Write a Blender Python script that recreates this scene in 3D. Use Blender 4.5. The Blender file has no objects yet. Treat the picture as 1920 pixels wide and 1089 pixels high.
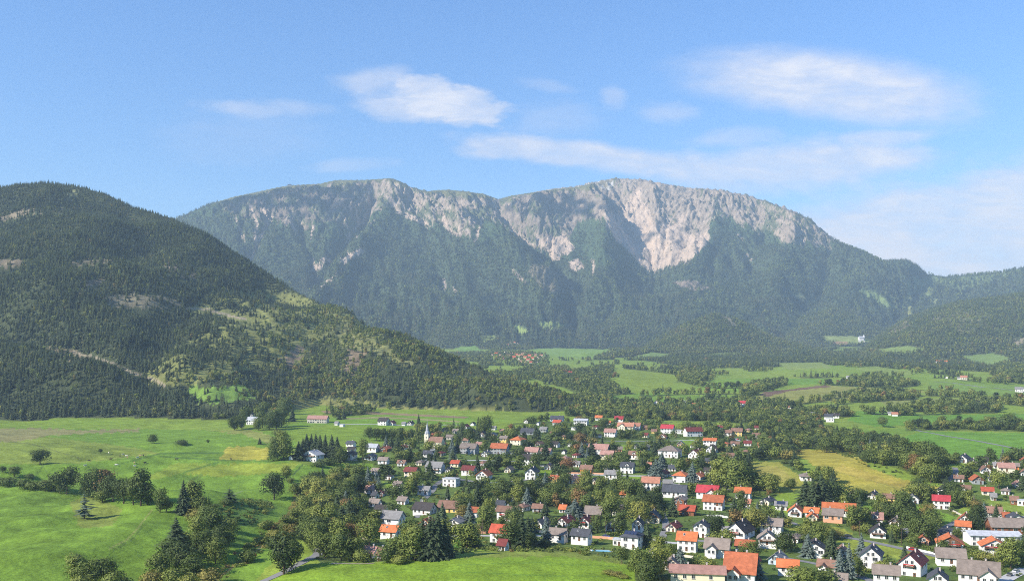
import bpy, bmesh, math, random
import numpy as np
from mathutils import Vector

# ------------------------------------------------------------------ camera, sky, sun, exposure
F, HOR, CX, ZC = 1800.0, 650.0, 960.0, 100.0
S = bpy.context.scene
COL = S.collection
S.view_settings.view_transform = 'Standard'
S.view_settings.look = 'None'
S.view_settings.gamma = 1.0
S.view_settings.exposure = 0.74
cam = bpy.data.cameras.new('camera')
cam.lens = 36.0 * F / 1920.0
cam.sensor_width = 36.0
cam.shift_y = (HOR - 544.5) / 1920.0
cam.clip_start = 1.0
cam.clip_end = 60000.0
camo = bpy.data.objects.new('camera', cam)
camo.location = (0, 0, ZC)
camo.rotation_euler = (math.radians(90), 0, 0)
COL.objects.link(camo)
S.camera = camo

SUN_EL, SUN_BEHIND = 33.0, 27.0          # degrees above horizon; degrees behind the camera's left
el, az = math.radians(SUN_EL), math.radians(SUN_BEHIND)
SUNV = Vector((-math.cos(el) * math.cos(az), -math.cos(el) * math.sin(az), math.sin(el)))
sun = bpy.data.lights.new('sun', 'SUN')
sun.energy = 5.0
sun.angle = math.radians(0.5)
sun.color = (1.0, 0.93, 0.82)
suno = bpy.data.objects.new('sun', sun)
suno.rotation_euler = SUNV.to_track_quat('Z', 'Y').to_euler()
suno.location = (0, 0, 3000)
COL.objects.link(suno)

S.render.engine = 'CYCLES'
S.cycles.use_denoising = False
S.cycles.pixel_filter_type = 'BLACKMAN_HARRIS'
S.cycles.filter_width = 1.0
S.cycles.max_bounces = 5
S.cycles.diffuse_bounces = 2
S.cycles.glossy_bounces = 1
S.cycles.transmission_bounces = 2
S.cycles.transparent_max_bounces = 4
S.cycles.volume_bounces = 0
S.cycles.use_adaptive_sampling = False
S.cycles.adaptive_threshold = 0.01


class NT:
    """small helper to write node trees"""
    def __init__(self, tree):
        self.t = tree
        self.n = tree.nodes
        self.l = tree.links

    def node(self, kind, **kw):
        nd = self.n.new(kind)
        for k, v in kw.items():
            setattr(nd, k, v)
        return nd

    def put(self, sock, v):
        if isinstance(v, bpy.types.NodeSocket):
            self.l.new(v, sock)
        else:
            sock.default_value = v

    def math(self, op, a, b=0.0, c=None, clamp=False):
        nd = self.node('ShaderNodeMath', operation=op, use_clamp=clamp)
        self.put(nd.inputs[0], a)
        self.put(nd.inputs[1], b)
        if c is not None:
            self.put(nd.inputs[2], c)
        return nd.outputs[0]

    def noise(self, vec, scale, detail=4.0, rough=0.55, dist=0.0, lac=2.0):
        nd = self.node('ShaderNodeTexNoise')
        self.put(nd.inputs['Vector'], vec)
        nd.inputs['Scale'].default_value = scale
        nd.inputs['Detail'].default_value = detail
        nd.inputs['Roughness'].default_value = rough
        nd.inputs['Distortion'].default_value = dist
        nd.inputs['Lacunarity'].default_value = lac
        return nd.outputs['Fac']

    def mix(self, fac, a, b, mode='MIX'):
        nd = self.node('ShaderNodeMix', data_type='RGBA', blend_type=mode)
        self.put(nd.inputs[0], fac)
        self.put(nd.inputs[6], a)
        self.put(nd.inputs[7], b)
        return nd.outputs[2]

    def rng(self, v, a, b, c, d, smooth=False):
        nd = self.node('ShaderNodeMapRange')
        if smooth:
            nd.interpolation_type = 'SMOOTHSTEP'
        self.put(nd.inputs[0], v)
        for i, x in enumerate((a, b, c, d)):
            nd.inputs[i + 1].default_value = x
        return nd.outputs[0]


world = bpy.data.worlds.new('World')
S.world = world
world.use_nodes = True
W = NT(world.node_tree)
W.n.clear()


def build_world():
    out = W.node('ShaderNodeOutputWorld')
    bg = W.node('ShaderNodeBackground')
    W.l.new(bg.outputs[0], out.inputs[0])
    sky = W.node('ShaderNodeTexSky', sky_type='NISHITA')
    sky.sun_disc = False
    sky.sun_elevation = el
    sky.sun_rotation = math.atan2(SUNV.x, SUNV.y)
    sky.altitude = 600.0
    sky.air_density = 1.0
    sky.dust_density = 0.3
    sky.ozone_density = 2.5
    bg.inputs['Strength'].default_value = 0.09
    tc = W.node('ShaderNodeTexCoord')
    sep = W.node('ShaderNodeSeparateXYZ')
    W.l.new(tc.outputs['Generated'], sep.inputs[0])
    dx, dy, dz = sep.outputs
    # deepen the blue of the clear autumn sky above the ridges
    zc = W.math('MAXIMUM', dz, 0.0)
    tint = W.mix(W.rng(zc, 0.0, 0.36, 0.0, 1.0), (0.82, 0.99, 1.16, 1), (0.78, 1.12, 1.48, 1))
    col = W.mix(1.0, sky.outputs[0], tint, 'MULTIPLY')
    # clouds: bodies laid out by bearing and elevation in front of the mountain
    dys = W.math('MAXIMUM', dy, 0.05)
    u = W.math('DIVIDE', dx, dys)
    v = W.math('DIVIDE', dz, dys)
    comb = W.node('ShaderNodeCombineXYZ')
    W.l.new(u, comb.inputs[0])
    W.l.new(W.math('MULTIPLY', v, 2.3), comb.inputs[1])
    P = comb.outputs[0]
    n1 = W.noise(P, 9.0, 8.0, 0.62, 0.4)
    n2 = W.noise(P, 30.0, 6.0, 0.6, 0.2)
    n3 = W.noise(P, 3.2, 5.0, 0.6, 0.6)
    c2 = W.node('ShaderNodeCombineXYZ')
    W.l.new(W.math('ADD', u, W.math('MULTIPLY', v, 1.2)), c2.inputs[0])
    W.l.new(W.math('MULTIPLY', v, 5.0), c2.inputs[1])
    n4 = W.noise(c2.outputs[0], 14.0, 8.0, 0.66, 0.5)
    warp = W.math('MULTIPLY', W.math('SUBTRACT', n1, 0.5), 0.10)
    warp2 = W.math('MULTIPLY', W.math('SUBTRACT', n3, 0.5), 0.05)

    def body(px, py, rx, ry, tilt, strength, edge=0.0, wamp=1.0, sharp=(0.15, 0.75)):
        uc, vc = (px - CX) / F, (HOR - py) / F
        a = W.math('SUBTRACT', W.math('ADD', u, W.math('MULTIPLY', warp, wamp)), uc)
        b = W.math('SUBTRACT', W.math('ADD', v, W.math('MULTIPLY', warp2, wamp)), vc)
        t = math.radians(tilt)
        c_, s_ = math.cos(t), math.sin(t)
        aa = W.math('ADD', W.math('MULTIPLY', a, c_), W.math('MULTIPLY', b, s_))
        bb = W.math('SUBTRACT', W.math('MULTIPLY', b, c_), W.math('MULTIPLY', a, s_))
        aa = W.math('DIVIDE', aa, rx * 1.35 / F)
        bb = W.math('DIVIDE', bb, ry * 1.95 / F)
        r2 = W.math('ADD', W.math('MULTIPLY', aa, aa), W.math('MULTIPLY', bb, bb))
        m = W.math('SUBTRACT', 1.0, W.math('SQRT', r2))
        m = W.math('ADD', m, W.math('MULTIPLY', W.math('SUBTRACT', n2, 0.5), edge))
        m = W.rng(m, sharp[0] - 0.15, sharp[1] * 0.85, 0.0, min(0.97, strength * 1.2), True)
        return m

    bodies = [
        # px, py, rx, ry, tilt, strength, edge, wamp, sharp
        (846, 196, 92, 22, -9, 0.85, 0.8, 0.3, (0.15, 0.45)),
        (805, 168, 48, 17, -12, 0.7, 0.9, 0.3, (0.10, 0.40)),
        (745, 205, 60, 14, 0, 0.45, 0.9, 0.4, (0.10, 0.6)),
        (700, 148, 75, 16, 8, 0.45, 0.7, 0.5, (0.15, 0.8)),
        (740, 190, 80, 24, -6, 0.30, 0.7, 0.6, (0.15, 0.8)),
        (500, 206, 120, 11, -2, 0.34, 0.7, 0.6, (0.15, 0.9)),
        (1550, 158, 250, 40, -5, 0.80, 0.25, 0.3, (0.12, 0.75)),
        (1640, 190, 180, 34, -7, 0.42, 0.35, 0.4, (0.12, 0.8)),
        (1085, 289, 210, 17, -7, 0.72, 0.5, 0.35, (0.15, 0.7)),
        (945, 276, 80, 14, 2, 0.60, 0.5, 0.3, (0.15, 0.7)),
        (1290, 318, 150, 20, -6, 0.42, 0.5, 0.5, (0.15, 0.8)),
        (1500, 316, 240, 34, 4, 0.75, 0.5, 0.5, (0.15, 0.8)),
        (1640, 296, 130, 14, 1, 0.55, 0.4, 0.4, (0.15, 0.8)),
        (1760, 470, 330, 70, 4, 0.90, 0.35, 0.4, (0.04, 0.55)),
        (1800, 405, 280, 40, 12, 0.80, 0.4, 0.5, (0.08, 0.65)),
        (1900, 370, 160, 22, 10, 0.50, 0.5, 0.5, (0.12, 0.8)),
        (1150, 183, 28, 16, 0, 0.30, 0.8, 0.3, (0.15, 0.9)),
        (1255, 213, 56, 14, 0, 0.38, 0.8, 0.4, (0.15, 0.9)),
        (1380, 260, 90, 12, 4, 0.34, 0.6, 0.4, (0.15, 0.9)),
        (1660, 260, 90, 10, 3, 0.50, 0.4, 0.3, (0.15, 0.8)),
        (1045, 222, 80, 24, 0, 0.20, 0.8, 0.5, (0.15, 0.9)),
        (660, 310, 80, 9, 3, 0.26, 0.8, 0.4, (0.15, 0.9)),
        (1020, 160, 60, 9, -8, 0.22, 0.9, 0.4, (0.15, 0.9)),
        (1900, 330, 100, 12, 2, 0.25, 0.6, 0.4, (0.15, 0.9)),
        (450, 260, 160, 40, 4, 0.12, 0.7, 0.5, (0.15, 0.9)),
        (2300, 300, 420, 60, 4, 0.6, 0.6, 0.8, (0.15, 0.9)),
        (-500, 240, 420, 60, 4, 0.5, 0.6, 0.8, (0.15, 0.9)),
    ]
    inv = 1.0
    for bdy in bodies:
        m = body(*bdy)
        inv = W.math('MULTIPLY', inv, W.math('SUBTRACT', 1.0, m))
    dens = W.math('SUBTRACT', 1.0, inv)
    wisps = W.rng(W.math('ADD', W.math('MULTIPLY', n1, 0.6), W.math('MULTIPLY', n4, 0.4)), 0.36, 0.64, 0.58, 1.12)
    dens = W.math('MULTIPLY', dens, wisps, clamp=True)
    dens = W.math('MULTIPLY', dens, W.rng(dy, 0.02, 0.3, 0.0, 1.0))
    # a thin veil low over the far ridges
    veil = W.rng(v, 0.015, 0.19, 0.62, 0.0, True)
    veil = W.math('MULTIPLY', veil, W.rng(u, -0.25, 0.45, 0.35, 1.0))
    col = W.mix(veil, col, (5.0, 5.9, 7.3, 1))
    ccol = W.mix(W.rng(n2, 0.3, 0.7, 0.0, 1.0), (4.9, 5.2, 6.2, 1), (5.9, 5.9, 6.5, 1))
    top = W.rng(dens, 0.75, 0.98, 0.0, 1.0)
    ccol = W.mix(W.math('MULTIPLY', top, 0.55), ccol, (6.7, 6.6, 6.9, 1))
    col = W.mix(dens, col, ccol)
    W.l.new(col, bg.inputs['Color'])


build_world()

# ------------------------------------------------------------------ numeric helpers
RS = np.random.RandomState(7)
_perm = RS.permutation(1024)
_perm = np.concatenate([_perm, _perm])
_ga = RS.rand(1024) * 2 * np.pi
_gx, _gy = np.cos(_ga), np.sin(_ga)


def perlin(x, y):
    xi = np.floor(x).astype(np.int64)
    yi = np.floor(y).astype(np.int64)
    xf, yf = x - xi, y - yi
    u = xf * xf * xf * (xf * (xf * 6 - 15) + 10)
    v = yf * yf * yf * (yf * (yf * 6 - 15) + 10)

    def g(ix, iy, fx, fy):
        h = _perm[_perm[ix & 1023] + (iy & 1023)]
        return _gx[h] * fx + _gy[h] * fy
    a = g(xi, yi, xf, yf)
    b = g(xi + 1, yi, xf - 1, yf)
    c = g(xi, yi + 1, xf, yf - 1)
    d = g(xi + 1, yi + 1, xf - 1, yf - 1)
    return (a + u * (b - a) + v * ((c + u * (d - c)) - (a + u * (b - a)))) * 1.5


def fbm(x, y, octs=4, gain=0.5, lac=2.03):
    s, a, f = 0.0, 1.0, 1.0
    for i in range(octs):
        s = s + a * perlin(x * f + 17.3 * i, y * f + 9.1 * i)
        a *= gain
        f *= lac
    return s


def ridged(x, y, octs=4, gain=0.5):
    s, a, f = 0.0, 1.0, 1.0
    for i in range(octs):
        s = s + a * (1.0 - 2.0 * np.abs(perlin(x * f + 31.7 * i, y * f + 5.9 * i)))
        a *= gain
        f *= 2.03
    return s


def sstep(a, b, x):
    t = np.clip((x - a) / (b - a), 0, 1)
    return t * t * (3 - 2 * t)


def dist_poly(x, y, pts):
    """distance of points to a polyline"""
    d = np.full(np.shape(x), 1e9)
    for (x0, y0), (x1, y1) in zip(pts[:-1], pts[1:]):
        dx, dy = x1 - x0, y1 - y0
        L = dx * dx + dy * dy + 1e-9
        t = np.clip(((x - x0) * dx + (y - y0) * dy) / L, 0, 1)
        d = np.minimum(d, np.hypot(x - x0 - t * dx, y - y0 - t * dy))
    return d


def inside(x, y, poly):
    x, y = np.asarray(x, float), np.asarray(y, float)
    r = np.zeros(x.shape, bool)
    xs, ys = [p[0] for p in poly], [p[1] for p in poly]
    m = (x >= min(xs)) & (x <= max(xs)) & (y >= min(ys)) & (y <= max(ys))
    if not m.any():
        return r
    xm, ym = x[m], y[m]
    c = np.zeros(xm.shape, bool)
    n = len(poly)
    for i in range(n):
        x0, y0 = poly[i]
        x1, y1 = poly[(i + 1) % n]
        if y0 == y1:
            continue
        k = ((y0 > ym) != (y1 > ym)) & (xm < (x1 - x0) * (ym - y0) / (y1 - y0) + x0)
        c ^= k
    r[m] = c
    return r


def itp(x, pts):
    return np.interp(x, [p[0] for p in pts], [p[1] for p in pts])


# ------------------------------------------------------------------ the lie of the land
def valley(px, Y):
    X = (px - CX) / F * Y
    v = itp(Y, [(0, 97), (15, 94), (60, 62), (200, 24), (330, 8), (450, 1), (600, 0), (900, 2), (1300, 8), (1800, 20),
                (2500, 38), (3500, 60), (4500, 86), (5500, 118), (6500, 190), (12000, 300)])
    am = sstep(350, 1200, Y)
    v = v + 2.0 * fbm(X / 170.0, Y / 170.0, 3) * (0.35 + am) + 7.0 * fbm(X / 800.0 + 3, Y / 800.0, 2) * am
    # swells: pasture at the lower left, lawn in front, hay field on the right
    v = v + 13 * np.exp(-(((X + 215) / 130) ** 2 + ((Y - 470) / 95) ** 2))
    v = v + 7 * np.exp(-(((X + 330) / 200) ** 2 + ((Y - 820) / 120) ** 2))
    v = v + 9 * np.exp(-(((X + 10) / 110) ** 2 + ((Y - 395) / 60) ** 2))
    v = v + 12 * np.exp(-(((X - 295) / 120) ** 2 + ((Y - 745) / 90) ** 2))
    v = v + sstep(-20, -80, X) * sstep(330, 400, Y) * sstep(1100, 850, Y) * (4.8 * fbm(X / 75.0 + 5, Y / 60.0, 2) + 0.35 * fbm(X / 9.0, Y / 7.0, 2))
    v = v + 8 * np.exp(-(((X + 200) / 70) ** 2 + ((Y - 560) / 40) ** 2))
    v = v - 5 * np.exp(-(((X + 125) / 35) ** 2 + ((Y - 560) / 140) ** 2))
    return v


H_RIDGE = [(-3000, 300), (-600, 330), (-200, 352), (0, 352), (40, 346), (90, 343), (160, 352), (200, 364), (240, 384),
           (330, 413), (400, 448), (480, 499), (560, 550), (640, 588), (720, 625), (800, 659), (900, 693),
           (1000, 722), (1060, 738), (1110, 757), (1150, 772), (1200, 800)]
H_RY = [(-3000, 3000), (0, 2700), (330, 2500), (480, 2350), (640, 2100), (800, 1800), (900, 1650), (1000, 1520),
        (1060, 1460), (1110, 1430), (1150, 1400), (1200, 1390)]
H_BY = [(-3000, 1250), (0, 1230), (200, 1240), (440, 1215), (500, 1290), (600, 1440), (700, 1400), (900, 1340),
        (1100, 1345), (1150, 1370), (1200, 1385)]


def left_hill(px, Y, V):
    X = (px - CX) / F * Y
    yr, yb = itp(px, H_RY), itp(px, H_BY)
    zr = ZC + (HOR - itp(px, H_RIDGE)) * yr / F
    t = (Y - yb) / (yr - yb)
    tc = np.clip(t, 0, 1)
    P = np.where(tc < 1, tc * (0.80 + 0.20 * tc), 1)
    h = V + (zr - V) * P
    h = np.where(t > 1, zr - (Y - yr) * 0.38, h)
    h = np.where(t < 0, -500, h)
    k = sstep(0, 0.12, tc) * (1 - sstep(0.9, 1.0, tc)) * sstep(1150, 900, px)
    h = h + k * (34 * fbm(X / 420, Y / 420, 3) + 16 * ridged(X / 150, Y / 210, 3) * 0.6)
    h = h + sstep(0, 0.05, tc) * 2.5 * fbm(X / 45, Y / 45, 2)
    d = dist_poly(px, Y / 3.0, [(-200, 600), (140, 503), (300, 453), (360, 430)])
    h = h - 26 * np.exp(-(d / 26) ** 2) * (t > 0) * k
    d = dist_poly(px, Y / 3.0, [(-300, 515), (0, 473), (200, 448), (330, 430)])
    h = h + 20 * np.exp(-(d / 24) ** 2) * (t > 0) * k
    # broad shoulder and hollow below the clearing
    d = dist_poly(px, Y / 4.0, [(560, 560), (430, 500), (330, 430), (290, 380)])
    h = h - 30 * np.exp(-(d / 40) ** 2) * k
    return h, t


M_RIDGE = [(-3000, 480), (-600, 470), (0, 455), (250, 440), (340, 405), (400, 380), (440, 368), (480, 360), (520, 351),
           (545, 347), (600, 344), (630, 337), (680, 337), (732, 334), (750, 339), (770, 350), (800, 358), (840, 355),
           (880, 359), (910, 364), (935, 373), (960, 366), (1000, 360), (1020, 356), (1040, 353), (1080, 350),
           (1110, 342), (1150, 334), (1200, 336), (1250, 345), (1300, 353), (1345, 356), (1400, 366), (1450, 382),
           (1490, 397), (1520, 412), (1540, 430), (1575, 456), (1620, 473), (1655, 490), (1680, 487), (1700, 487),
           (1720, 497), (1738, 513), (1775, 519), (1830, 514), (1880, 510), (1920, 500), (2050, 480), (2600, 440),
           (5000, 430)]
M_RY = [(-3000, 7000), (340, 6800), (600, 7000), (735, 7100), (935, 7100), (1010, 7300), (1060, 7600), (1150, 7700),
        (1300, 7550), (1450, 7350), (1540, 7100), (1620, 6900), (1700, 6950), (1740, 7100), (1830, 7300),
        (1920, 7100), (2600, 6800), (5000, 6800)]
M_BY = [(-3000, 4700), (300, 4600), (700, 4350), (950, 4500), (1150, 4600), (1400, 4850), (1600, 5000), (1800, 5000),
        (2200, 4800), (5000, 4800)]
RAVINES = [  # polyline in bearing/elevation units, width, depth (+ is a spur)
    ([(705, 378), (680, 420), (640, 470), (612, 515), (592, 560)], 13, -150),
    ([(560, 425), (580, 480), (594, 545)], 9, -80),
    ([(520, 405), (490, 455), (462, 510)], 8, -70),
    ([(440, 385), (455, 430), (450, 480)], 7, -50),
    ([(620, 400), (600, 450), (590, 500)], 9, -40),
    ([(735, 345), (765, 400), (830, 435), (900, 470), (970, 515), (1030, 570)], 34, 120),
    ([(740, 395), (700, 450), (660, 500), (615, 560), (575, 610)], 22, 95),
    ([(850, 365), (860, 400), (880, 440), (900, 460)], 10, -60),
    ([(935, 385), (960, 430), (1005, 468), (1050, 505), (1085, 545)], 15, -125),
    ([(1000, 365), (1010, 400), (1000, 430)], 14, 60),
    ([(1045, 362), (1090, 375), (1120, 420), (1135, 470), (1140, 510)], 22, 150),
    ([(1160, 365), (1185, 415), (1212, 460), (1228, 505)], 40, -130),
    ([(1330, 375), (1338, 420), (1335, 455), (1300, 500)], 20, 95),
    ([(1215, 360), (1235, 400), (1225, 430)], 10, 60),
    ([(1420, 400), (1430, 450), (1400, 520)], 18, -50),
    ([(1480, 420), (1480, 480), (1450, 560)], 24, 70),
    ([(1560, 470), (1540, 540), (1500, 600)], 20, -70),
    ([(1740, 516), (1705, 570), (1660, 615), (1640, 640)], 26, -110),
    ([(1150, 520), (1180, 560), (1210, 600)], 20, -70),
    ([(1060, 560), (1080, 600), (1080, 630)], 16, -70),
    ([(760, 560), (850, 590), (900, 625)], 20, 50),
    ([(820, 500), (840, 550), (880, 600)], 14, -45),
]


SHEAR = [(380, 0.2), (520, 0.35), (600, 0.0), (700, 0.5), (780, -0.8), (880, -0.3), (940, -0.5), (1040, 0.35), (1100, -0.4), (1200, -0.3),
         (1260, 0.5), (1320, 0.6), (1370, -0.6), (1560, -0.9), (1700, -0.6)]


def mountain(px, Y, V):
    X = (px - CX) / F * Y
    yr, yb = itp(px, M_RY), itp(px, M_BY)
    zr = ZC + (HOR - itp(px, M_RIDGE)) * yr / F
    t = (Y - yb) / (yr - yb)
    tc = np.clip(t, 0, 1)
    P = itp(tc, [(0, 0), (0.1, 0.04), (0.2, 0.10), (0.4, 0.26), (0.6, 0.47), (0.8, 0.73), (0.93, 0.93), (1, 1)])
    h = V + (zr - V) * P
    pyn = HOR - F * (h - ZC) / np.maximum(Y, 1)
    wx = px + 9 * fbm(px / 60.0, pyn / 60.0, 2)
    wy = pyn + 9 * fbm(px / 60.0 + 40, pyn / 60.0, 2)
    act = (t > -0.05) & (t < 1.05)
    k = sstep(0.0, 0.10, tc) * (1 - 0.92 * sstep(0.88, 1.0, tc))
    for pts, w, dep in RAVINES:
        xs = [p[0] for p in pts]
        m = act & (px > min(xs) - 4 * w) & (px < max(xs) + 4 * w)
        d = dist_poly(wx[m], wy[m], pts)
        h[m] += dep * k[m] * np.exp(-(d / w) ** 2) if dep > 0 else dep * k[m] * np.exp(-np.abs(d / w) ** 1.3)
    # gullies that run down the fall line, broad below and torn above
    up = sstep(0.45, 0.85, tc)
    scree = np.zeros(px.shape)
    scree[act] = inside(px[act], pyn[act], [(1128, 400), (1160, 405), (1200, 380), (1225, 415), (1262, 418), (1290, 398), (1280, 430), (1330, 440), (1320, 460), (1260, 492), (1228, 506), (1195, 490), (1155, 452)])
    calm = 1.0 - 0.78 * scree
    cx_ = wx + itp(px, SHEAR) * (pyn - 400)
    g1 = ridged(cx_ / 46.0, tc * 4.5 + wx / 300.0, 3)
    g2 = 0.6 * ridged(cx_ / 17.0 + 3, tc * 24.0 + wx / 40.0, 4, 0.62) + 0.6 * fbm(px / 11.0 + 7, pyn / 9.0, 4, 0.62)
    g3 = fbm(cx_ / 6.0, pyn / 7.0, 3, 0.6)
    h = h + k * act * ((34 + 12 * up) * g1 * 0.6 + (10 + 34 * up) * g2 * 0.5 * calm + (3 + 18 * up) * g3 * calm)
    h = h + k * act * (62 * fbm(X / 900.0, Y / 700.0, 3) + 26 * ridged(X / 330.0, Y / 420.0, 3))
    # no shoulder may stand above the crest line behind it
    lim = ZC + (HOR - (itp(px, M_RIDGE) + 0.5 + 14 * (1 - tc))) * Y / F
    over = h - lim
    h = np.where(act & (over > -15), lim - 15 + 15 * np.tanh((over + 15) / 15.0) , h)
    # torn crest
    e = sstep(0.9, 1.0, tc) * act * sstep(1020, 1100, px) * sstep(1600, 1540, px)
    h = h + e * (15 * fbm(px / 9.0, tc * 8, 4, 0.6) + 6 * ridged(px / 24.0, tc * 4, 2))
    e = sstep(0.9, 1.0, tc) * act * sstep(700, 740, px) * sstep(960, 900, px)
    h = h + e * 11 * fbm(px / 9.0, tc * 8, 4, 0.6)
    h = np.where(t > 1, zr - (Y - yr) * 0.45, h)
    h = np.where(t < 0, -500, h)
    return h, t


def cone_hill(px, Y, V, sil, yr, yb, back=0.35, amp=10.0, seed=0.0):
    X = (px - CX) / F * Y
    zr = ZC + (HOR - itp(px, sil)) * yr / F
    t = (Y - yb) / (yr - yb)
    tc = np.clip(t, 0, 1)
    h = V + (zr - V) * (tc * (1.25 - 0.25 * tc))
    h = np.where(t > 1, zr - (Y - yr) * back, h)
    h = np.where(t < 0, -500, h)
    xa, xb = sil[0][0], sil[-1][0]
    h = np.where((px < xa) | (px > xb), -500, h)
    return h + amp * sstep(0, 0.2, tc) * fbm(X / 190 + seed, Y / 190, 3), t


HILLS = [
    ([(1180, 668), (1230, 640), (1290, 605), (1320, 594), (1340, 589), (1370, 593), (1400, 606), (1450, 634), (1520, 655), (1580, 668)], 4200, 3650),
    ([(1610, 668), (1640, 636), (1680, 612), (1705, 598), (1740, 582), (1780, 570), (1800, 566), (1850, 560), (1920, 552), (2000, 535), (2200, 500), (3000, 450), (5000, 440)], 4600, 3150),
    ([(1000, 672), (1100, 664), (1200, 655), (1350, 655), (1500, 658), (1640, 672), (1700, 684)], 3700, 3450),
    ([(700, 650), (780, 615), (830, 590), (880, 600), (950, 630), (1000, 652)], 4900, 4400),
    ([(1040, 645), (1100, 606), (1180, 582), (1250, 594), (1330, 622), (1400, 648)], 5300, 4700),
    ([(1430, 648), (1500, 598), (1560, 580), (1620, 596), (1670, 630)], 5400, 4800),
    ([(830, 645), (880, 600), (920, 584), (960, 600), (985, 640)], 5300, 4800),
    ([(1640, 700), (1720, 685), (1800, 672), (1880, 664), (1960, 650), (2300, 640), (5000, 640)], 3300, 2950),
]

cols = np.concatenate([np.linspace(-3600, -420, 40), np.linspace(-400, -42, 60), np.arange(-40, 1962, 1.9), np.linspace(1966, 2320, 60), np.linspace(2340, 5600, 40)])
rows = [40, 80, 120, 170, 220, 260, 300]
y_ = 320.0
while y_ < 1000:
    rows.append(y_)
    y_ *= 1.0042
while y_ < 3000:
    rows.append(y_)
    y_ += 6.5 if y_ < 2750 else 14
while y_ < 4600:
    rows.append(y_)
    y_ += 16
while y_ < 7900:
    rows.append(y_)
    y_ += 7.5
while y_ < 8950:
    rows.append(y_)
    y_ += 120
rows = np.array(rows)
PX, YY = np.meshgrid(cols, rows)
XX = (PX - CX) / F * YY
Vg = valley(PX, YY)
Hg = Vg.copy()
REG = np.zeros(PX.shape, np.int8)           # 0 valley, 1 left hill, 2 mountain, 3.. hills
lh, lt = left_hill(PX, YY, Vg)
m = lh > Hg
Hg[m] = lh[m]
REG[m] = 1
mh, mt = mountain(PX, YY, Vg)
m = mh > Hg
Hg[m] = mh[m]
REG[m] = 2
for i, (sil, yr, yb) in enumerate(HILLS):
    hh, ht = cone_hill(PX, YY, Vg, sil, yr, yb, amp=8.0, seed=i * 7.7)
    m = hh > Hg
    Hg[m] = hh[m]
    REG[m] = 3 + i
PYg = HOR - F * (Hg - ZC) / YY


def bil(arr, X, Y):
    """value of a grid array at world X, Y"""
    px = CX + F * X / np.maximum(Y, 1e-6)
    ci = np.clip(np.searchsorted(cols, px) - 1, 0, len(cols) - 2)
    ri = np.clip(np.searchsorted(rows, Y) - 1, 0, len(rows) - 2)
    fx = np.clip((px - cols[ci]) / (cols[ci + 1] - cols[ci]), 0, 1)
    fy = np.clip((Y - rows[ri]) / (rows[ri + 1] - rows[ri]), 0, 1)
    a = arr[ri, ci] * (1 - fx) + arr[ri, ci + 1] * fx
    b = arr[ri + 1, ci] * (1 - fx) + arr[ri + 1, ci + 1] * fx
    return a * (1 - fy) + b * fy


def nearest(arr, X, Y):
    px = CX + F * X / np.maximum(Y, 1e-6)
    ci = np.clip(np.searchsorted(cols, px) - 1, 0, len(cols) - 2)
    ri = np.clip(np.searchsorted(rows, Y) - 1, 0, len(rows) - 2)
    return arr[ri, ci]


def gz(X, Y):
    return float(bil(Hg, np.array([X], float), np.array([Y], float))[0])


def at(px, py):
    """the ground point seen at a bearing/elevation"""
    ci = int(np.clip(np.searchsorted(cols, px) - 1, 0, len(cols) - 2))
    fx = (px - cols[ci]) / (cols[ci + 1] - cols[ci])
    prof = PYg[:, ci] * (1 - fx) + PYg[:, ci + 1] * fx
    k = np.nonzero(prof[10:] <= py)[0]
    k = int(k[0]) + 10 if len(k) else len(rows) - 1
    a, b = prof[k - 1], prof[k]
    f = 0.0 if a == b else float(np.clip((a - py) / (a - b), 0, 1))
    Y = rows[k - 1] * (1 - f) + rows[k] * f
    X = (px - CX) / F * Y
    return X, Y, gz(X, Y)

# ------------------------------------------------------------------ what covers the ground
GRASS = np.array((0.185, 0.255, 0.034))
GRASS2 = np.array((0.185, 0.245, 0.042))
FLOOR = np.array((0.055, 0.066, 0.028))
RGBg = np.zeros(PX.shape + (3,))
n_a = fbm(XX / 60.0, YY / 60.0, 3)
n_b = fbm(XX / 14.0, YY / 14.0, 2)
n_c = fbm(XX / 260.0 + 9, YY / 260.0, 3)
RGBg[:] = GRASS
RGBg += (n_a * 0.12)[..., None] * np.array((0.10, 0.05, 0.01)) + (n_c * 0.30)[..., None] * np.array((0.07, 0.03, 0.015))
DC = np.zeros(PX.shape)      # chance of a conifer
DB = np.zeros(PX.shape)      # chance of a broadleaf tree


SOFT1, SOFT2 = fbm(PX / 9.0, PYg / 5.0, 2), fbm(PX / 9.0 + 50, PYg / 5.0, 2)


def paint(poly, rgb, soft=None, region=None, var=0.0, amount=1.0):
    pa = np.array(poly)
    bb = (PX > pa[:, 0].min() - 12) & (PX < pa[:, 0].max() + 12) & (PYg > pa[:, 1].min() - 8) & (PYg < pa[:, 1].max() + 8)
    mk = np.zeros(PX.shape, bool)
    sf = soft or 0.0
    mk[bb] = inside(PX[bb] + sf * SOFT1[bb], PYg[bb] + 0.5 * sf * SOFT2[bb], poly)
    if region is not None:
        mk &= np.isin(REG, region)
    c = np.array(rgb)
    if rgb[1] > 0.225 and region == [0] or region is None and rgb[1] > 0.225:
        c = c * np.array((1.14 if rgb[0] < 0.2 else 1.05, 1.0, 1.0))
    RGBg[mk] = RGBg[mk] * (1 - amount) + (c + var * n_b[mk][:, None] * c + 0.5 * var * n_a[mk][:, None] * c) * amount
    return mk


V0 = REG == 0
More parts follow.
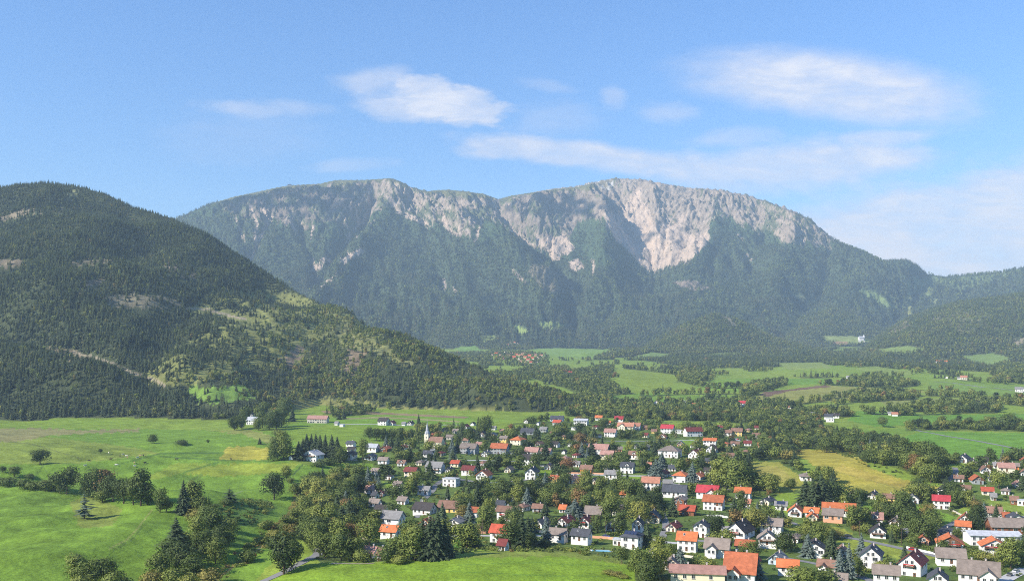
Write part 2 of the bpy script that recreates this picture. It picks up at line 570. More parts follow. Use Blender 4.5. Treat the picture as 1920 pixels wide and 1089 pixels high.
# --- valley trees: clumps, hedges, woods
far = V0 & (YY > 1250)
cl = fbm(XX / 130.0 + 4, YY / 200.0, 4) + 0.5 * fbm(XX / 420.0, YY / 420.0 + 8, 2)
ctr = sstep(1250, 1500, YY)
DB[far] = np.clip((cl[far] - 0.30) * 5.0, 0, 0.85)
thinm = inside(PX, PYg, [(1140, 686), (1300, 700), (1600, 684), (1930, 700), (1930, 812), (1690, 815), (1560, 765), (1380, 752), (1140, 757)]) & far
DB[thinm] *= 0.45
DC[far] = np.clip((fbm(XX / 180.0 + 40, YY / 180.0, 3)[far] - 0.15) * 2.5, 0, 0.7) * (DB[far] > 0.1)
woods = [  # poly, conifer, broadleaf
    ([(1060, 765), (1110, 735), (1180, 735), (1240, 745), (1300, 752), (1380, 752), (1450, 750), (1500, 765), (1540, 790), (1520, 800), (1440, 805), (1400, 792), (1300, 790), (1240, 788), (1180, 785), (1060, 780)], 0.18, 0.95),
    ([(1380, 800), (1440, 795), (1530, 795), (1560, 815), (1520, 840), (1490, 852), (1420, 860), (1370, 850), (1350, 830)], 0.1, 1.0),
    ([(1340, 850), (1400, 860), (1410, 900), (1400, 925), (1360, 925), (1330, 900)], 0.3, 0.8),
    ([(1400, 925), (1430, 905), (1465, 910), (1470, 925), (1430, 932)], 0.0, 0.9),
    ([(1500, 895), (1530, 885), (1560, 900), (1575, 930), (1620, 940), (1600, 950), (1510, 945)], 0.55, 0.5),
    ([(1520, 815), (1600, 815), (1680, 830), (1700, 860), (1690, 880), (1640, 868), (1600, 852), (1520, 842)], 0.15, 0.9),
    ([(1680, 835), (1740, 850), (1790, 865), (1800, 885), (1775, 908), (1730, 902), (1690, 880)], 0.0, 1.0),
    ([(1150, 690), (1000, 690), (960, 700), (1040, 720), (1100, 745), (1150, 760), (1160, 735), (1140, 715)], 0.2, 0.9),
    ([(1180, 660), (1260, 655), (1420, 655), (1520, 665), (1640, 668), (1900, 690), (1900, 700), (1700, 690), (1560, 682), (1420, 690), (1300, 690), (1200, 675)], 0.9, 0.2),
    ([(1270, 700), (1330, 695), (1340, 712), (1300, 722), (1270, 715)], 0.1, 0.9),
    ([(1385, 740), (1410, 722), (1470, 714), (1475, 722), (1420, 738), (1400, 752)], 0.0, 0.95),
    ([(1560, 722), (1600, 712), (1700, 715), (1725, 722), (1700, 727), (1600, 726)], 0.0, 0.95),
    ([(1590, 752), (1640, 742), (1700, 736), (1740, 742), (1690, 748), (1620, 756)], 0.0, 0.7),
    ([(1660, 768), (1730, 758), (1800, 760), (1880, 765), (1870, 775), (1780, 775), (1700, 772)], 0.0, 0.9),
    ([(1870, 680), (1930, 700), (1930, 720), (1860, 715)], 0.3, 0.8),
    ([(820, 665), (900, 662), (1000, 675), (1000, 690), (900, 680), (830, 672)], 0.3, 0.8),
]
for poly, c_, b_ in woods:
    mk = inside(PX, PYg, poly) & (V0 | (REG > 2))
    DC[mk], DB[mk] = c_, b_
mk = inside(PX, PYg, [(915, 655), (960, 658), (1028, 664), (1028, 690), (960, 688), (915, 680)])
DC[mk], DB[mk] = 0.0, 0.22
opens = [
    (((1150, 694), (1230, 690), (1262, 700), (1268, 718), (1240, 735), (1180, 722), (1158, 706)), (0.16, 0.24, 0.03)),
    (((1145, 742), (1210, 736), (1300, 741), (1380, 741), (1360, 750), (1290, 756), (1220, 754), (1150, 757)), (0.13, 0.24, 0.03)),
    (((1335, 712), (1440, 708), (1400, 722), (1385, 735), (1330, 732), (1300, 728)), (0.14, 0.25, 0.03)),
    (((1400, 752), (1425, 736), (1540, 722), (1650, 727), (1740, 734), (1640, 742), (1580, 750), (1500, 756), (1440, 756)), (0.23, 0.24, 0.06)),
    (((1465, 710), (1560, 709), (1550, 719), (1480, 722)), (0.12, 0.24, 0.03)),
    (((1600, 770), (1660, 772), (1740, 778), (1925, 776), (1925, 796), (1780, 797), (1700, 797), (1640, 800), (1590, 788)), (0.11, 0.24, 0.03)),
    (((1690, 820), (1730, 808), (1925, 812), (1925, 868), (1840, 866), (1790, 852), (1740, 842), (1700, 832)), (0.115, 0.25, 0.03)),
    (((1600, 690), (1640, 687), (1720, 697), (1700, 706), (1650, 703)), (0.17, 0.25, 0.05)),
    (((1440, 681), (1540, 679), (1560, 690), (1480, 692)), (0.20, 0.25, 0.06)),
    (((990, 655), (1060, 650), (1130, 652), (1150, 660), (1110, 672), (1060, 670), (1000, 664)), (0.17, 0.26, 0.05)),
    (((850, 652), (890, 648), (905, 658), (870, 662)), (0.15, 0.25, 0.05)),
    (((1740, 716), (1925, 722), (1925, 740), (1830, 740), (1750, 730)), (0.14, 0.24, 0.04)),
    (((1650, 750), (1760, 747), (1925, 748), (1925, 756), (1780, 756), (1660, 762)), (0.20, 0.23, 0.06)),
    (((1060, 690), (1120, 688), (1110, 694), (1070, 695)), (0.2, 0.25, 0.05)),
    (((1640, 655), (1700, 648), (1740, 655), (1700, 664), (1660, 664)), (0.18, 0.24, 0.06)),
    (((1800, 668), (1860, 662), (1900, 672), (1860, 690), (1820, 682)), (0.17, 0.24, 0.06)),
    (((1540, 630), (1600, 630), (1650, 640), (1600, 645), (1550, 640)), (0.2, 0.24, 0.07)),
    (((1560, 640), (1590, 640), (1590, 646), (1565, 646)), (0.30, 0.20, 0.10)),
    (((1600, 805), (1700, 803), (1740, 806), (1690, 815), (1610, 815)), (0.13, 0.23, 0.03)),
    (((1180, 672), (1220, 660), (1260, 664), (1240, 674)), (0.17, 0.24, 0.06)),
    (((1320, 664), (1380, 660), (1400, 664), (1340, 668)), (0.19, 0.25, 0.07)),
]
VH = V0 | (REG > 2)
for poly, rgb in opens:
    mk = paint(list(poly), rgb, 3, None, 0.10)
    edge = inside(PX, PYg, list(poly))
    DC[edge] = 0
    DB[edge] = 0
paint([(1425, 741), (1432, 735), (1545, 722), (1560, 725), (1480, 733), (1440, 743)], (0.16, 0.10, 0.065), 1.5, [0], 0.15)
# hedges with bushes between the far right fields
HEDGES = [([(1700, 805), (1760, 804), (1925, 806)], 3.0), ([(1720, 797), (1780, 797), (1925, 797)], 1.6),
          ([(1400, 757), (1500, 758), (1560, 748), (1600, 741), (1680, 736)], 1.8), ([(1555, 760), (1620, 752), (1720, 748)], 1.4),
          ([(1760, 758), (1830, 752), (1920, 760)], 1.8), ([(1200, 742), (1300, 739), (1400, 739)], 0.8),
          ([(1300, 722), (1340, 728), (1400, 726)], 0.8), ([(1170, 690), (1290, 704)], 0.9),
          ([(1740, 742), (1830, 744), (1925, 752)], 1.5), ([(1620, 775), (1700, 778), (1790, 776)], 1.2)]
for pts, w in HEDGES:
    mk = (dist_poly(PX, PYg, pts) < w) & V0
    DB[mk] = np.maximum(DB[mk], 0.8)
# --- village gardens
VIL = [(560, 900), (640, 870), (700, 850), (740, 812), (800, 800), (880, 800), (1000, 790), (1400, 790), (1460, 830), (1480, 860), (1520, 900), (1560, 925),
       (1700, 935), (1790, 900), (1860, 860), (1930, 860), (1930, 1110), (1190, 1110), (1190, 1065), (1150, 1045), (1060, 1032),
       (900, 1030), (860, 1035), (720, 1053), (600, 1055), (560, 1000)]
vil = inside(PX, PYg, VIL) & V0
g = np.array((0.10, 0.145, 0.032))
RGBg[vil] = g + (n_a[vil] * 0.25)[:, None] * g + (n_b[vil] * 0.35)[:, None] * np.array((0.05, 0.035, 0.02))
DB[vil] = 0.27
DC[vil] = 0.05
for poly, c_, b_ in [([(570, 905), (640, 890), (690, 900), (700, 930), (690, 990), (660, 1050), (600, 1052), (570, 1010), (560, 950)], 0.12, 0.9),
                     ([(740, 850), (830, 850), (840, 880), (790, 890), (745, 880)], 0.1, 0.5),
                     ([(930, 905), (1080, 905), (1150, 920), (1240, 930), (1250, 965), (1200, 975), (1120, 955), (1060, 955), (960, 950), (920, 930)], 0.08, 0.9),
                     ([(1300, 860), (1400, 870), (1410, 905), (1395, 925), (1320, 915)], 0.25, 0.8),
                     ([(1350, 960), (1470, 960), (1480, 985), (1400, 985), (1350, 980)], 0.12, 0.45),
                     ([(820, 865), (860, 905), (1000, 905), (1000, 925), (880, 925), (760, 925), (740, 900)], 0.08, 0.4),
                     ([(1190, 1040), (1260, 1045), (1250, 1095), (1190, 1095)], 0.2, 0.8),
                     ([(1770, 870), (1860, 870), (1850, 930), (1790, 950), (1770, 930)], 0.05, 0.45),
                     ([(1700, 980), (1760, 985), (1770, 1020), (1700, 1015)], 0.1, 0.6),
                     ([(1420, 805), (1500, 830), (1480, 862), (1430, 860)], 0.05, 1.0)]:
    mk = inside(PX, PYg, poly) & V0
    DC[mk], DB[mk] = c_, b_
fields = [
    (((-400, 806), (150, 803), (450, 806), (520, 808), (545, 830), (520, 850), (560, 872), (700, 868), (705, 885), (640, 888), (600, 898),
      (565, 925), (545, 960), (500, 990), (520, 1040), (470, 1100), (-400, 1100)), (0.125, 0.235, 0.028)),
    (((530, 798), (640, 795), (690, 800), (780, 808), (870, 790), (882, 778), (700, 778), (600, 785), (540, 800), (530, 845), (548, 845), (560, 822), (640, 818), (700, 812)), (0.135, 0.25, 0.028)),
    (((530, 798), (650, 795), (700, 801), (790, 806), (870, 800), (885, 780), (700, 780), (600, 786)), (0.13, 0.25, 0.028)),
    (((545, 800), (780, 800), (770, 815), (690, 815), (640, 822), (560, 824), (535, 835)), (0.15, 0.25, 0.028)),
    (((1235, 792), (1300, 790), (1395, 794), (1395, 804), (1300, 804), (1240, 801)), (0.17, 0.25, 0.03)),
    (((880, 800), (930, 794), (1000, 796), (1010, 801), (930, 812), (890, 812)), (0.16, 0.25, 0.03)),
    (((1480, 842), (1540, 842), (1600, 850), (1640, 880), (1700, 900), (1765, 915), (1760, 930), (1700, 942), (1640, 934), (1580, 918), (1555, 892), (1520, 868)), (0.31, 0.28, 0.045)),
    (((1395, 864), (1460, 866), (1500, 890), (1512, 915), (1460, 925), (1425, 905), (1405, 880)), (0.25, 0.26, 0.045)),
    (((1425, 945), (1470, 922), (1512, 922), (1512, 948), (1560, 955), (1500, 965), (1450, 958)), (0.16, 0.26, 0.03)),
    (((1540, 945), (1640, 940), (1720, 955), (1700, 962), (1620, 955)), (0.14, 0.26, 0.03)),
    (((480, 1110), (520, 1078), (600, 1057), (720, 1054), (860, 1036), (900, 1031), (1060, 1033), (1150, 1046), (1188, 1066), (1195, 1110)), (0.150, 0.262, 0.024)),
    (((1480, 980), (1560, 985), (1600, 998), (1560, 1012), (1500, 1005), (1480, 1000)), (0.23, 0.26, 0.04)),
    (((1560, 1012), (1620, 1010), (1740, 1035), (1760, 1045), (1720, 1052), (1640, 1040), (1570, 1028)), (0.21, 0.26, 0.04)),
    (((1705, 945), (1740, 950), (1790, 968), (1780, 985), (1740, 975), (1710, 965)), (0.14, 0.27, 0.03)),
    (((1840, 935), (1925, 945), (1925, 965), (1880, 962)), (0.17, 0.26, 0.04)),
    (((850, 1006), (895, 1006), (900, 1020), (850, 1028)), (0.12, 0.28, 0.03)),
    (((1065, 888), (1110, 890), (1112, 900), (1070, 903)), (0.16, 0.27, 0.03)),
    (((1005, 880), (1040, 882), (1038, 892), (1008, 892)), (0.16, 0.27, 0.03)),
    (((1160, 890), (1200, 890), (1200, 898), (1165, 898)), (0.16, 0.27, 0.03)),
    (((1270, 822), (1310, 824), (1300, 838), (1280, 838)), (0.15, 0.27, 0.03)),
    (((1330, 972), (1368, 972), (1365, 990), (1335, 990)), (0.16, 0.27, 0.03)),
    (((1165, 833), (1190, 833), (1188, 845), (1165, 845)), (0.16, 0.27, 0.03)),
    (((720, 903), (770, 903), (760, 915), (725, 913)), (0.16, 0.27, 0.03)),
    (((670, 968), (705, 965), (705, 985), (680, 985)), (0.15, 0.27, 0.03)),
    (((1860, 945), (1800, 950), (1790, 975), (1850, 975)), (0.17, 0.26, 0.04)),
]
FIELDMASK = np.zeros(PX.shape, bool)
for poly, rgb in fields:
    mk = paint(list(poly), rgb, 4, [0], 0.08)
    e_ = inside(PX, PYg, list(poly)) & V0
    DC[e_] = 0
    DB[e_] = 0
    FIELDMASK |= e_
lowp = V0 & inside(PX, PYg, [(-400, 920), (120, 925), (300, 962), (400, 985), (470, 1000), (440, 1110), (-400, 1110)])
RGBg[lowp] *= (0.90 + 0.10 * n_a[lowp] + 0.12 * n_b[lowp])[:, None]
# tints and marks inside the meadows
for poly, rgb, am in [
    (((410, 862), (425, 838), (445, 836), (505, 840), (506, 862), (440, 863)), (0.34, 0.31, 0.05), 0.85),
    (((370, 875), (440, 868), (560, 868), (540, 885), (440, 892), (340, 890)), (0.30, 0.31, 0.04), 0.45),
    (((250, 905), (330, 868), (400, 868), (330, 890)), (0.28, 0.28, 0.04), 0.30),
    (((-40, 820), (60, 815), (250, 838), (300, 850), (150, 868), (-40, 870)), (0.20, 0.23, 0.045), 0.60),
    (((130, 940), (170, 925), (230, 955), (210, 985), (150, 990)), (0.20, 0.20, 0.05), 0.55),
    (((-40, 803), (60, 802), (150, 806), (260, 803), (260, 809), (100, 815), (40, 826), (-40, 832)), (0.24, 0.21, 0.09), 0.85),
    (((380, 806), (470, 806), (520, 818), (540, 834), (500, 830), (450, 812)), (0.25, 0.25, 0.07), 0.7),
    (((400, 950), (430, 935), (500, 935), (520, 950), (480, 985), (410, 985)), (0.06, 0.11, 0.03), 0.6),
    (((560, 905), (620, 895), (625, 905), (590, 925), (570, 950), (545, 985), (520, 985), (545, 950)), (0.22, 0.13, 0.05), 0.65),
    (((820, 1034), (1060, 1030), (1150, 1044), (1180, 1060), (1160, 1056), (1060, 1042), (880, 1045), (800, 1050)), (0.20, 0.22, 0.05), 0.7),
    (((1380, 868), (1460, 875), (1500, 905), (1440, 900)), (0.31, 0.25, 0.08), 0.4),
    (((1580, 870), (1640, 890), (1740, 915), (1740, 925), (1640, 905), (1560, 880)), (0.36, 0.27, 0.07), 0.4),
    (((1650, 905), (1760, 925), (1700, 940), (1600, 922), (1590, 910)), (0.24, 0.25, 0.05), 0.5),
]:
    paint(list(poly), rgb, 6, [0], 0.15, am)
MARKS = [([(0, 826), (60, 832), (120, 850), (150, 858)], 1.0, (0.12, 0.14, 0.04)), ([(215, 872), (300, 850), (420, 848)], 1.4, (0.07, 0.13, 0.03)),
         ([(300, 855), (410, 862), (510, 864)], 1.3, (0.06, 0.12, 0.03)), ([(345, 885), (410, 866)], 1.6, (0.08, 0.15, 0.03)), ([(350, 905), (378, 890)], 3, (0.10, 0.16, 0.03)),
         ([(205, 1028), (240, 1010), (262, 985), (285, 955)], 1.5, (0.22, 0.24, 0.07)), ([(212, 1030), (247, 1012), (266, 988)], 1.1, (0.08, 0.12, 0.03)),
         ([(550, 890), (568, 870)], 1.5, (0.05, 0.09, 0.03)), ([(20, 892), (60, 900), (82, 872)], 0.8, (0.08, 0.13, 0.03)),
         ([(420, 940), (440, 925), (455, 920)], 1, (0.2, 0.25, 0.1)), ([(100, 905), (85, 880), (75, 868)], 1.0, (0.1, 0.15, 0.03)),
         ([(640, 785), (720, 782), (860, 790)], 1.2, (0.3, 0.22, 0.13)),
         ([(400, 1088), (440, 1060), (470, 1040), (520, 1000)], 2.0, (0.25, 0.17, 0.08)),
         ([(860, 1058), (1000, 1054), (1160, 1062)], 0.8, (0.11, 0.19, 0.03)), ([(620, 1075), (800, 1068), (1000, 1078), (1180, 1080)], 0.8, (0.12, 0.21, 0.03)),
         ([(1560, 882), (1640, 902), (1740, 930)], 0.8, (0.22, 0.2, 0.05)), ([(1600, 866), (1700, 902)], 0.7, (0.24, 0.22, 0.05))]
for pts, w, rgb in MARKS:
    d = dist_poly(PX + 1.5 * SOFT1, PYg, pts)
    k = (1 - sstep(w * 0.6, w * 1.4, d)) * V0 * 0.75
    RGBg = RGBg * (1 - k[..., None]) + np.array(rgb) * k[..., None]
# mowing bands of the hay field
k = ((np.sin((XX * 0.45 + YY * 0.9) / 2.6) > 0.2) & inside(PX, PYg, list(fields[6][0])))[..., None] * 0.10
RGBg = RGBg * (1 - k) + np.array((0.36, 0.30, 0.07)) * k
k = ((np.sin((XX * 0.25 + YY * 0.95) / 3.2) > 0.35) & inside(PX, PYg, list(fields[10][0])))[..., None] * 0.09
RGBg = RGBg * (1 - k) + np.array((0.10, 0.19, 0.02)) * k

# --- wooded hill on the left
LH = REG == 1
RGBg[LH] = FLOOR + (n_b[LH] * 0.4)[:, None] * FLOOR
DC[LH], DB[LH] = 0.95, 0.10
dec = sstep(380, 600, PX + 60 * n_c) * sstep(470, 590, PYg)
dec = np.maximum(dec, 0.75 * sstep(690, 705, PYg) * sstep(260, 330, PX))
mixn = 0.5 + 0.5 * np.tanh(2.5 * fbm(XX / 110.0 + 70, YY / 110.0, 3) + 0.6)
DB[LH] = np.maximum(DB, dec * mixn * 1.1)[LH]
DC[LH] = (DC * (1 - 0.88 * dec * mixn))[LH]
low = LH & inside(PX, PYg, [(-400, 560), (0, 640), (150, 670), (300, 722), (380, 735), (470, 760), (470, 830), (-400, 830)])
DC[low] = 1.0
DB[low] = 0.12
CLEAR = [
    ([(200, 556), (240, 548), (330, 560), (352, 572), (290, 578), (205, 576)], (0.19, 0.165, 0.10), 0.3),
    ([(352, 583), (400, 545), (450, 540), (560, 552), (680, 600), (740, 650), (680, 660), (600, 640), (500, 620), (440, 640), (400, 610)], (0.17, 0.18, 0.06), 0.5),
    ([(262, 708), (330, 650), (400, 616), (470, 600), (600, 630), (560, 680), (440, 700), (360, 722), (300, 722)], (0.17, 0.18, 0.055), 0.62),
    ([(0, 405), (30, 395), (70, 388), (74, 395), (40, 406), (0, 417)], (0.21, 0.17, 0.11), 0.25),
    ([(100, 392), (128, 391), (120, 398), (102, 399)], (0.21, 0.17, 0.11), 0.25),
    ([(155, 528), (195, 520), (190, 530), (165, 540)], (0.2, 0.16, 0.10), 0.3),
    ([(298, 487), (330, 490), (372, 520), (345, 522), (310, 500)], (0.2, 0.16, 0.10), 0.35),
    ([(-10, 485), (45, 487), (40, 500), (-10, 500)], (0.21, 0.17, 0.11), 0.25),
    ([(130, 490), (220, 480), (215, 492), (140, 498)], (0.2, 0.17, 0.1), 0.5),
    ([(120, 362), (145, 356), (140, 364), (122, 368)], (0.2, 0.2, 0.08), 0.0),
    ([(348, 730), (400, 726), (465, 722), (475, 745), (420, 757), (368, 752)], (0.15, 0.24, 0.04), 0.0),
    ([(545, 765), (560, 748), (640, 745), (720, 762), (800, 766), (950, 768), (965, 790), (545, 795)], (0.20, 0.20, 0.06), 0.05),
    ([(640, 700), (660, 650), (685, 660), (665, 705)], (0.24, 0.18, 0.11), 0.35),
    ([(530, 675), (560, 645), (572, 655), (545, 690)], (0.24, 0.18, 0.11), 0.2),
    ([(70, 650), (130, 655), (160, 672), (110, 672)], (0.2, 0.16, 0.1), 0.4),
    ([(640, 600), (700, 640), (780, 675), (770, 690), (700, 660), (630, 625)], (0.20, 0.20, 0.07), 0.6),
]
for poly, rgb, keep in CLEAR:
    paint(poly, rgb, 12, [1], 0.30)
    hpx = 15.0 * F / np.maximum(YY, 500)
    qx = PX + 14 * SOFT1
    mk = (inside(qx, PYg + 6 * SOFT2, poly) | inside(qx, PYg + 6 * SOFT2 - 0.5 * hpx, poly) | inside(qx, PYg + 6 * SOFT2 - hpx, poly)) & LH
    keep = max(keep, 0.10)
    DC[mk] *= keep
    DB[mk] *= max(keep, 0.02)
mk = inside(PX, PYg, [(600, 770), (650, 768), (720, 773), (800, 777), (880, 781), (870, 784), (720, 777), (610, 774)])
RGBg[mk] = np.array((0.25, 0.18, 0.10))
for pts, w in [([(138, 660), (165, 668), (215, 682), (250, 700), (290, 712), (308, 722)], 2.0), ([(350, 578), (390, 580), (420, 590), (460, 598)], 1.8)]:
    d = dist_poly(PX, PYg, pts)
    mk = (d < w) & LH
    RGBg[mk] = (0.30, 0.25, 0.17)
    mk = (dist_poly(PX, PYg - 5, pts) < 6) & LH
    DC[mk] = 0
    DB[mk] = 0

# --- smaller wooded hills
HM = REG > 2
RGBg[HM] = FLOOR * 1.2
hm2 = HM & (DB + DC < 0.01)
DC[HM] = np.maximum(DC[HM], 0.8)
DB[HM] = np.maximum(DB[HM], 0.55)
for poly, rgb, keep in [
    ([(1790, 580), (1825, 578), (1845, 600), (1820, 625), (1790, 625), (1775, 600)], (0.17, 0.17, 0.085), 0.65),
    ([(1740, 590), (1775, 585), (1780, 600), (1740, 605)], (0.22, 0.20, 0.14), 0.7),
    ([(1660, 625), (1700, 600), (1710, 606), (1680, 632)], (0.24, 0.19, 0.13), 0.4),
    ([(1345, 588), (1365, 592), (1385, 610), (1375, 612)], (0.26, 0.22, 0.14), 0.3),
    ([(1900, 640), (1925, 630), (1925, 642), (1905, 652)], (0.26, 0.22, 0.14), 0.3),
]:
    paint(poly, rgb, 5, None, 0.3)
    mk = inside(PX, PYg, poly) & HM
    DC[mk] *= keep
    DB[mk] *= keep
for poly, rgb in opens:
    mk = inside(PX, PYg, list(poly)) & (HM | V0)
    if YY[mk].size and YY[mk].mean() > 2500:
        RGBg[mk] = np.array(rgb)
        DC[mk] = 0
        DB[mk] = 0

# --- the great mountain
MM = REG == 2
RGBg[MM] = np.array((0.055, 0.075, 0.034)) + (n_b[MM] * 0.3)[:, None] * np.array((0.03, 0.04, 0.02))
shg = PX + itp(PX, SHEAR) * (PYg - 400)
wxg = PX + 8 * fbm(PX / 22.0, PYg / 30.0, 3)
wyg = PYg + 7 * fbm(PX / 18.0 + 30, PYg / 26.0, 3) + 12 * sstep(380, 430, PYg) * fbm(shg / 7.0, PYg / 70.0, 3)
ROCK = [
    [(400, 372), (545, 338), (680, 330), (735, 330), (735, 350), (715, 372), (700, 395), (672, 440), (655, 448), (640, 420), (600, 415), (560, 425), (520, 415), (480, 410), (420, 398)],
    [(560, 345), (680, 330), (735, 330), (772, 345), (840, 350), (935, 366), (960, 390), (940, 420), (905, 402), (880, 445), (858, 440), (835, 425), (790, 412), (745, 392), (728, 385), (705, 400), (680, 380)],
    [(935, 366), (1000, 350), (1150, 350), (1150, 380), (1130, 410), (1110, 400), (1085, 420), (1060, 470), (1020, 470), (985, 455), (945, 425)],
    [(1010, 345), (1150, 325), (1250, 335), (1345, 350), (1450, 372), (1500, 392), (1545, 425), (1580, 455), (1540, 458), (1500, 457), (1460, 447), (1420, 432), (1395, 425),
     (1370, 408), (1345, 405), (1328, 430), (1332, 455), (1300, 485), (1260, 495), (1225, 508), (1200, 495), (1180, 470), (1155, 450), (1140, 430), (1120, 400), (1100, 370)],
]
SCREE = [
    [(1125, 395), (1150, 400), (1175, 398), (1200, 375), (1215, 385), (1225, 420), (1250, 420), (1262, 418), (1275, 400), (1290, 398), (1270, 430), (1300, 440), (1330, 440), (1325, 460), (1295, 485), (1260, 496), (1228, 508), (1212, 506), (1195, 490), (1180, 470), (1155, 452), (1145, 430)],
    [(1025, 445), (1060, 440), (1078, 465), (1070, 478), (1052, 476), (1048, 488), (1036, 490), (1022, 465)],
    [(1065, 490), (1085, 485), (1096, 500), (1080, 510), (1068, 505)],
    [(1165, 400), (1190, 350), (1205, 352), (1195, 385), (1205, 420), (1180, 415)],
]
cxg = wxg + itp(PX, SHEAR) * (PYg - 400)
gran = 0.7 * ridged(cxg / 16.0, wyg / 26.0, 4, 0.62) + 0.5 * fbm(PX / 13.0 + 9, PYg / 7.0, 3)
gr2 = fbm(cxg / 6.0 + 60, wyg / 11.0, 4, 0.62)
veg = fbm(PX / 34.0 + 11, PYg / 30.0, 3)
ROCKM = np.zeros(PX.shape, bool)
for i, poly in enumerate(ROCK):
    ROCKM |= inside(wxg, wyg, poly)
ROCKM &= MM
keep = ROCKM & (gran * 0.35 + gr2 * 0.8 - veg * 0.8 + itp(PX, [(400, -0.1), (690, -0.1), (720, -0.2), (900, -0.15), (1000, 0.05), (1110, 0.3), (1150, 0.6), (1300, 0.5), (1350, 0.15), (1450, 0.0), (1560, 0.0)]) + sstep(430, 350, PYg) * 0.12 - 0.12 > 0)
rock = np.array((0.36, 0.285, 0.215))
rockc = rock * itp(PX, [(380, 0.42), (660, 0.45), (740, 0.72), (930, 0.66), (1000, 0.52), (1130, 0.55), (1170, 0.70), (1920, 0.62)])[..., None]  # left crags darkened in the colour itself, for the cloud shade there
alp = np.array((0.105, 0.115, 0.058))
RGBg[ROCKM] = alp
shade = (1.0 + 0.34 * gr2 + 0.22 * gran)[..., None]
RGBg[keep] = (rockc * shade)[keep]
grassy = MM & (wyg < itp(PX, [(0, 400), (400, 384), (545, 352), (735, 338), (800, 362), (940, 376), (1000, 362), (1010, 362), (1150, 352), (1160, 330), (2000, 0)])) & (PX < 1160)
RGBg[grassy] = np.array((0.13, 0.13, 0.06))
mk = MM & (PX > 1000) & (PX < 1150) & (mt > 0.9) & (YY > 7150)
RGBg[mk] = np.where((gr2 + 0.3 > 0)[..., None], np.array((0.20, 0.17, 0.11)), np.array((0.42, 0.39, 0.35)))[mk]
scr = np.array((0.46, 0.35, 0.26))
for poly in SCREE:
    mk = inside(PX + 3 * gr2, PYg + 3 * gr2, poly) & MM
    holes = (fbm(wxg / 16.0 + (PYg * 0.5) / 16.0, wyg / 30.0, 3) > 0.62)
    RGBg[mk & ~holes] = (scr * (1 + 0.10 * gr2[..., None]))[mk & ~holes]
    ROCKM |= mk
STREAK = [([(445, 385), (438, 400), (446, 420), (455, 440), (458, 452)], 2.0), ([(470, 390), (482, 420), (478, 445), (482, 458)], 3.0), ([(512, 405), (498, 425), (484, 455), (478, 468)], 3.2),
          ([(474, 478), (466, 488)], 1.6), ([(478, 465), (469, 487)], 1.4), ([(488, 390), (498, 400), (500, 420)], 2.5), ([(543, 408), (550, 425), (556, 437)], 2.2), ([(590, 425), (584, 435), (581, 448)], 2.2),
          ([(562, 412), (572, 425)], 1.2), ([(668, 392), (672, 415), (668, 425), (655, 440), (650, 455)], 1.5), ([(692, 396), (680, 412), (668, 425)], 1.5),
          ([(705, 410), (680, 425)], 1.0), ([(640, 400), (652, 425)], 1.0), ([(585, 490), (590, 505), (602, 500)], 4.0), ([(605, 490), (612, 485), (620, 490)], 3.0), ([(645, 490), (655, 480), (668, 475), (678, 470)], 5.0),
          ([(592, 515), (594, 530)], 2.0), ([(600, 540), (615, 528), (640, 505)], 1.5), ([(830, 400), (840, 430), (858, 440)], 3.0), ([(868, 405), (862, 430), (864, 440)], 2.4), ([(905, 410), (895, 440), (890, 452)], 2.0),
          ([(730, 370), (745, 395), (800, 420)], 4.0), ([(690, 355), (692, 380)], 2.0), ([(1005, 440), (1022, 465)], 3.0), ([(955, 430), (985, 452), (1005, 462), (1020, 445)], 2.4),
          ([(1110, 485), (1115, 500), (1110, 512)], 1.6), ([(1385, 440), (1395, 452)], 1.2), ([(1456, 435), (1466, 452)], 1.8), ([(1500, 445), (1510, 458)], 1.4), ([(832, 525), (835, 542)], 3.0),
          ([(1265, 495), (1300, 465), (1325, 440)], 3.5), ([(1240, 500), (1262, 450), (1285, 405)], 3.0), ([(1400, 478), (1412, 490)], 1.5), ([(962, 508), (985, 530)], 2.5), ([(852, 540), (856, 548)], 1.5)]
for pts, w in STREAK:
    d = dist_poly(PX + 3 * gr2, PYg + 3 * gr2, pts)
    mk = (d < w * (1 + 0.3 * gr2)) & MM
    RGBg[mk] = (scr * 0.95)[None, :] * (1 + 0.15 * gr2[mk][:, None])
    ROCKM |= mk
thin = MM & (PYg > 430) & (gr2 + 0.7 * veg > 1.25) & (PX < 1650)
RGBg[thin] = (0.20, 0.165, 0.12)
# forest on the flanks, thinning to dwarf pine under the crags
line = itp(PX, [(0, 430), (340, 412), (420, 402), (560, 430), (650, 460), (720, 400), (800, 425), (900, 455), (950, 430), (1020, 480), (1100, 500), (1180, 490), (1230, 512), (1330, 470),
                (1340, 430), (1400, 450), (1500, 470), (1580, 458), (1650, 488), (1740, 515), (2000, 500)]) - 6
DC[MM] = (0.95 * sstep(-12, 16, PYg - line + 10 * veg) * (~ROCKM) * (~grassy))[MM]
DC[MM & ROCKM & ~keep & (PYg > 400)] = 0.10
DC[thin] = 0.3
DB[MM] = (np.clip(0.5 * (0.3 + n_c), 0, 0.5) * (DC > 0.5))[MM]
dwarf = MM & ~ROCKM & ~grassy & (DC < 0.6)
RGBg[dwarf] = np.array((0.055, 0.082, 0.035)) * (1 + 0.3 * n_b[dwarf][:, None])
DC[dwarf] = np.maximum(DC, 0.45 * (gr2 + 0.4 > 0))[dwarf]
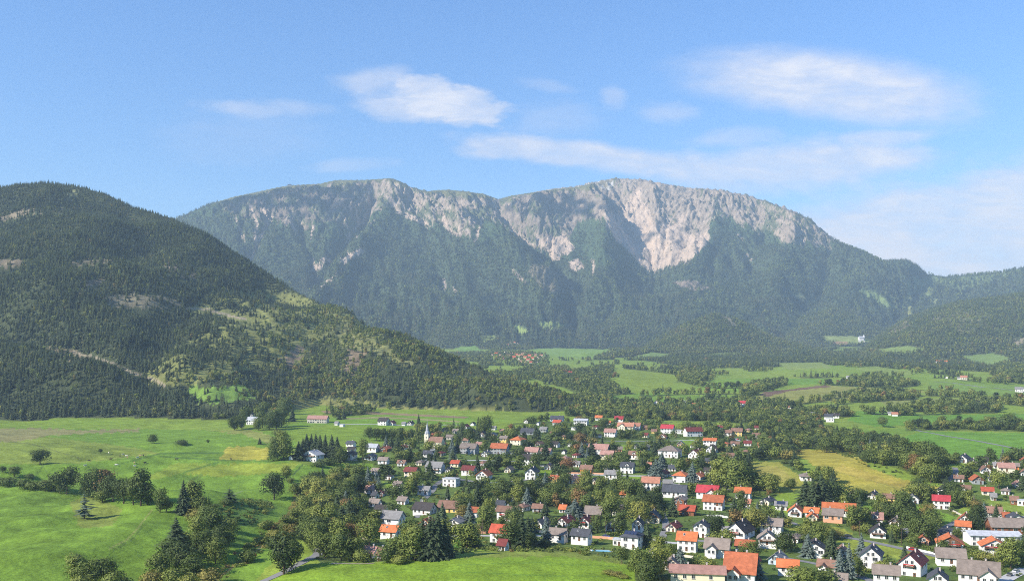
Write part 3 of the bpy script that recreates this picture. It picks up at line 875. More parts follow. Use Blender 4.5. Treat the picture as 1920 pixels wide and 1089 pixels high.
for poly, rgb in [([(955, 608), (975, 611), (992, 622), (975, 629)], (0.20, 0.27, 0.07)), ([(1008, 606), (1030, 602), (1062, 609), (1050, 615), (1015, 619)], (0.20, 0.27, 0.07)),
                  ([(900, 630), (930, 628), (928, 638), (905, 642)], (0.18, 0.25, 0.07)), ([(1655, 540), (1690, 575), (1700, 580), (1670, 560)], (0.20, 0.23, 0.08)), ([(1700, 525), (1708, 525), (1709, 590), (1703, 590)], (0.22, 0.24, 0.08)),
                  ([(1712, 520), (1760, 522), (1740, 560), (1715, 545)], (0.15, 0.18, 0.06)), ([(1740, 560), (1760, 560), (1750, 578)], (0.2, 0.22, 0.08)), ([(1628, 610), (1650, 622), (1640, 625)], (0.28, 0.28, 0.08)),
                  ([(1258, 530), (1300, 525), (1335, 543), (1300, 545)], (0.22, 0.17, 0.13)), ([(1600, 540), (1640, 548), (1690, 580), (1660, 575)], (0.15, 0.20, 0.07)), ([(1480, 548), (1500, 550), (1510, 560), (1490, 560)], (0.17, 0.18, 0.08)),
                  ([(1000, 490), (1040, 505), (1085, 535), (1060, 550), (1020, 545), (990, 510)], (0.15, 0.13, 0.085))]:
    mk = paint(poly, rgb, 4, None, 0.12)
    mk &= (MM | HM)
    DC[mk] *= 0.12 if rgb[1] > 0.175 else 0.45
    DB[mk] = 0
sadd = MM & (PYg < itp(PX, [(1730, 500), (1745, 530), (1800, 545), (1870, 525), (1925, 500)])) & (PX > 1730)
RGBg[sadd] = (0.11, 0.145, 0.05)
DC[sadd] *= 0.35
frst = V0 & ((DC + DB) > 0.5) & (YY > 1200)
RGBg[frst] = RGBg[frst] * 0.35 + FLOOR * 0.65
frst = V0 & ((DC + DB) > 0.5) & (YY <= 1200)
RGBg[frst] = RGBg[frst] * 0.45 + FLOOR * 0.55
RGBg = np.clip(RGBg, 0.008, 0.8)

# ------------------------------------------------------------------ materials
MATS = {}


def new_mat(name):
    mt_ = bpy.data.materials.new(name)
    mt_.use_nodes = True
    t = NT(mt_.node_tree)
    bs = t.n.get('Principled BSDF')
    bs.inputs['Roughness'].default_value = 0.85
    MATS[name] = mt_
    return mt_, t, bs


def terrain_mat(name, s1, s2, amp, bump, bscale):
    mt_, t, bs = new_mat(name)
    a = t.node('ShaderNodeAttribute', attribute_name='cover')
    g = t.node('ShaderNodeNewGeometry')
    P = g.outputs['Position']
    n1 = t.noise(P, s1, 6, 0.6)
    n2 = t.noise(P, s2, 5, 0.6)
    f = t.math('MULTIPLY', t.rng(n1, 0.25, 0.75, 1 - amp, 1 + amp), t.rng(n2, 0.25, 0.75, 1 - amp, 1 + amp))
    if name == 'meadow':      # tufts and mowing traces
        n3 = t.noise(P, 0.22, 3, 0.8)
        f = t.math('MULTIPLY', f, t.rng(n3, 0.60, 0.68, 1.0, 0.72))
        wv = t.node('ShaderNodeTexWave', wave_type='BANDS', bands_direction='DIAGONAL')
        t.l.new(P, wv.inputs['Vector'])
        wv.inputs['Scale'].default_value = 0.035
        wv.inputs['Distortion'].default_value = 5.0
        wv.inputs['Detail'].default_value = 2.0
        wv.inputs['Detail Scale'].default_value = 0.3
        f = t.math('MULTIPLY', f, t.rng(wv.outputs['Fac'], 0, 1, 0.95, 1.05))
    sc = t.node('ShaderNodeVectorMath', operation='SCALE')
    t.l.new(a.outputs['Color'], sc.inputs[0])
    t.l.new(f, sc.inputs['Scale'])
    t.l.new(sc.outputs[0], bs.inputs['Base Color'])
    bs.inputs['Roughness'].default_value = 0.95
    bs.inputs['Specular IOR Level'].default_value = 0.1
    b = t.node('ShaderNodeBump')
    b.inputs['Strength'].default_value = 1.0
    b.inputs['Distance'].default_value = bump
    t.l.new(t.noise(P, bscale, 6, 0.65), b.inputs['Height'])
    t.l.new(b.outputs[0], bs.inputs['Normal'])
    return mt_


terrain_mat('meadow', 0.55, 0.07, 0.30, 0.55, 0.45)
terrain_mat('hillside', 0.25, 0.03, 0.22, 1.5, 0.2)
terrain_mat('limestone', 0.05, 0.012, 0.20, 22.0, 0.022)


def plain(name, rgb, rough=0.8, var=0.12, scale=1.2, spec=0.3, rnd=0.0, bump=0.0):
    mt_, t, bs = new_mat(name)
    tc = t.node('ShaderNodeTexCoord')
    n = t.noise(tc.outputs['Object'], scale, 5, 0.6)
    f = t.rng(n, 0.25, 0.75, 1 - var, 1 + var)
    if rnd:
        oi = t.node('ShaderNodeObjectInfo')
        f = t.math('MULTIPLY', f, t.rng(oi.outputs['Random'], 0, 1, 1 - rnd, 1 + rnd))
    sc = t.node('ShaderNodeVectorMath', operation='SCALE')
    sc.inputs[0].default_value = rgb
    t.l.new(f, sc.inputs['Scale'])
    t.l.new(sc.outputs[0], bs.inputs['Base Color'])
    bs.inputs['Roughness'].default_value = rough
    bs.inputs['Specular IOR Level'].default_value = spec
    if bump:
        b = t.node('ShaderNodeBump')
        b.inputs['Distance'].default_value = bump
        t.l.new(n, b.inputs['Height'])
        t.l.new(b.outputs[0], bs.inputs['Normal'])
    return mt_


def roof_mat(name, rgb, rough=0.75):
    mt_, t, bs = new_mat(name)
    tc = t.node('ShaderNodeTexCoord')
    P = tc.outputs['Object']
    wv = t.node('ShaderNodeTexWave', wave_type='BANDS', bands_direction='Z')
    t.l.new(P, wv.inputs['Vector'])
    wv.inputs['Scale'].default_value = 1.3
    wv.inputs['Distortion'].default_value = 0.6
    n = t.noise(P, 0.55, 6, 0.65)
    n2 = t.noise(P, 3.5, 4, 0.6)
    f = t.math('MULTIPLY', t.rng(n, 0.25, 0.75, 0.66, 1.28), t.rng(wv.outputs['Fac'], 0, 1, 0.86, 1.08))
    f = t.math('MULTIPLY', f, t.rng(n2, 0.25, 0.75, 0.85, 1.15))
    oi = t.node('ShaderNodeObjectInfo')
    f = t.math('MULTIPLY', f, t.rng(oi.outputs['Random'], 0, 1, 0.86, 1.14))
    sc = t.node('ShaderNodeVectorMath', operation='SCALE')
    sc.inputs[0].default_value = rgb
    t.l.new(f, sc.inputs['Scale'])
    t.l.new(sc.outputs[0], bs.inputs['Base Color'])
    bs.inputs['Roughness'].default_value = rough
    bs.inputs['Specular IOR Level'].default_value = 0.25
    return mt_


ROOFS = {'orange': (0.50, 0.15, 0.055), 'red': (0.42, 0.085, 0.045), 'crimson': (0.40, 0.045, 0.055), 'maroon': (0.17, 0.04, 0.035),
         'brown': (0.23, 0.13, 0.09), 'pink': (0.36, 0.20, 0.16), 'taupe': (0.23, 0.185, 0.155), 'grey': (0.23, 0.22, 0.21),
         'slate': (0.065, 0.068, 0.078), 'dark': (0.05, 0.042, 0.04), 'salmon': (0.42, 0.19, 0.12), 'pale': (0.42, 0.43, 0.45), 'rust': (0.36, 0.11, 0.05)}
WALLS = {'white': (0.72, 0.70, 0.66), 'cream': (0.74, 0.66, 0.48), 'yellow': (0.70, 0.50, 0.17), 'blue': (0.42, 0.52, 0.62), 'greywall': (0.32, 0.34, 0.35),
         'wood': (0.22, 0.09, 0.045), 'salmonwall': (0.62, 0.33, 0.2), 'orangewall': (0.60, 0.22, 0.07), 'stone': (0.52, 0.47, 0.4)}
for k_, v_ in ROOFS.items():
    roof_mat('roof_' + k_, v_)
for k_, v_ in WALLS.items():
    plain('wall_' + k_, v_, 0.9, 0.07, 0.6, 0.2, 0.05)
plain('timber', (0.14, 0.07, 0.035), 0.8, 0.25, 3.0)
plain('window_frame', (0.62, 0.60, 0.56), 0.6, 0.05)
plain('flower_red', (0.45, 0.03, 0.03), 0.8, 0.4, 6.0)
plain('chimney_plaster', (0.50, 0.42, 0.38), 0.9, 0.2, 2.0)
plain('bark', (0.085, 0.06, 0.04), 0.95, 0.3, 3.0)
plain('concrete', (0.45, 0.44, 0.42), 0.9, 0.12, 0.4)
plain('asphalt', (0.20, 0.195, 0.19), 0.9, 0.15, 0.3)
plain('track', (0.33, 0.28, 0.21), 0.95, 0.2, 0.3)
plain('pool_water', (0.10, 0.36, 0.45), 0.15, 0.08, 0.8, 0.5)
plain('cow_white', (0.62, 0.58, 0.50), 0.9, 0.1)
plain('cow_dark', (0.05, 0.035, 0.03), 0.9, 0.1)
plain('cow_tan', (0.42, 0.27, 0.15), 0.9, 0.1)
plain('tyre', (0.03, 0.03, 0.03), 0.9, 0.1)
plain('dish', (0.6, 0.6, 0.6), 0.5, 0.05)
for nm, c in (('white', (0.75, 0.75, 0.75)), ('black', (0.03, 0.03, 0.035)), ('red', (0.4, 0.03, 0.03)), ('silver', (0.4, 0.41, 0.42)), ('blue', (0.05, 0.1, 0.3))):
    plain('paint_' + nm, c, 0.3, 0.02, 1.0, 0.5)
mt_, t_, b_ = new_mat('glass')
b_.inputs['Base Color'].default_value = (0.035, 0.042, 0.05, 1)
b_.inputs['Roughness'].default_value = 0.12
mt_, t_, b_ = new_mat('solar')
b_.inputs['Base Color'].default_value = (0.03, 0.04, 0.08, 1)
b_.inputs['Roughness'].default_value = 0.2


def leaf_mat(name, mode, stops):
    """mode 'obj': tint from the object's own colour; 'inst': tint attribute of scattered trees"""
    mt_, t, bs = new_mat(name)
    rnd = t.node('ShaderNodeAttribute', attribute_name='rnd')
    fr = t.rng(rnd.outputs['Fac'], 0, 1, 0.72, 1.28)
    if mode == 'obj':
        oi = t.node('ShaderNodeObjectInfo')
        base = oi.outputs['Color']
    else:
        at_ = t.node('ShaderNodeAttribute', attribute_name='tint', attribute_type='INSTANCER')
        cr = t.node('ShaderNodeValToRGB')
        el_ = cr.color_ramp.elements
        el_[0].position, el_[0].color = stops[0][0], stops[0][1] + (1,)
        el_[1].position, el_[1].color = stops[-1][0], stops[-1][1] + (1,)
        for p, c in stops[1:-1]:
            e = el_.new(p)
            e.color = c + (1,)
        t.l.new(at_.outputs['Fac'], cr.inputs[0])
        base = cr.outputs[0]
    sc = t.node('ShaderNodeVectorMath', operation='SCALE')
    t.l.new(base, sc.inputs[0])
    t.l.new(fr, sc.inputs['Scale'])
    t.l.new(sc.outputs[0], bs.inputs['Base Color'])
    bs.inputs['Roughness'].default_value = 0.7
    bs.inputs['Specular IOR Level'].default_value = 0.25
    tr = t.node('ShaderNodeBsdfTranslucent')
    s2 = t.node('ShaderNodeVectorMath', operation='MULTIPLY')
    t.l.new(sc.outputs[0], s2.inputs[0])
    s2.inputs[1].default_value = (1.3, 1.4, 0.6)
    t.l.new(s2.outputs[0], tr.inputs[0])
    mx = t.node('ShaderNodeMixShader')
    mx.inputs[0].default_value = 0.22
    t.l.new(bs.outputs[0], mx.inputs[1])
    t.l.new(tr.outputs[0], mx.inputs[2])
    t.l.new(mx.outputs[0], t.n['Material Output'].inputs[0])
    return mt_


BROAD = [(0.0, (0.032, 0.052, 0.016)), (0.3, (0.100, 0.135, 0.030)), (0.55, (0.160, 0.195, 0.040)), (0.75, (0.225, 0.245, 0.048)), (0.88, (0.225, 0.215, 0.05)), (1.0, (0.23, 0.12, 0.05))]  # darkest stop holds the backlit shade of the pasture tree row
CONIF = [(0.0, (0.040, 0.058, 0.024)), (0.5, (0.072, 0.095, 0.036)), (0.85, (0.120, 0.138, 0.048)), (1.0, (0.15, 0.12, 0.06))]
leaf_mat('leaves', 'obj', None)
leaf_mat('leaves_scattered', 'inst', BROAD)
leaf_mat('needles_scattered', 'inst', CONIF)


def ramp(stops, t):
    return tuple(float(np.interp(t, [s[0] for s in stops], [s[1][i] for s in stops])) for i in range(3))


# ------------------------------------------------------------------ object helpers
def mesh_obj(name, me, parent=None, loc=None):
    o = bpy.data.objects.new(name, me)
    COL.objects.link(o)
    if parent is not None:
        o.parent = parent
    if loc is not None:
        o.location = loc
    return o


def empty(name, loc, rz=0.0):
    o = bpy.data.objects.new(name, None)
    o.location = loc
    o.rotation_euler = (0, 0, rz)
    o.empty_display_size = 0.5
    COL.objects.link(o)
    return o


def tag(o, label=None, cat=None, group=None, kind=None):
    if label:
        o['label'] = label
    if cat:
        o['category'] = cat
    if group:
        o['group'] = group
    if kind:
        o['kind'] = kind
    return o


def mesh_from(name, verts, faces, mats=(), idx=None, smooth=False):
    me = bpy.data.meshes.new(name)
    me.from_pydata([tuple(v) for v in verts], [], [tuple(f) for f in faces])
    for m_ in mats:
        me.materials.append(MATS[m_])
    if idx is not None:
        me.polygons.foreach_set('material_index', np.array(idx, np.int32))
    if smooth:
        me.polygons.foreach_set('use_smooth', np.ones(len(me.polygons), bool))
    me.update()
    return me


class MB:
    """collects simple solids into one mesh"""
    def __init__(self):
        self.v, self.f, self.m = [], [], []

    def add(self, vs, fs, m=0):
        o = len(self.v)
        self.v += [tuple(v) for v in vs]
        self.f += [tuple(i + o for i in f) for f in fs]
        self.m += [m] * len(fs)
        return self

    def box(self, x0, x1, y0, y1, z0, z1, m=0):
        vs = [(x0, y0, z0), (x1, y0, z0), (x1, y1, z0), (x0, y1, z0), (x0, y0, z1), (x1, y0, z1), (x1, y1, z1), (x0, y1, z1)]
        fs = [(0, 3, 2, 1), (4, 5, 6, 7), (0, 1, 5, 4), (1, 2, 6, 5), (2, 3, 7, 6), (3, 0, 4, 7)]
        return self.add(vs, fs, m)

    def slab(self, quad, th, m=0):
        """a roof plane of thickness th below the given quad or triangle"""
        n = len(quad)
        vs = [tuple(q) for q in quad] + [(q[0], q[1], q[2] - th) for q in quad]
        fs = [tuple(range(n)), tuple(range(2 * n - 1, n - 1, -1))]
        for i in range(n):
            j = (i + 1) % n
            fs.append((i, i + n, j + n, j))
        return self.add(vs, fs, m)

    def tube(self, p0, p1, r0, r1, n=7, m=0):
        p0, p1 = Vector(p0), Vector(p1)
        d = (p1 - p0).normalized()
        a = d.orthogonal().normalized()
        b = d.cross(a)
        vs = []
        for p, r in ((p0, r0), (p1, r1)):
            for i in range(n):
                t = 2 * math.pi * i / n
                vs.append(p + a * (r * math.cos(t)) + b * (r * math.sin(t)))
        fs = [(i, (i + 1) % n, n + (i + 1) % n, n + i) for i in range(n)]
        fs.append(tuple(range(n, 2 * n)))
        return self.add(vs, fs, m)

    def mesh(self, name, *mats):
        return mesh_from(name, self.v, self.f, mats, self.m)

    def build(self, name, parent, *mats):
        return mesh_obj(name, self.mesh(name, *mats), parent)


# ------------------------------------------------------------------ terrain meshes
def terrain_piece(name, facemask, mat, label=None):
    nr, nc = PX.shape
    fr, fc = np.nonzero(facemask)
    a = fr * nc + fc
    quads = np.stack([a, a + 1, a + nc + 1, a + nc], 1)
    used, inv = np.unique(quads, return_inverse=True)
    co = np.stack([XX.ravel()[used], YY.ravel()[used], Hg.ravel()[used]], 1).astype(np.float32)
    cc = RGBg.reshape(-1, 3)[used]
    me = bpy.data.meshes.new(name)
    me.vertices.add(len(used))
    me.vertices.foreach_set('co', co.ravel())
    nf = len(quads)
    me.loops.add(nf * 4)
    me.polygons.add(nf)
    me.loops.foreach_set('vertex_index', inv.reshape(-1).astype(np.int32))
    me.polygons.foreach_set('loop_start', np.arange(0, nf * 4, 4, dtype=np.int32))
    me.polygons.foreach_set('use_smooth', np.ones(nf, bool))
    me.update(calc_edges=True)
    ca = me.color_attributes.new('cover', 'FLOAT_COLOR', 'POINT')
    ca.data.foreach_set('color', np.concatenate([cc, np.ones((len(cc), 1))], 1).astype(np.float32).ravel())
    me.materials.append(MATS[mat])
    o = mesh_obj(name, me)
    o['kind'] = 'structure'
    return o


RF = REG[:-1, :-1]
terrain_piece('ground', RF == 0, 'meadow')
terrain_piece('wooded_hillside', RF == 1, 'hillside')
terrain_piece('mountain', RF == 2, 'limestone')
terrain_piece('far_hills', RF > 2, 'hillside')


def strip(name, pts, width, mat, lift=0.12, step=4.0, worldw=True):
    """a road or path laid on the ground along points seen at (bearing, elevation)"""
    P = [Vector(at(*p)) for p in pts]
    Q = []
    for a, b in zip(P[:-1], P[1:]):
        n = max(1, int((b - a).length / step))
        for i in range(n):
            Q.append(a.lerp(b, i / n))
    Q.append(P[-1])
    # smooth
    for _ in range(6):
        Q = [Q[0]] + [(Q[i - 1] + Q[i] * 2 + Q[i + 1]) / 4 for i in range(1, len(Q) - 1)] + [Q[-1]]
    vs, fs = [], []
    for i, q in enumerate(Q):
        d = (Q[min(i + 1, len(Q) - 1)] - Q[max(i - 1, 0)])
        d.z = 0
        d.normalize()
        nrm = Vector((-d.y, d.x, 0))
        for s in (-1, -0.5, 0, 0.5, 1):
            x, y = q.x + nrm.x * s * width / 2, q.y + nrm.y * s * width / 2
            vs.append((x, y, gz(x, y) + lift))
    for i in range(len(Q) - 1):
        for j in range(4):
            a = i * 5 + j
            fs.append((a, a + 5, a + 6, a + 1))
    me = mesh_from(name, vs, fs, (mat,), smooth=True)
    o = mesh_obj(name, me)
    o['kind'] = 'structure'
    return o


ROADS = [('road', [(485, 1092), (530, 1072), (575, 1052), (600, 1038), (598, 1025)], 4.5, 'asphalt'),
         ('road', [(1495, 1001), (1560, 1003), (1620, 1012), (1700, 1030), (1762, 1043), (1800, 1052)], 5.0, 'asphalt'),
         ('road', [(1718, 806), (1780, 818), (1850, 830), (1925, 844)], 4.5, 'asphalt'),
         ('road', [(835, 1004), (880, 1003), (925, 1004)], 5.0, 'concrete'),
         ('road', [(1060, 888), (1120, 890), (1210, 892)], 4.5, 'concrete'),
         ('road', [(1770, 906), (1784, 896), (1794, 885), (1790, 876)], 4.0, 'asphalt'),
         ('road', [(1100, 1006), (1150, 1008), (1210, 1013), (1270, 1018)], 5.0, 'concrete'),
         ('road', [(1880, 1089), (1905, 1075), (1925, 1065)], 6.0, 'concrete'),
         ('path', [(1750, 715), (1790, 718), (1830, 724), (1925, 737)], 5.0, 'asphalt'),
         ('path', [(620, 1056), (660, 1057), (702, 1055)], 3.0, 'track'),
         ('road', [(800, 832), (815, 842), (812, 852), (800, 864)], 6.0, 'concrete'),
         ('road', [(625, 794), (680, 795), (760, 798), (800, 797), (860, 796)], 4.0, 'concrete'),
         ('road', [(1265, 826), (1290, 824), (1310, 827)], 4.0, 'concrete'),
         ('path', [(610, 866), (640, 862), (670, 862)], 3.0, 'track'),
         ('road', [(975, 1001), (1000, 1004), (1040, 1006), (1100, 1006)], 4.5, 'concrete'), ('road', [(1300, 1012), (1350, 1018), (1400, 1014), (1440, 1006), (1495, 1001)], 4.5, 'asphalt'),
         ('road', [(1470, 1045), (1540, 1058), (1600, 1076), (1650, 1095)], 4.5, 'asphalt'), ('road', [(1762, 1008), (1772, 988), (1800, 974), (1850, 964), (1925, 968)], 4.0, 'asphalt'),
         ('road', [(780, 970), (800, 930), (825, 900), (860, 897), (905, 906), (960, 903), (1060, 889)], 4.0, 'asphalt'), ('road', [(1210, 893), (1240, 902), (1300, 914), (1370, 917)], 4.0, 'asphalt'),
         ('road', [(800, 864), (830, 868), (900, 862), (960, 864), (1050, 880)], 4.0, 'concrete'), ('road', [(1120, 826), (1180, 828), (1230, 827), (1265, 826)], 4.0, 'asphalt'),
         ('road', [(1370, 945), (1420, 955), (1500, 985)], 3.5, 'asphalt'), ('road', [(1080, 940), (1130, 948), (1200, 944), (1240, 958), (1250, 985), (1240, 1012)], 4.0, 'asphalt'),
         ('parking_lot', [(1380, 826), (1390, 822)], 22.0, 'concrete')]
for nm, pts, w, mat in ROADS:
    strip(nm, pts, w, mat)

# ------------------------------------------------------------------ trees
R = np.random.RandomState(11)


def cards_mesh(name, C, N, size, aspect, mats, mat_i=0, rs=R, extra=None):
    """many small leaf faces: centres C, facing directions N"""
    n = len(C)
    N = N / np.maximum(np.linalg.norm(N, axis=1, keepdims=True), 1e-6)
    a = np.cross(N, rs.randn(n, 3))
    a /= np.maximum(np.linalg.norm(a, axis=1, keepdims=True), 1e-6)
    b = np.cross(N, a)
    s = (size * (0.65 + 0.7 * rs.rand(n)))[:, None]
    q = np.stack([C - a * s - b * s * aspect * 0.4, C + a * s * 0.2 - b * s * aspect, C + a * s + b * s * aspect * 0.3, C - a * s * 0.1 + b * s * aspect], 1)
    co = q.reshape(-1, 3)
    rnd = np.repeat(rs.rand(n), 4)
    me = bpy.data.meshes.new(name)
    me.vertices.add(n * 4)
    me.vertices.foreach_set('co', co.astype(np.float32).ravel())
    me.loops.add(n * 4)
    me.polygons.add(n)
    me.loops.foreach_set('vertex_index', np.arange(n * 4, dtype=np.int32))
    me.polygons.foreach_set('loop_start', np.arange(0, n * 4, 4, dtype=np.int32))
    me.update(calc_edges=True)
    at_ = me.attributes.new('rnd', 'FLOAT', 'POINT')
    at_.data.foreach_set('value', rnd.astype(np.float32))
    for m_ in mats:
        me.materials.append(MATS[m_])
    return me


def crown_points(n, rs, shape='round', lobes=16, gap=0.0):
    """points and outward directions over a lumpy crown of unit height (z 0.12..1), unit half-width 0.5"""
    L = []
    for i in range(lobes):
        d = rs.randn(3)
        d /= np.linalg.norm(d)
        rr = rs.rand() ** 0.5
        if shape == 'round':
            zz = 0.22 + 0.60 * rs.rand()
            w = 0.33 * (1 - abs((zz - 0.45) / 0.62) ** 2.2)
            c = np.array([d[0] * w * rr, d[1] * w * rr, zz])
            r = 0.13 + 0.09 * rs.rand()
        elif shape == 'tall':
            z = 0.18 + 0.70 * rs.rand()
            w = 0.24 * math.sin(math.pi * min(1, (z - 0.02) * 0.98)) + 0.03
            c = np.array([d[0] * w * rr, d[1] * w * rr, z])
            r = 0.11 + 0.08 * rs.rand()
        else:  # bush
            c = np.array([d[0] * 0.34 * rr, d[1] * 0.34 * rr, 0.38 + d[2] * 0.2 * rr])
            r = 0.22 + 0.12 * rs.rand()
        L.append((c, r))
    k = rs.randint(0, lobes, n)
    d = rs.randn(n, 3)
    d /= np.linalg.norm(d, axis=1, keepdims=True)
    C0 = np.array([l[0] for l in L])[k]
    r0 = np.array([l[1] for l in L])[k]
    rad = r0 * (0.55 + 0.5 * rs.rand(n) ** 0.5)
    C = C0 + d * rad[:, None]
    C[:, 2] = np.maximum(C[:, 2], 0.04 + 0.05 * rs.rand(n))
    mid = np.array([0, 0, 0.5])
    out = (C - mid)
    out /= np.linalg.norm(out, axis=1, keepdims=True)
    N = d * 1.0 + out * 0.5 + rs.randn(n, 3) * 0.30
    return C, N, L


def make_crown(name, n, rs, shape, mat, lobes=16, size=0.030):
    C, N, L = crown_points(n, rs, shape, lobes)
    return cards_mesh(name, C, N, size, 0.8, [mat], rs=rs), L


def make_trunk(name, rs, L, h0=0.02, limbs=5):
    b = MB()
    b.tube((0, 0, -0.04), (0.005, 0.0, 0.30), 0.024, 0.018, 8)
    b.tube((0.005, 0.0, 0.30), (0.0, 0.01, 0.68), 0.018, 0.008, 7)
    for i in range(limbs):
        c = L[rs.randint(len(L))][0]
        b.tube((0.003, 0, 0.18 + 0.25 * rs.rand()), tuple(c), 0.010, 0.004, 5)
    return b.mesh(name, 'bark')


def conifer_cards(n_tiers, per, rs, width=0.20, droop=0.35, ragged=0.25):
    """drooping boughs in whorls; returns vertices/faces/rnd of a crown of unit height"""
    V, Fc, Rn = [], [], []
    for i in range(n_tiers):
        t = (i + 0.5) / n_tiers
        z = 0.07 + 0.90 * t
        r = width * (1 - t) ** 0.85 * (0.9 + 0.25 * rs.rand()) + 0.012
        nb = max(4, int(per * (1 - 0.45 * t)))
        off = rs.rand() * 6.28
        for j in range(nb):
            a = off + 2 * math.pi * (j + 0.35 * rs.randn()) / nb
            rr = r * (1 + ragged * rs.randn() * 0.8)
            ca, sa = math.cos(a), math.sin(a)
            wd = 2.3 * r / nb + 0.012
            lift = z + 0.03 * rs.randn() * (1 - t)
            tip = (ca * rr, sa * rr, lift - droop * rr)
            mid1 = (ca * rr * 0.55 - sa * wd, sa * rr * 0.55 + ca * wd, lift - droop * rr * 0.62)
            mid2 = (ca * rr * 0.55 + sa * wd, sa * rr * 0.55 - ca * wd, lift - droop * rr * 0.62)
            root = (0, 0, lift + 0.055 * (1 - t) + 0.02)
            o = len(V)
            V += [root, mid1, tip, mid2]
            Fc += [(o, o + 1, o + 2), (o, o + 2, o + 3)]
            Rn += [rs.rand()] * 4
    o = len(V)
    V += [(0.012, 0, 0.93), (-0.008, 0.01, 0.93), (-0.006, -0.011, 0.93), (0, 0, 1.0)]
    Fc += [(o, o + 1, o + 3), (o + 1, o + 2, o + 3), (o + 2, o, o + 3)]
    Rn += [0.6] * 4
    return V, Fc, Rn


def conifer_mesh(name, tiers, per, rs, mat, **kw):
    V, Fc, Rn = conifer_cards(tiers, per, rs, **kw)
    me = mesh_from(name, V, Fc, (mat,))
    at_ = me.attributes.new('rnd', 'FLOAT', 'POINT')
    at_.data.foreach_set('value', np.array(Rn, np.float32))
    return me


def join_trunk(me, mat, r=0.016, h=0.5):
    """append a plain trunk to a scattered tree's mesh"""
    bm = bmesh.new()
    bm.from_mesh(me)
    n = 5
    vs = [bm.verts.new((math.cos(6.283 * i / n) * r, math.sin(6.283 * i / n) * r, -0.06)) for i in range(n)]
    top = bm.verts.new((0, 0, h))
    mi = len(me.materials)
    me.materials.append(MATS[mat])
    for i in range(n):
        f = bm.faces.new((vs[i], vs[(i + 1) % n], top))
        f.material_index = mi
    bm.to_mesh(me)
    bm.free()
    return me


def scatter(name, pts, scale, rotz, tint, meshes, label, cat=None):
    """one object: a mass of trees placed by geometry nodes at its vertices"""
    me = bpy.data.meshes.new(name)
    n = len(pts)
    me.vertices.add(n)
    me.vertices.foreach_set('co', np.asarray(pts, np.float32).ravel())
    for nm, ty, dat, key in (('size', 'FLOAT_VECTOR', scale, 'vector'), ('turn', 'FLOAT', rotz, 'value'), ('tint', 'FLOAT', tint, 'value'), ('pick', 'INT', R.randint(0, len(meshes), n), 'value')):
        a = me.attributes.new(nm, ty, 'POINT')
        a.data.foreach_set(key, np.asarray(dat, np.int32 if ty == 'INT' else np.float32).ravel())
    o = mesh_obj(name, me)
    ng = bpy.data.node_groups.new(name, 'GeometryNodeTree')
    ng.interface.new_socket('Geometry', in_out='INPUT', socket_type='NodeSocketGeometry')
    ng.interface.new_socket('Geometry', in_out='OUTPUT', socket_type='NodeSocketGeometry')
    nd, lk = ng.nodes, ng.links
    gi, go = nd.new('NodeGroupInput'), nd.new('NodeGroupOutput')
    ip = nd.new('GeometryNodeInstanceOnPoints')
    jn = nd.new('GeometryNodeGeometryToInstance')
    lk.new(gi.outputs[0], ip.inputs['Points'])
    for m_ in meshes:
        src = bpy.data.objects.new(name + '_kind', m_)
        oi = nd.new('GeometryNodeObjectInfo')
        oi.inputs['Object'].default_value = src
        lk.new(oi.outputs['Geometry'], jn.inputs[0])
    lk.new(jn.outputs[0], ip.inputs['Instance'])
    ip.inputs['Pick Instance'].default_value = True

    def na(nm, dt):
        x = nd.new('GeometryNodeInputNamedAttribute')
        x.data_type = dt
        x.inputs['Name'].default_value = nm
        return x.outputs[0]
    lk.new(na('pick', 'INT'), ip.inputs['Instance Index'])
    lk.new(na('size', 'FLOAT_VECTOR'), ip.inputs['Scale'])
    cx = nd.new('ShaderNodeCombineXYZ')
    lk.new(na('turn', 'FLOAT'), cx.inputs[2])
    e2 = nd.new('FunctionNodeEulerToRotation')
    lk.new(cx.outputs[0], e2.inputs[0])
    lk.new(e2.outputs[0], ip.inputs['Rotation'])
    lk.new(ip.outputs[0], go.inputs[0])
    md = o.modifiers.new('scatter', 'NODES')
    md.node_group = ng
    tag(o, label, cat, None, 'stuff')
    return o


# meshes of the scattered kinds
rs = np.random.RandomState(3)
FARCON = [conifer_mesh('far_spruce', 4, 6, rs, 'needles_scattered', width=0.24, ragged=0.2) for _ in range(3)]
MIDCON = [join_trunk(conifer_mesh('mid_spruce', 9, 9, rs, 'needles_scattered', width=w_, ragged=0.3), 'bark') for w_ in (0.16, 0.19, 0.22, 0.17)]
MIDBRO = [join_trunk(make_crown('mid_tree', 230, rs, s_, 'leaves_scattered', 10, 0.060)[0], 'bark') for s_ in ('round', 'tall', 'round', 'tall', 'round')]
FARBRO = [make_crown('far_tree', 70, rs, 'round', 'leaves_scattered', 6, 0.10)[0] for _ in range(3)]
NEARBRO = [join_trunk(make_crown('garden_tree', 700, rs, s_, 'leaves_scattered', 14, 0.038)[0], 'bark') for s_ in ('round', 'tall', 'bush', 'round')]

SC = {'far': [], 'mid': []}


def candidates(x0, x1, y0, y1, sp):
    xs = np.arange(x0, x1, sp)
    ys = np.arange(y0, y1, sp)
    X, Y = np.meshgrid(xs, ys)
    X = X + R.uniform(-0.48, 0.48, X.shape) * sp
    Y = Y + R.uniform(-0.48, 0.48, Y.shape) * sp
    X, Y = X.ravel(), Y.ravel()
    px = CX + F * X / Y
    k = (px > -90) & (px < 2010)
    return X[k], Y[k]


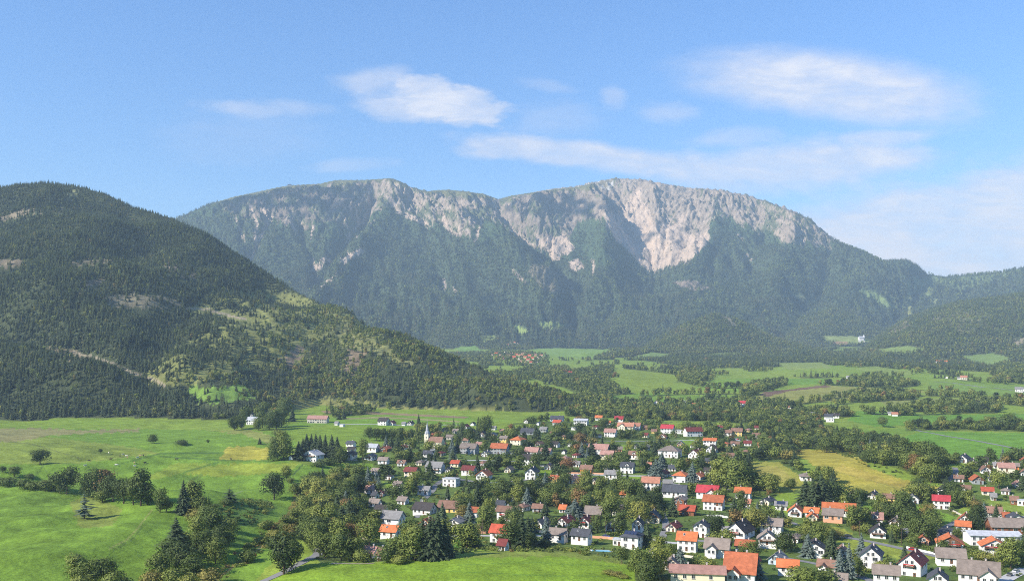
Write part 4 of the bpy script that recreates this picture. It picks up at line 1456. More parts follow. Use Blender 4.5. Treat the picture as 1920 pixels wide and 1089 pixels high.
def pick(X, Y, regs):
    k = np.isin(nearest(REG, X, Y), regs)
    X, Y = X[k], Y[k]
    dc, db = nearest(DC, X, Y), nearest(DB, X, Y)
    tot = np.maximum(dc, db)
    k = R.rand(len(X)) < tot
    X, Y, dc, db = X[k], Y[k], dc[k], db[k]
    con = R.rand(len(X)) < dc / (dc + db + 1e-6)
    return X, Y, bil(Hg, X, Y), con


def visible_side(X, Y, tab, slack):
    px = CX + F * X / Y
    return Y < itp(px, tab) + slack


# the wooded hill
X, Y = candidates(-1800, 420, 1190, 2780, 6.6)
X, Y, Z, con = pick(X, Y, [1])
k = visible_side(X, Y, H_RY, 45)
X, Y, Z, con = X[k], Y[k], Z[k], con[k]
tn = fbm(X / 120, Y / 120, 3)
hv = 0.82 + 0.28 * np.clip(fbm(X / 90 + 20, Y / 90, 2), -0.8, 0.8)
h = np.where(con, R.uniform(12, 19, len(X)), R.uniform(7, 13, len(X))) * hv
h = h * np.where(visible_side(X, Y, H_RY, -90), 1.0, 0.75)
w = np.where(con, h * R.uniform(1.1, 1.5, len(X)), h * R.uniform(0.85, 1.25, len(X)))
tint_c = np.clip(0.45 + 0.35 * tn + 0.22 * R.randn(len(X)), 0, 1) * 0.9 + (R.rand(len(X)) < 0.012) * 0.1
tint_b = np.clip(0.60 + 0.20 * tn + 0.17 * R.randn(len(X)), 0, 0.93)


def put(name, sel, meshes, tint, label, cat):
    P_ = np.stack([X[sel], Y[sel], Z[sel] - 0.4], 1)
    scatter(name, P_, np.stack([w[sel], w[sel], h[sel]], 1), R.uniform(0, 6.28, sel.sum()), tint[sel], meshes, label, cat)


put('hill_spruce_forest', con, MIDCON, tint_c, 'dark spruce forest covering the steep wooded hill', 'forest')
put('hill_broadleaf_wood', ~con, MIDBRO, tint_b, 'yellow-green broadleaf wood mixed among the spruces of the wooded hill', 'forest')

# the mountain and the far hills
X, Y = candidates(-3200, 4400, 4300, 7800, 12.5)
X, Y, Z, con = pick(X, Y, [2])
k = visible_side(X, Y, M_RY, 60)
X, Y, Z, con = X[k], Y[k], Z[k], con[k]
tn = fbm(X / 300, Y / 300, 3)
h = R.uniform(11, 27, len(X))
w = h * R.uniform(1.1, 1.6, len(X)) * np.where(con, 1, 0.6)
tint_c = np.clip(0.60 + 0.40 * tn + 0.42 * R.randn(len(X)), 0, 0.92)
tint_b = np.clip(0.30 + 0.20 * tn + 0.20 * R.randn(len(X)), 0, 0.75)
put('mountain_spruce_forest', con, FARCON, tint_c, 'blue-green spruce forest on the flanks of the great mountain', 'forest')
put('mountain_beech_wood', ~con, FARBRO, tint_b, 'paler beech wood scattered through the spruce on the mountain flanks', 'forest')
X, Y = candidates(-1400, 2600, 2900, 5480, 10.0)
X, Y, Z, con = pick(X, Y, list(range(3, 12)))
tn = fbm(X / 200, Y / 200, 3)
h = np.where(con, R.uniform(14, 24, len(X)), R.uniform(9, 15, len(X)))
w = h * R.uniform(1.1, 1.5, len(X)) * np.where(con, 1, 0.75)
tint_c = np.clip(0.62 + 0.3 * tn + 0.3 * R.randn(len(X)), 0, 0.92)
tint_b = np.clip(0.52 + 0.2 * tn + 0.15 * R.randn(len(X)), 0, 0.95)
put('foothill_spruce_forest', con, FARCON, tint_c, 'spruce forest on the low rounded hills before the mountain', 'forest')
put('foothill_broadleaf_wood', ~con, FARBRO, tint_b, 'broadleaf wood among the spruces of the low rounded hills', 'forest')
# the far valley
X, Y = candidates(-700, 2400, 1250, 4600, 10.5)
X, Y, Z, con = pick(X, Y, [0])
tn = fbm(X / 90, Y / 90, 3)
h = np.where(con, R.uniform(10, 20, len(X)), R.uniform(7, 15, len(X)))
hed = nearest(DB, X, Y)
w = np.where(con, h * R.uniform(0.9, 1.2, len(X)), h * R.uniform(0.9, 1.3, len(X)))
tint_c = np.clip(0.40 + 0.3 * tn + 0.2 * R.randn(len(X)), 0, 0.9)
tint_b = np.clip(0.46 + 0.2 * tn + 0.2 * R.randn(len(X)), 0, 0.97)
FARV = (X, Y, Z, h, w, con, tint_c, tint_b)

# ------------------------------------------------------------------ houses
FOOT = []            # footprints to keep trees out: x, y, radius, front-clearance
HOUSES = []          # dicts for the labels of houses and of the trees beside them
WINM = None


def window_mesh(w, h):
    b = MB()
    b.box(-w / 2 - 0.12, w / 2 + 0.12, -0.10, 0.0, -h / 2 - 0.12, h / 2 + 0.12, 0)
    b.box(-w / 2, -0.05, -0.13, -0.101, -h / 2, h / 2, 1)
    b.box(0.05, w / 2, -0.13, -0.101, -h / 2, h / 2, 1)
    b.box(-w / 2 - 0.2, w / 2 + 0.2, -0.22, -0.10, -h / 2 - 0.2, -h / 2 - 0.13, 0)
    return b.mesh('window', 'window_frame', 'glass')


WIN_S, WIN_L = window_mesh(1.1, 1.35), window_mesh(2.0, 1.4)
bb_ = MB()
bb_.box(-0.55, 0.55, -0.08, 0, 0, 2.1, 0)
bb_.box(-0.3, 0.3, -0.10, -0.081, 1.1, 1.8, 1)
DOOR = bb_.mesh('door', 'timber', 'glass')
bb_ = MB()
bb_.box(-0.30, 0.30, -0.30, 0.30, -1.2, 0.85, 0)
bb_.box(-0.37, 0.37, -0.37, 0.37, 0.85, 0.97, 1)
CHIM = bb_.mesh('chimney', 'chimney_plaster', 'concrete')
bb_ = MB()
bb_.box(-0.45, 0.45, -0.65, 0.65, -0.05, 0.08, 0)
bb_.box(-0.36, 0.36, -0.55, 0.55, 0.081, 0.10, 1)
SKYL = bb_.mesh('skylight', 'window_frame', 'glass')


def balcony(w, red):
    b = MB()
    b.box(-w / 2, w / 2, -1.3, 0, -0.15, 0, 0)
    for z in (0.25, 0.55, 0.9):
        b.box(-w / 2, w / 2, -1.3, -1.24, z - 0.09, z + 0.07, 0)
    for x in (-w / 2, w / 2 - 0.08):
        b.box(x, x + 0.08, -1.24, 0, 0.1, 0.97, 0)
    if red:
        b.box(-w / 2 + 0.2, w / 2 - 0.2, -1.45, -1.31, 0.62, 0.98, 1)
    return b


def put_part(name, me, parent, loc, rz=0.0, rx=0.0):
    o = mesh_obj(name, me, parent, loc)
    o.rotation_euler = (rx, 0, rz)
    return o


def house(px, py, wpx, kind, roof='brown', wall='white', wh=None, yaw=None, dep=None, pitch=None, extra='', name='house'):
    """kind L: eaves towards us; G: gable towards us; H: hipped; F: flat.  px,py: middle of the front foot; wpx: width seen"""
    x, y, z = at(px, py)
    rs_ = np.random.RandomState(int(px * 7 + py * 13) % 99991)
    sc = y / F
    if yaw is None:
        yaw = -math.radians(16 + 10 * rs_.rand())
    else:
        yaw = math.radians(yaw)
    eff = wpx * sc
    cy, sy_ = math.cos(yaw), abs(math.sin(yaw))
    if kind in 'GH':
        d = dep or max(6.0, min(13.0, eff * 0.95))
    else:
        d = dep or max(5.0, min(10.0, eff * 0.62))
    w = max(3.0, (eff - 0.75 * d * sy_) / cy - (0.8 if kind != 'F' else 0))
    if kind == 'G':
        w = min(w, 16)
    if wh is None:
        wh = min(5.6, max(2.6, w * 0.45)) if kind != 'G' else min(4.6, max(2.4, w * 0.42))
    pt = math.radians(pitch or (36 if kind == 'L' else 38 if kind == 'G' else 30))
    cxy = Vector((x, y)) + Vector((-math.sin(yaw), math.cos(yaw))) * (d / 2)
    zz = min(gz(cxy.x, cxy.y), gz(x, y), gz(cxy.x + w / 3, cxy.y), gz(cxy.x - w / 3, cxy.y))
    root = empty(name, (cxy.x, cxy.y, z), yaw)
    base = zz - z - 0.6
    FOOT.append((cxy.x, cxy.y, 0.5 * math.hypot(w, d) * 0.85 + 1.0, w))
    hw, hd = w / 2, d / 2
    rh = 0.0
    wb, rb = MB(), MB()
    ov, th = 0.75, 0.24
    small = wpx < 13
    if kind in 'LG':
        if kind == 'L':      # ridge along x, span along y
            run = hd
            rh = run * math.tan(pt)
            zt = wh - 0.02
            vs = [(-hw, -hd, base), (hw, -hd, base), (hw, hd, base), (-hw, hd, base), (-hw, -hd, zt), (hw, -hd, zt), (hw, hd, zt), (-hw, hd, zt), (-hw, 0, zt + rh), (hw, 0, zt + rh)]
            fs = [(0, 1, 5, 4), (2, 3, 7, 6), (1, 2, 6, 9, 5), (3, 0, 4, 8, 7), (0, 3, 2, 1), (4, 5, 9, 8), (6, 7, 8, 9)]
            wb.add(vs, fs)
            ze = wh - ov * math.tan(pt)
            up = 0.30
            rb.slab([(-hw - ov, -hd - ov, ze + up), (hw + ov, -hd - ov, ze + up), (hw + ov, 0, wh + rh + up), (-hw - ov, 0, wh + rh + up)], th)
            rb.slab([(hw + ov, hd + ov, ze + up), (-hw - ov, hd + ov, ze + up), (-hw - ov, 0, wh + rh + up), (hw + ov, 0, wh + rh + up)], th)
            rb.box(-hw - ov, hw + ov, -0.12, 0.12, wh + rh + up - 0.02, wh + rh + up + 0.10)
        else:
            run = hw
            rh = run * math.tan(pt)
            zt = wh - 0.02
            vs = [(-hw, -hd, base), (hw, -hd, base), (hw, hd, base), (-hw, hd, base), (-hw, -hd, zt), (hw, -hd, zt), (hw, hd, zt), (-hw, hd, zt), (0, -hd, zt + rh), (0, hd, zt + rh)]
            fs = [(0, 1, 5, 8, 4), (2, 3, 7, 9, 6), (1, 2, 6, 5), (3, 0, 4, 7), (0, 3, 2, 1), (5, 6, 9, 8), (7, 4, 8, 9)]
            wb.add(vs, fs)
            ze = wh - ov * math.tan(pt)
            up = 0.30
            rb.slab([(-hw - ov, hd + ov, ze + up), (-hw - ov, -hd - ov, ze + up), (0, -hd - ov, wh + rh + up), (0, hd + ov, wh + rh + up)], th)
            rb.slab([(hw + ov, -hd - ov, ze + up), (hw + ov, hd + ov, ze + up), (0, hd + ov, wh + rh + up), (0, -hd - ov, wh + rh + up)], th)
            rb.box(-0.12, 0.12, -hd - ov, hd + ov, wh + rh + up - 0.02, wh + rh + up + 0.10)
    elif kind == 'H':
        rh = min(hw, hd) * math.tan(pt)
        wb.box(-hw, hw, -hd, hd, base, wh)
        rx = max(0.0, hw - hd) if hw > hd else 0.0
        ry = max(0.0, hd - hw) if hd > hw else 0.0
        e0 = wh - 0.05
        A, B, C_, D = (-hw - ov, -hd - ov, e0), (hw + ov, -hd - ov, e0), (hw + ov, hd + ov, e0), (-hw - ov, hd + ov, e0)
        p, q = (-rx, -ry, wh + rh), (rx, ry, wh + rh)
        if rx > 0.01:
            fcs = [[A, B, q, p], [B, C_, q], [C_, D, p, q], [D, A, p]]
        elif ry > 0.01:
            fcs = [[A, B, p], [B, C_, q, p], [C_, D, q], [D, A, p, q]]
        else:
            fcs = [[A, B, p], [B, C_, p], [C_, D, p], [D, A, p]]
        vs, fs = [], []
        for fc in fcs:
            fs.append(tuple(range(len(vs), len(vs) + len(fc))))
            vs += fc
        fs.append(tuple(range(len(vs), len(vs) + 4)))
        vs += [D, C_, B, A]
        rb.add(vs, fs)
        rb.box(-hw - ov, hw + ov, -hd - ov, hd + ov, e0 - 0.22, e0 - 0.01)
    else:
        wb.box(-hw, hw, -hd, hd, base, wh)
        rb.box(-hw - 0.35, hw + 0.35, -hd - 0.35, hd + 0.35, wh + 0.003, wh + 0.30)
        rb.box(-hw * 0.8, hw * 0.8, -hd * 0.7, hd * 0.7, wh + 0.303, wh + 0.42)
    wb.build('wall', root, 'wall_' + wall)
    ro = rb.build('roof', root, 'roof_' + roof)
    # chimney
    if kind in 'LGH' and not small and 'nochim' not in extra:
        if kind == 'L':
            c = (hw * (0.35 if rs_.rand() < 0.5 else -0.35), 0.8, wh + rh + 0.1)
        elif kind == 'G':
            c = (0.7, hd * 0.2, wh + rh + 0.1)
        else:
            c = (0.9, 0.3, wh + rh - 0.2)
        put_part('chimney', CHIM, ro, c)
        if wpx > 60 and kind == 'L':
            put_part('chimney', CHIM, ro, (-c[0], 0.8, wh + rh + 0.1))
    # windows
    fl = [wh - 1.35] + ([wh - 4.05] if wh > 4.9 else [])
    if kind == 'G' and not small:
        fl = [wh + rh * 0.18] + fl
    near = py > 845
    if not small:
        nw = int(max(2, min(8, w / 2.9)))
        for i_f, zf in enumerate(fl):
            n_ = nw if not (kind == 'G' and i_f == 0) else min(2, nw)
            sp = w / (nw + 0.15) if not (kind == 'G' and i_f == 0) else min(2.6, w / 4)
            for i in range(n_):
                if rs_.rand() < 0.12 and n_ > 2:
                    continue
                xx = (i - (n_ - 1) / 2) * sp
                if i_f == len(fl) - 1 and i == n_ // 2 and near:
                    put_part('door', DOOR, root, (xx, -hd, max(base + 0.6, zf - 1.5)))
                else:
                    put_part('window', WIN_L if (rs_.rand() < 0.18 and sp > 2.8) else WIN_S, root, (xx, -hd, zf))
        if near:
            for zf in fl[:2]:
                ns = 2 if d > 7 else 1
                for i in range(ns):
                    yy = (i - (ns - 1) / 2) * d / 2.4
                    if kind == 'G' and zf > wh - 1.2:
                        continue
                    put_part('window', WIN_S, root, (hw, yy, zf), math.pi / 2)
            if kind == 'L' and rh > 2.2:
                put_part('window', WIN_S, root, (hw, 0, wh + rh * 0.22), math.pi / 2)
    if 'balc' in extra:
        zb = (wh - 2.5) if kind != 'G' else wh - 0.9
        balcony(w * (0.8 if 'wide' in extra else 0.5), 'red' in extra).build('balcony', root, 'timber', 'flower_red').location = (0, -hd, zb)
    if 'sky' in extra:
        a_ = pt
        if kind == 'L':
            o_ = put_part('skylight', SKYL, ro, (-hw * 0.3, -hd * 0.45, wh + rh * 0.55 + 0.42), 0, a_)
        else:
            o_ = mesh_obj('skylight', SKYL, ro, (hw * 0.5, 0, wh + rh * 0.5 + 0.40))
            o_.rotation_euler = (0, a_, 0)
    if 'solar' in extra:
        b = MB()
        for i in range(4):
            b.box(-hw * 0.75 + i * hw * 0.38, -hw * 0.75 + i * hw * 0.38 + hw * 0.34, -1.3, 1.3, 0, 0.12)
        o_ = b.build('solar_panel', ro, 'solar')
        o_.location = (0, -hd * 0.5, wh + rh * 0.5 + 0.38)
        o_.rotation_euler = (pt, 0, 0)
    if 'dormer' in extra and kind == 'L':
        b, c = MB(), MB()
        dw = 1.5
        yb, yf = -hd * 0.15, -hd - 0.05
        zt = wh + rh * 0.42
        b.add([(-dw, yf, wh - 1.0), (dw, yf, wh - 1.0), (dw, yf, zt), (0, yf, zt + 1.2), (-dw, yf, zt), (-dw, 0, wh - 1.0), (dw, 0, wh - 1.0), (dw, 0, zt), (0, 0, zt + 1.2), (-dw, 0, zt)],
              [(0, 1, 2, 3, 4), (1, 6, 7, 2), (5, 0, 4, 9), (2, 7, 8, 3), (4, 3, 8, 9)])
        c.slab([(-dw - 0.4, 0, zt - 0.1), (-dw - 0.4, yf - 0.5, zt - 0.1), (0, yf - 0.5, zt + 1.45), (0, 0, zt + 1.45)], 0.2)
        c.slab([(dw + 0.4, yf - 0.5, zt - 0.1), (dw + 0.4, 0, zt - 0.1), (0, 0, zt + 1.45), (0, yf - 0.5, zt + 1.45)], 0.2)
        d_ = b.build('dormer', root, 'wall_' + wall)
        c.build('dormer_roof', d_, 'roof_' + roof)
        put_part('window', WIN_S, d_, (0, yf, zt - 0.5))
    if 'wing' in extra and kind in 'LG':      # cross gable coming towards us
        b, c = MB(), MB()
        ww = min(w * 0.2, 3.6)
        x0 = hw * 0.45 if 'wingr' in extra else -hw * 0.35
        yf = -hd - 3.2
        r2 = ww * math.tan(math.radians(38))
        b.add([(x0 - ww, yf, base), (x0 + ww, yf, base), (x0 + ww, yf, wh), (x0, yf, wh + r2), (x0 - ww, yf, wh), (x0 - ww, 0, base), (x0 + ww, 0, base), (x0 + ww, 0, wh), (x0, 0, wh + r2), (x0 - ww, 0, wh)],
              [(0, 1, 2, 3, 4), (1, 6, 7, 2), (5, 0, 4, 9), (2, 7, 8, 3), (4, 3, 8, 9)])
        c.slab([(x0 - ww - 0.6, 0, wh - 0.2), (x0 - ww - 0.6, yf - 0.7, wh - 0.2), (x0, yf - 0.7, wh + r2 + 0.28), (x0, 0, wh + r2 + 0.28)], 0.22)
        c.slab([(x0 + ww + 0.6, yf - 0.7, wh - 0.2), (x0 + ww + 0.6, 0, wh - 0.2), (x0, 0, wh + r2 + 0.28), (x0, yf - 0.7, wh + r2 + 0.28)], 0.22)
        d_ = b.build('wing', root, 'wall_' + wall)
        c.build('wing_roof', d_, 'roof_' + roof)
        for zf in ([wh - 1.35, wh - 4.05] if wh > 4.9 else [wh - 1.35]):
            for xx in ((x0 - ww * 0.45, x0 + ww * 0.45) if ww > 2 else (x0,)):
                put_part('window', WIN_S, d_, (xx, yf, zf))
    if 'woodright' in extra:
        b = MB()
        b.box(hw * 0.35, hw + 0.06, -hd - 0.06, -hd + 1.0, wh - 2.6, wh - 0.3)
        b.build('timber_cladding', root, 'timber')
    if 'woodgable' in extra and kind == 'G':
        b = MB()
        b.add([(-hw, -hd - 0.06, wh - 0.3), (hw, -hd - 0.06, wh - 0.3), (hw, -hd - 0.06, wh), (0, -hd - 0.06, wh + rh - 0.05), (-hw, -hd - 0.06, wh),
               (-hw, -hd - 0.005, wh - 0.3), (hw, -hd - 0.005, wh - 0.3)], [(0, 1, 2, 3, 4), (0, 5, 6, 1)])
        b.build('timber_cladding', root, 'timber')
    HOUSES.append(dict(o=root, px=px, py=py, w=wpx, kind=kind, roof=roof, wall=wall, extra=extra, name=name, long=(w / d > 1.9), big=w > 15, tall=wh > 5.5))
    return root


HS = [
    # px, py, wpx, kind, roof, wall, opts
    (700, 950, 24, 'L', 'taupe'), (712, 964, 28, 'L', 'dark'), (729, 994, 48, 'L', 'grey', 'white', dict(wh=6.4)), (675, 1011, 42, 'L', 'red', 'cream'),
    (727, 1009, 38, 'L', 'orange', 'white', dict(extra='sky')), (690, 1046, 30, 'L', 'pink', 'white'), (713, 1050, 20, 'L', 'brown', 'white', dict(extra='balc')),
    (790, 965, 44, 'L', 'dark', 'white', dict(wh=3.6)), (838, 960, 47, 'L', 'brown', 'yellow', dict(wh=2.8)), (796, 989, 27, 'G', 'orange', 'cream', dict(extra='balc')),
    (848, 990, 36, 'G', 'grey', 'white', dict(pitch=26)), (692, 925, 24, 'L', 'pink'), (714, 930, 15, 'G', 'maroon'), (752, 945, 22, 'L', 'taupe'),
    (594, 793, 40, 'L', 'pink', 'stone', dict(yaw=-8, wh=5.4)), (716, 797, 22, 'L', 'dark', 'white'), (732, 797, 14, 'G', 'maroon'), (767, 797, 13, 'G', 'dark'), (756, 798, 9, 'L', 'grey'),
    (655, 838, 19, 'L', 'slate'), (651, 860, 25, 'G', 'dark', 'white', dict(pitch=28, extra='balc')), (657, 848, 17, 'L', 'dark'), (695, 848, 26, 'L', 'pale', 'white'),
    (690, 862, 22, 'G', 'taupe', 'white', dict(extra='balc', pitch=28)), (719, 847, 20, 'G', 'rust', 'wood', dict(pitch=26)), (754, 843, 14, 'G', 'orange'), (768, 840, 10, 'L', 'grey', 'cream'),
    (818, 839, 16, 'L', 'crimson'), (829, 836, 10, 'G', 'orange'), (849, 844, 9, 'L', 'orange'), (871, 831, 17, 'L', 'brown'), (896, 839, 17, 'L', 'pink'),
    (852, 875, 20, 'L', 'red', 'cream'), (876, 851, 36, 'L', 'taupe', 'greywall'), (876, 891, 29, 'L', 'maroon', 'white'), (812, 889, 36, 'L', 'grey', 'white', dict(wh=6.0, extra='balcwide')),
    (839, 886, 16, 'G', 'slate'), (842, 912, 31, 'F', 'pale', 'white', dict(wh=5.6)), (903, 900, 30, 'G', 'orange', 'white'), (768, 893, 27, 'L', 'maroon', 'cream'),
    (908, 856, 19, 'G', 'grey'), (943, 830, 17, 'L', 'taupe', 'yellow', dict(wh=4.6)), (966, 834, 29, 'H', 'orange', 'cream'), (934, 851, 36, 'L', 'rust', 'greywall', dict(extra='woodright')),
    (960, 853, 12, 'G', 'slate', 'greywall'), (995, 858, 30, 'L', 'pink', 'white', dict(wh=5.6)), (1022, 858, 23, 'L', 'pink', 'white', dict(wh=5.6)), (990, 873, 34, 'L', 'dark', 'white'),
    (1026, 880, 18, 'G', 'brown'), (994, 899, 27, 'G', 'slate', 'white', dict(wh=5.4, pitch=40)), (1055, 869, 26, 'H', 'pink'), (1056, 851, 11, 'G', 'dark'), (1080, 875, 16, 'L', 'grey'),
    (1098, 888, 26, 'L', 'brown', 'orangewall'), (1120, 852, 42, 'L', 'pink', 'white', dict(wh=5.4)), (1137, 862, 28, 'L', 'pink', 'cream'), (1145, 899, 28, 'L', 'grey', 'white'),
    (1175, 887, 29, 'L', 'slate', 'white', dict(wh=5.4, extra='dormer')), (1188, 861, 25, 'L', 'brown', 'white', dict(extra='dormer')), (1219, 919, 38, 'L', 'salmon', 'white', dict(wh=5.6)),
    (1168, 933, 15, 'L', 'orange'), (1043, 798, 18, 'L', 'red'), (1043, 790, 27, 'L', 'slate', 'blue', dict(wh=3.2)), (986, 793, 12, 'G', 'maroon'), (1088, 797, 29, 'L', 'pale', 'white', dict(pitch=20)),
    (1122, 788, 15, 'L', 'orange'), (1140, 796, 11, 'L', 'orange'), (1160, 792, 19, 'L', 'crimson'), (1172, 808, 34, 'L', 'salmon', 'cream', dict(extra='wing')), (1190, 806, 22, 'L', 'salmon'),
    (1143, 819, 25, 'L', 'pink'), (990, 815, 33, 'L', 'slate', 'greywall', dict(wh=3.0)), (1018, 810, 16, 'L', 'grey', 'greywall'), (1096, 820, 11, 'G', 'slate'), (1075, 806, 10, 'F', 'pale'),
    (933, 955, 27, 'L', 'slate', 'white'), (944, 976, 33, 'L', 'brown', 'white', dict(wh=5.6, extra='balcred')), (938, 1017, 50, 'L', 'red', 'white', dict(wh=5.2, extra='balc')),
    (940, 1032, 22, 'L', 'maroon', 'white', dict(wh=2.6, extra='nochim', name='garage')), (1008, 989, 30, 'G', 'slate', 'white', dict(yaw=-38)), (1053, 986, 32, 'G', 'maroon', 'white', dict(yaw=-35, extra='sky')),
    (1043, 1017, 38, 'L', 'taupe', 'white', dict(wh=4.4)), (1086, 1021, 41, 'L', 'slate', 'white', dict(wh=4.8, extra='sky')), (1094, 994, 29, 'G', 'maroon', 'white', dict(extra='balcred', wh=4.8)),
    (1110, 972, 38, 'L', 'taupe', 'wood', dict(wh=3.0, pitch=45)), (1054, 961, 17, 'L', 'orange'), (1145, 995, 31, 'G', 'dark', 'white', dict(extra='balc')), (1194, 998, 26, 'G', 'dark', 'white', dict(pitch=46, wh=4.6)),
    (1180, 1029, 44, 'H', 'slate', 'white', dict(wh=6.0, dep=9.5, extra='solar0')), (1157, 1022, 20, 'F', 'pale', 'white', dict(wh=2.8, name='garage')),
    (1250, 812, 27, 'L', 'crimson'), (1273, 813, 17, 'F', 'pale'), (1241, 823, 16, 'G', 'orange'), (1303, 818, 35, 'L', 'maroon', 'white', dict(yaw=12)), (1343, 819, 17, 'G', 'orange'),
    (1364, 817, 18, 'L', 'brown'), (1381, 817, 23, 'L', 'brown', 'yellow'), (1330, 836, 28, 'L', 'orange', 'white', dict(pitch=24)), (1252, 858, 45, 'H', 'taupe', 'white', dict(wh=6.2)),
    (1300, 860, 31, 'G', 'maroon', 'white', dict(yaw=-38)), (1299, 839, 14, 'G', 'orange'), (1333, 849, 25, 'G', 'brown'), (1260, 883, 17, 'L', 'slate'), (1273, 904, 33, 'H', 'orange', 'white', dict(wh=5.0)),
    (1306, 899, 24, 'G', 'orange', 'white', dict(yaw=-35)), (1263, 933, 50, 'L', 'slate', 'white', dict(wh=4.2)), (1272, 955, 30, 'G', 'taupe', 'wood', dict(pitch=24, wh=6.0)),
    (1252, 912, 19, 'L', 'grey', 'white', dict(wh=2.8, name='garage', extra='nochim')), (1325, 935, 46, 'L', 'crimson', 'white', dict(extra='wingr', wh=4.6)), (1392, 935, 34, 'L', 'orange', 'white'),
    (1433, 947, 30, 'G', 'slate', 'cream', dict(yaw=-38, pitch=28)), (1336, 956, 43, 'L', 'rust', 'white', dict(wh=5.4, extra='woodright')), (1287, 966, 34, 'L', 'red', 'wood', dict(wh=3.2)),
    (1258, 996, 29, 'G', 'maroon', 'cream', dict(yaw=-34)), (1312, 1007, 36, 'G', 'slate', 'white', dict(wh=5.6, pitch=32)), (1287, 1035, 42, 'L', 'orange', 'white', dict(wh=6.2, pitch=42, extra='sky')),
    (1378, 1010, 56, 'G', 'dark', 'white', dict(yaw=-34, wh=3.8, pitch=42, extra='balcskyred', dep=15)), (1445, 1000, 46, 'L', 'taupe', 'white', dict(wh=4.6, yaw=-24)), (1438, 1028, 42, 'G', 'taupe', 'white', dict(extra='balcwide', wh=4.8, dep=8)),
    (1396, 1046, 40, 'L', 'rust', 'white', dict(wh=5.6)), (1343, 1046, 52, 'L', 'taupe', 'white', dict(wh=4.8, pitch=42, extra='wing')), (1400, 950, 17, 'L', 'salmon'),
    (1490, 969, 34, 'G', 'orange', 'white', dict(pitch=40, extra='balc')), (1521, 970, 30, 'L', 'orange', 'white', dict(extra='dormer')), (1464, 956, 26, 'L', 'grey', 'white', dict(extra='solar')),
    (1570, 1100, 40, 'L', 'taupe', 'white'), (1477, 1080, 44, 'L', 'orange', 'white', dict(wh=4.0)), (1453, 1058, 38, 'G', 'grey', 'blue', dict(yaw=-30)),
    (1573, 968, 64, 'L', 'orange', 'white', dict(wh=4.0, dep=9)), (1561, 980, 42, 'L', 'taupe', 'salmonwall', dict(wh=4.6)), (1523, 977, 24, 'G', 'orange', 'cream'),
    (1641, 983, 32, 'L', 'pink', 'white', dict(extra='dormer', pitch=44)), (1646, 1009, 36, 'G', 'dark', 'white', dict(extra='balcwide', dep=8, yaw=-20)), (1695, 1008, 17, 'L', 'grey', 'wood', dict(wh=2.6, extra='nochim', name='shed')),
    (1526, 1046, 50, 'G', 'dark', 'white', dict(wh=4.4, pitch=30, extra='sky', dep=12)), (1550, 1075, 40, 'L', 'brown', 'white', dict(extra='wing')), (1632, 1065, 50, 'G', 'slate', 'white', dict(wh=5.6, pitch=40, yaw=-26, extra='sky')),
    (1705, 1079, 62, 'G', 'maroon', 'white', dict(wh=5.0, pitch=42, yaw=-34, extra='skybalcred', dep=14)), (1662, 1099, 54, 'L', 'taupe', 'white', dict(wh=5.0)), (1715, 979, 32, 'G', 'pink', 'white', dict(yaw=-40)),
    (1765, 954, 35, 'L', 'crimson', 'white', dict(wh=5.4)), (1808, 984, 34, 'G', 'rust', 'white', dict(yaw=-30, pitch=42)), (1806, 1001, 31, 'L', 'orange', 'white', dict(wh=4.6)),
    (1772, 1006, 34, 'L', 'slate', 'greywall', dict(wh=2.8, pitch=22)), (1782, 1036, 54, 'G', 'orange', 'white', dict(pitch=30, extra='woodgablebalcredwide', wh=4.6, dep=10)),
    (1868, 1023, 98, 'L', 'pale', 'white', dict(wh=5.0, pitch=12, yaw=-8, dep=12, extra='nochim', name='hall')), (1866, 1044, 54, 'G', 'orange', 'white', dict(wh=5.2, pitch=28, dep=9, extra='balcredwide')),
    (1892, 1001, 66, 'L', 'taupe', 'wood', dict(wh=4.0, yaw=-8)), (1908, 984, 36, 'G', 'slate', 'white', dict(pitch=28)), (1864, 971, 31, 'L', 'brown', 'white', dict(pitch=42)), (1887, 976, 16, 'L', 'rust', 'white'),
    (1784, 1061, 58, 'L', 'taupe', 'white', dict(wh=4.0, yaw=-18, extra='nochim')), (1758, 1099, 46, 'G', 'slate', 'white', dict(dep=9)), (1835, 1096, 84, 'L', 'taupe', 'white', dict(wh=4.2, extra='wingr', pitch=34, dep=12)),
    (1852, 928, 24, 'L', 'red', 'cream'), (1902, 946, 18, 'L', 'brown', 'wood', dict(wh=3.2)), (1916, 948, 18, 'F', 'pale', 'white', dict(wh=3.4)), (1863, 938, 14, 'L', 'grey'), (1803, 867, 28, 'G', 'slate', 'white', dict(yaw=-40)),
    (1824, 873, 22, 'G', 'dark', 'white'), (1888, 888, 32, 'L', 'pink', 'cream'), (1902, 880, 20, 'L', 'taupe', 'orangewall'), (1870, 878, 16, 'L', 'grey'), (1859, 903, 14, 'L', 'slate'), (1910, 915, 20, 'G', 'pink', 'white'),
    (1553, 787, 18, 'L', 'slate'), (1567, 784, 15, 'L', 'dark'), (1556, 791, 16, 'F', 'pale'), (1521, 781, 14, 'L', 'grey'), (1536, 780, 9, 'L', 'dark'), (1678, 780, 12, 'L', 'salmon'), (1668, 778, 8, 'L', 'grey'), (1480, 766, 9, 'L', 'salmon'), (1485, 775, 10, 'G', 'slate'),
    (1762, 680, 12, 'L', 'orange'), (1755, 681, 7, 'G', 'orange'), (1773, 681, 9, 'L', 'orange'), (1726, 680, 5, 'L', 'salmon'), (1808, 712, 14, 'L', 'salmon', 'cream'), (1798, 711, 7, 'L', 'grey'), (1775, 709, 6, 'G', 'pink'), (1911, 735, 16, 'L', 'grey'), (1918, 733, 10, 'G', 'pink'),
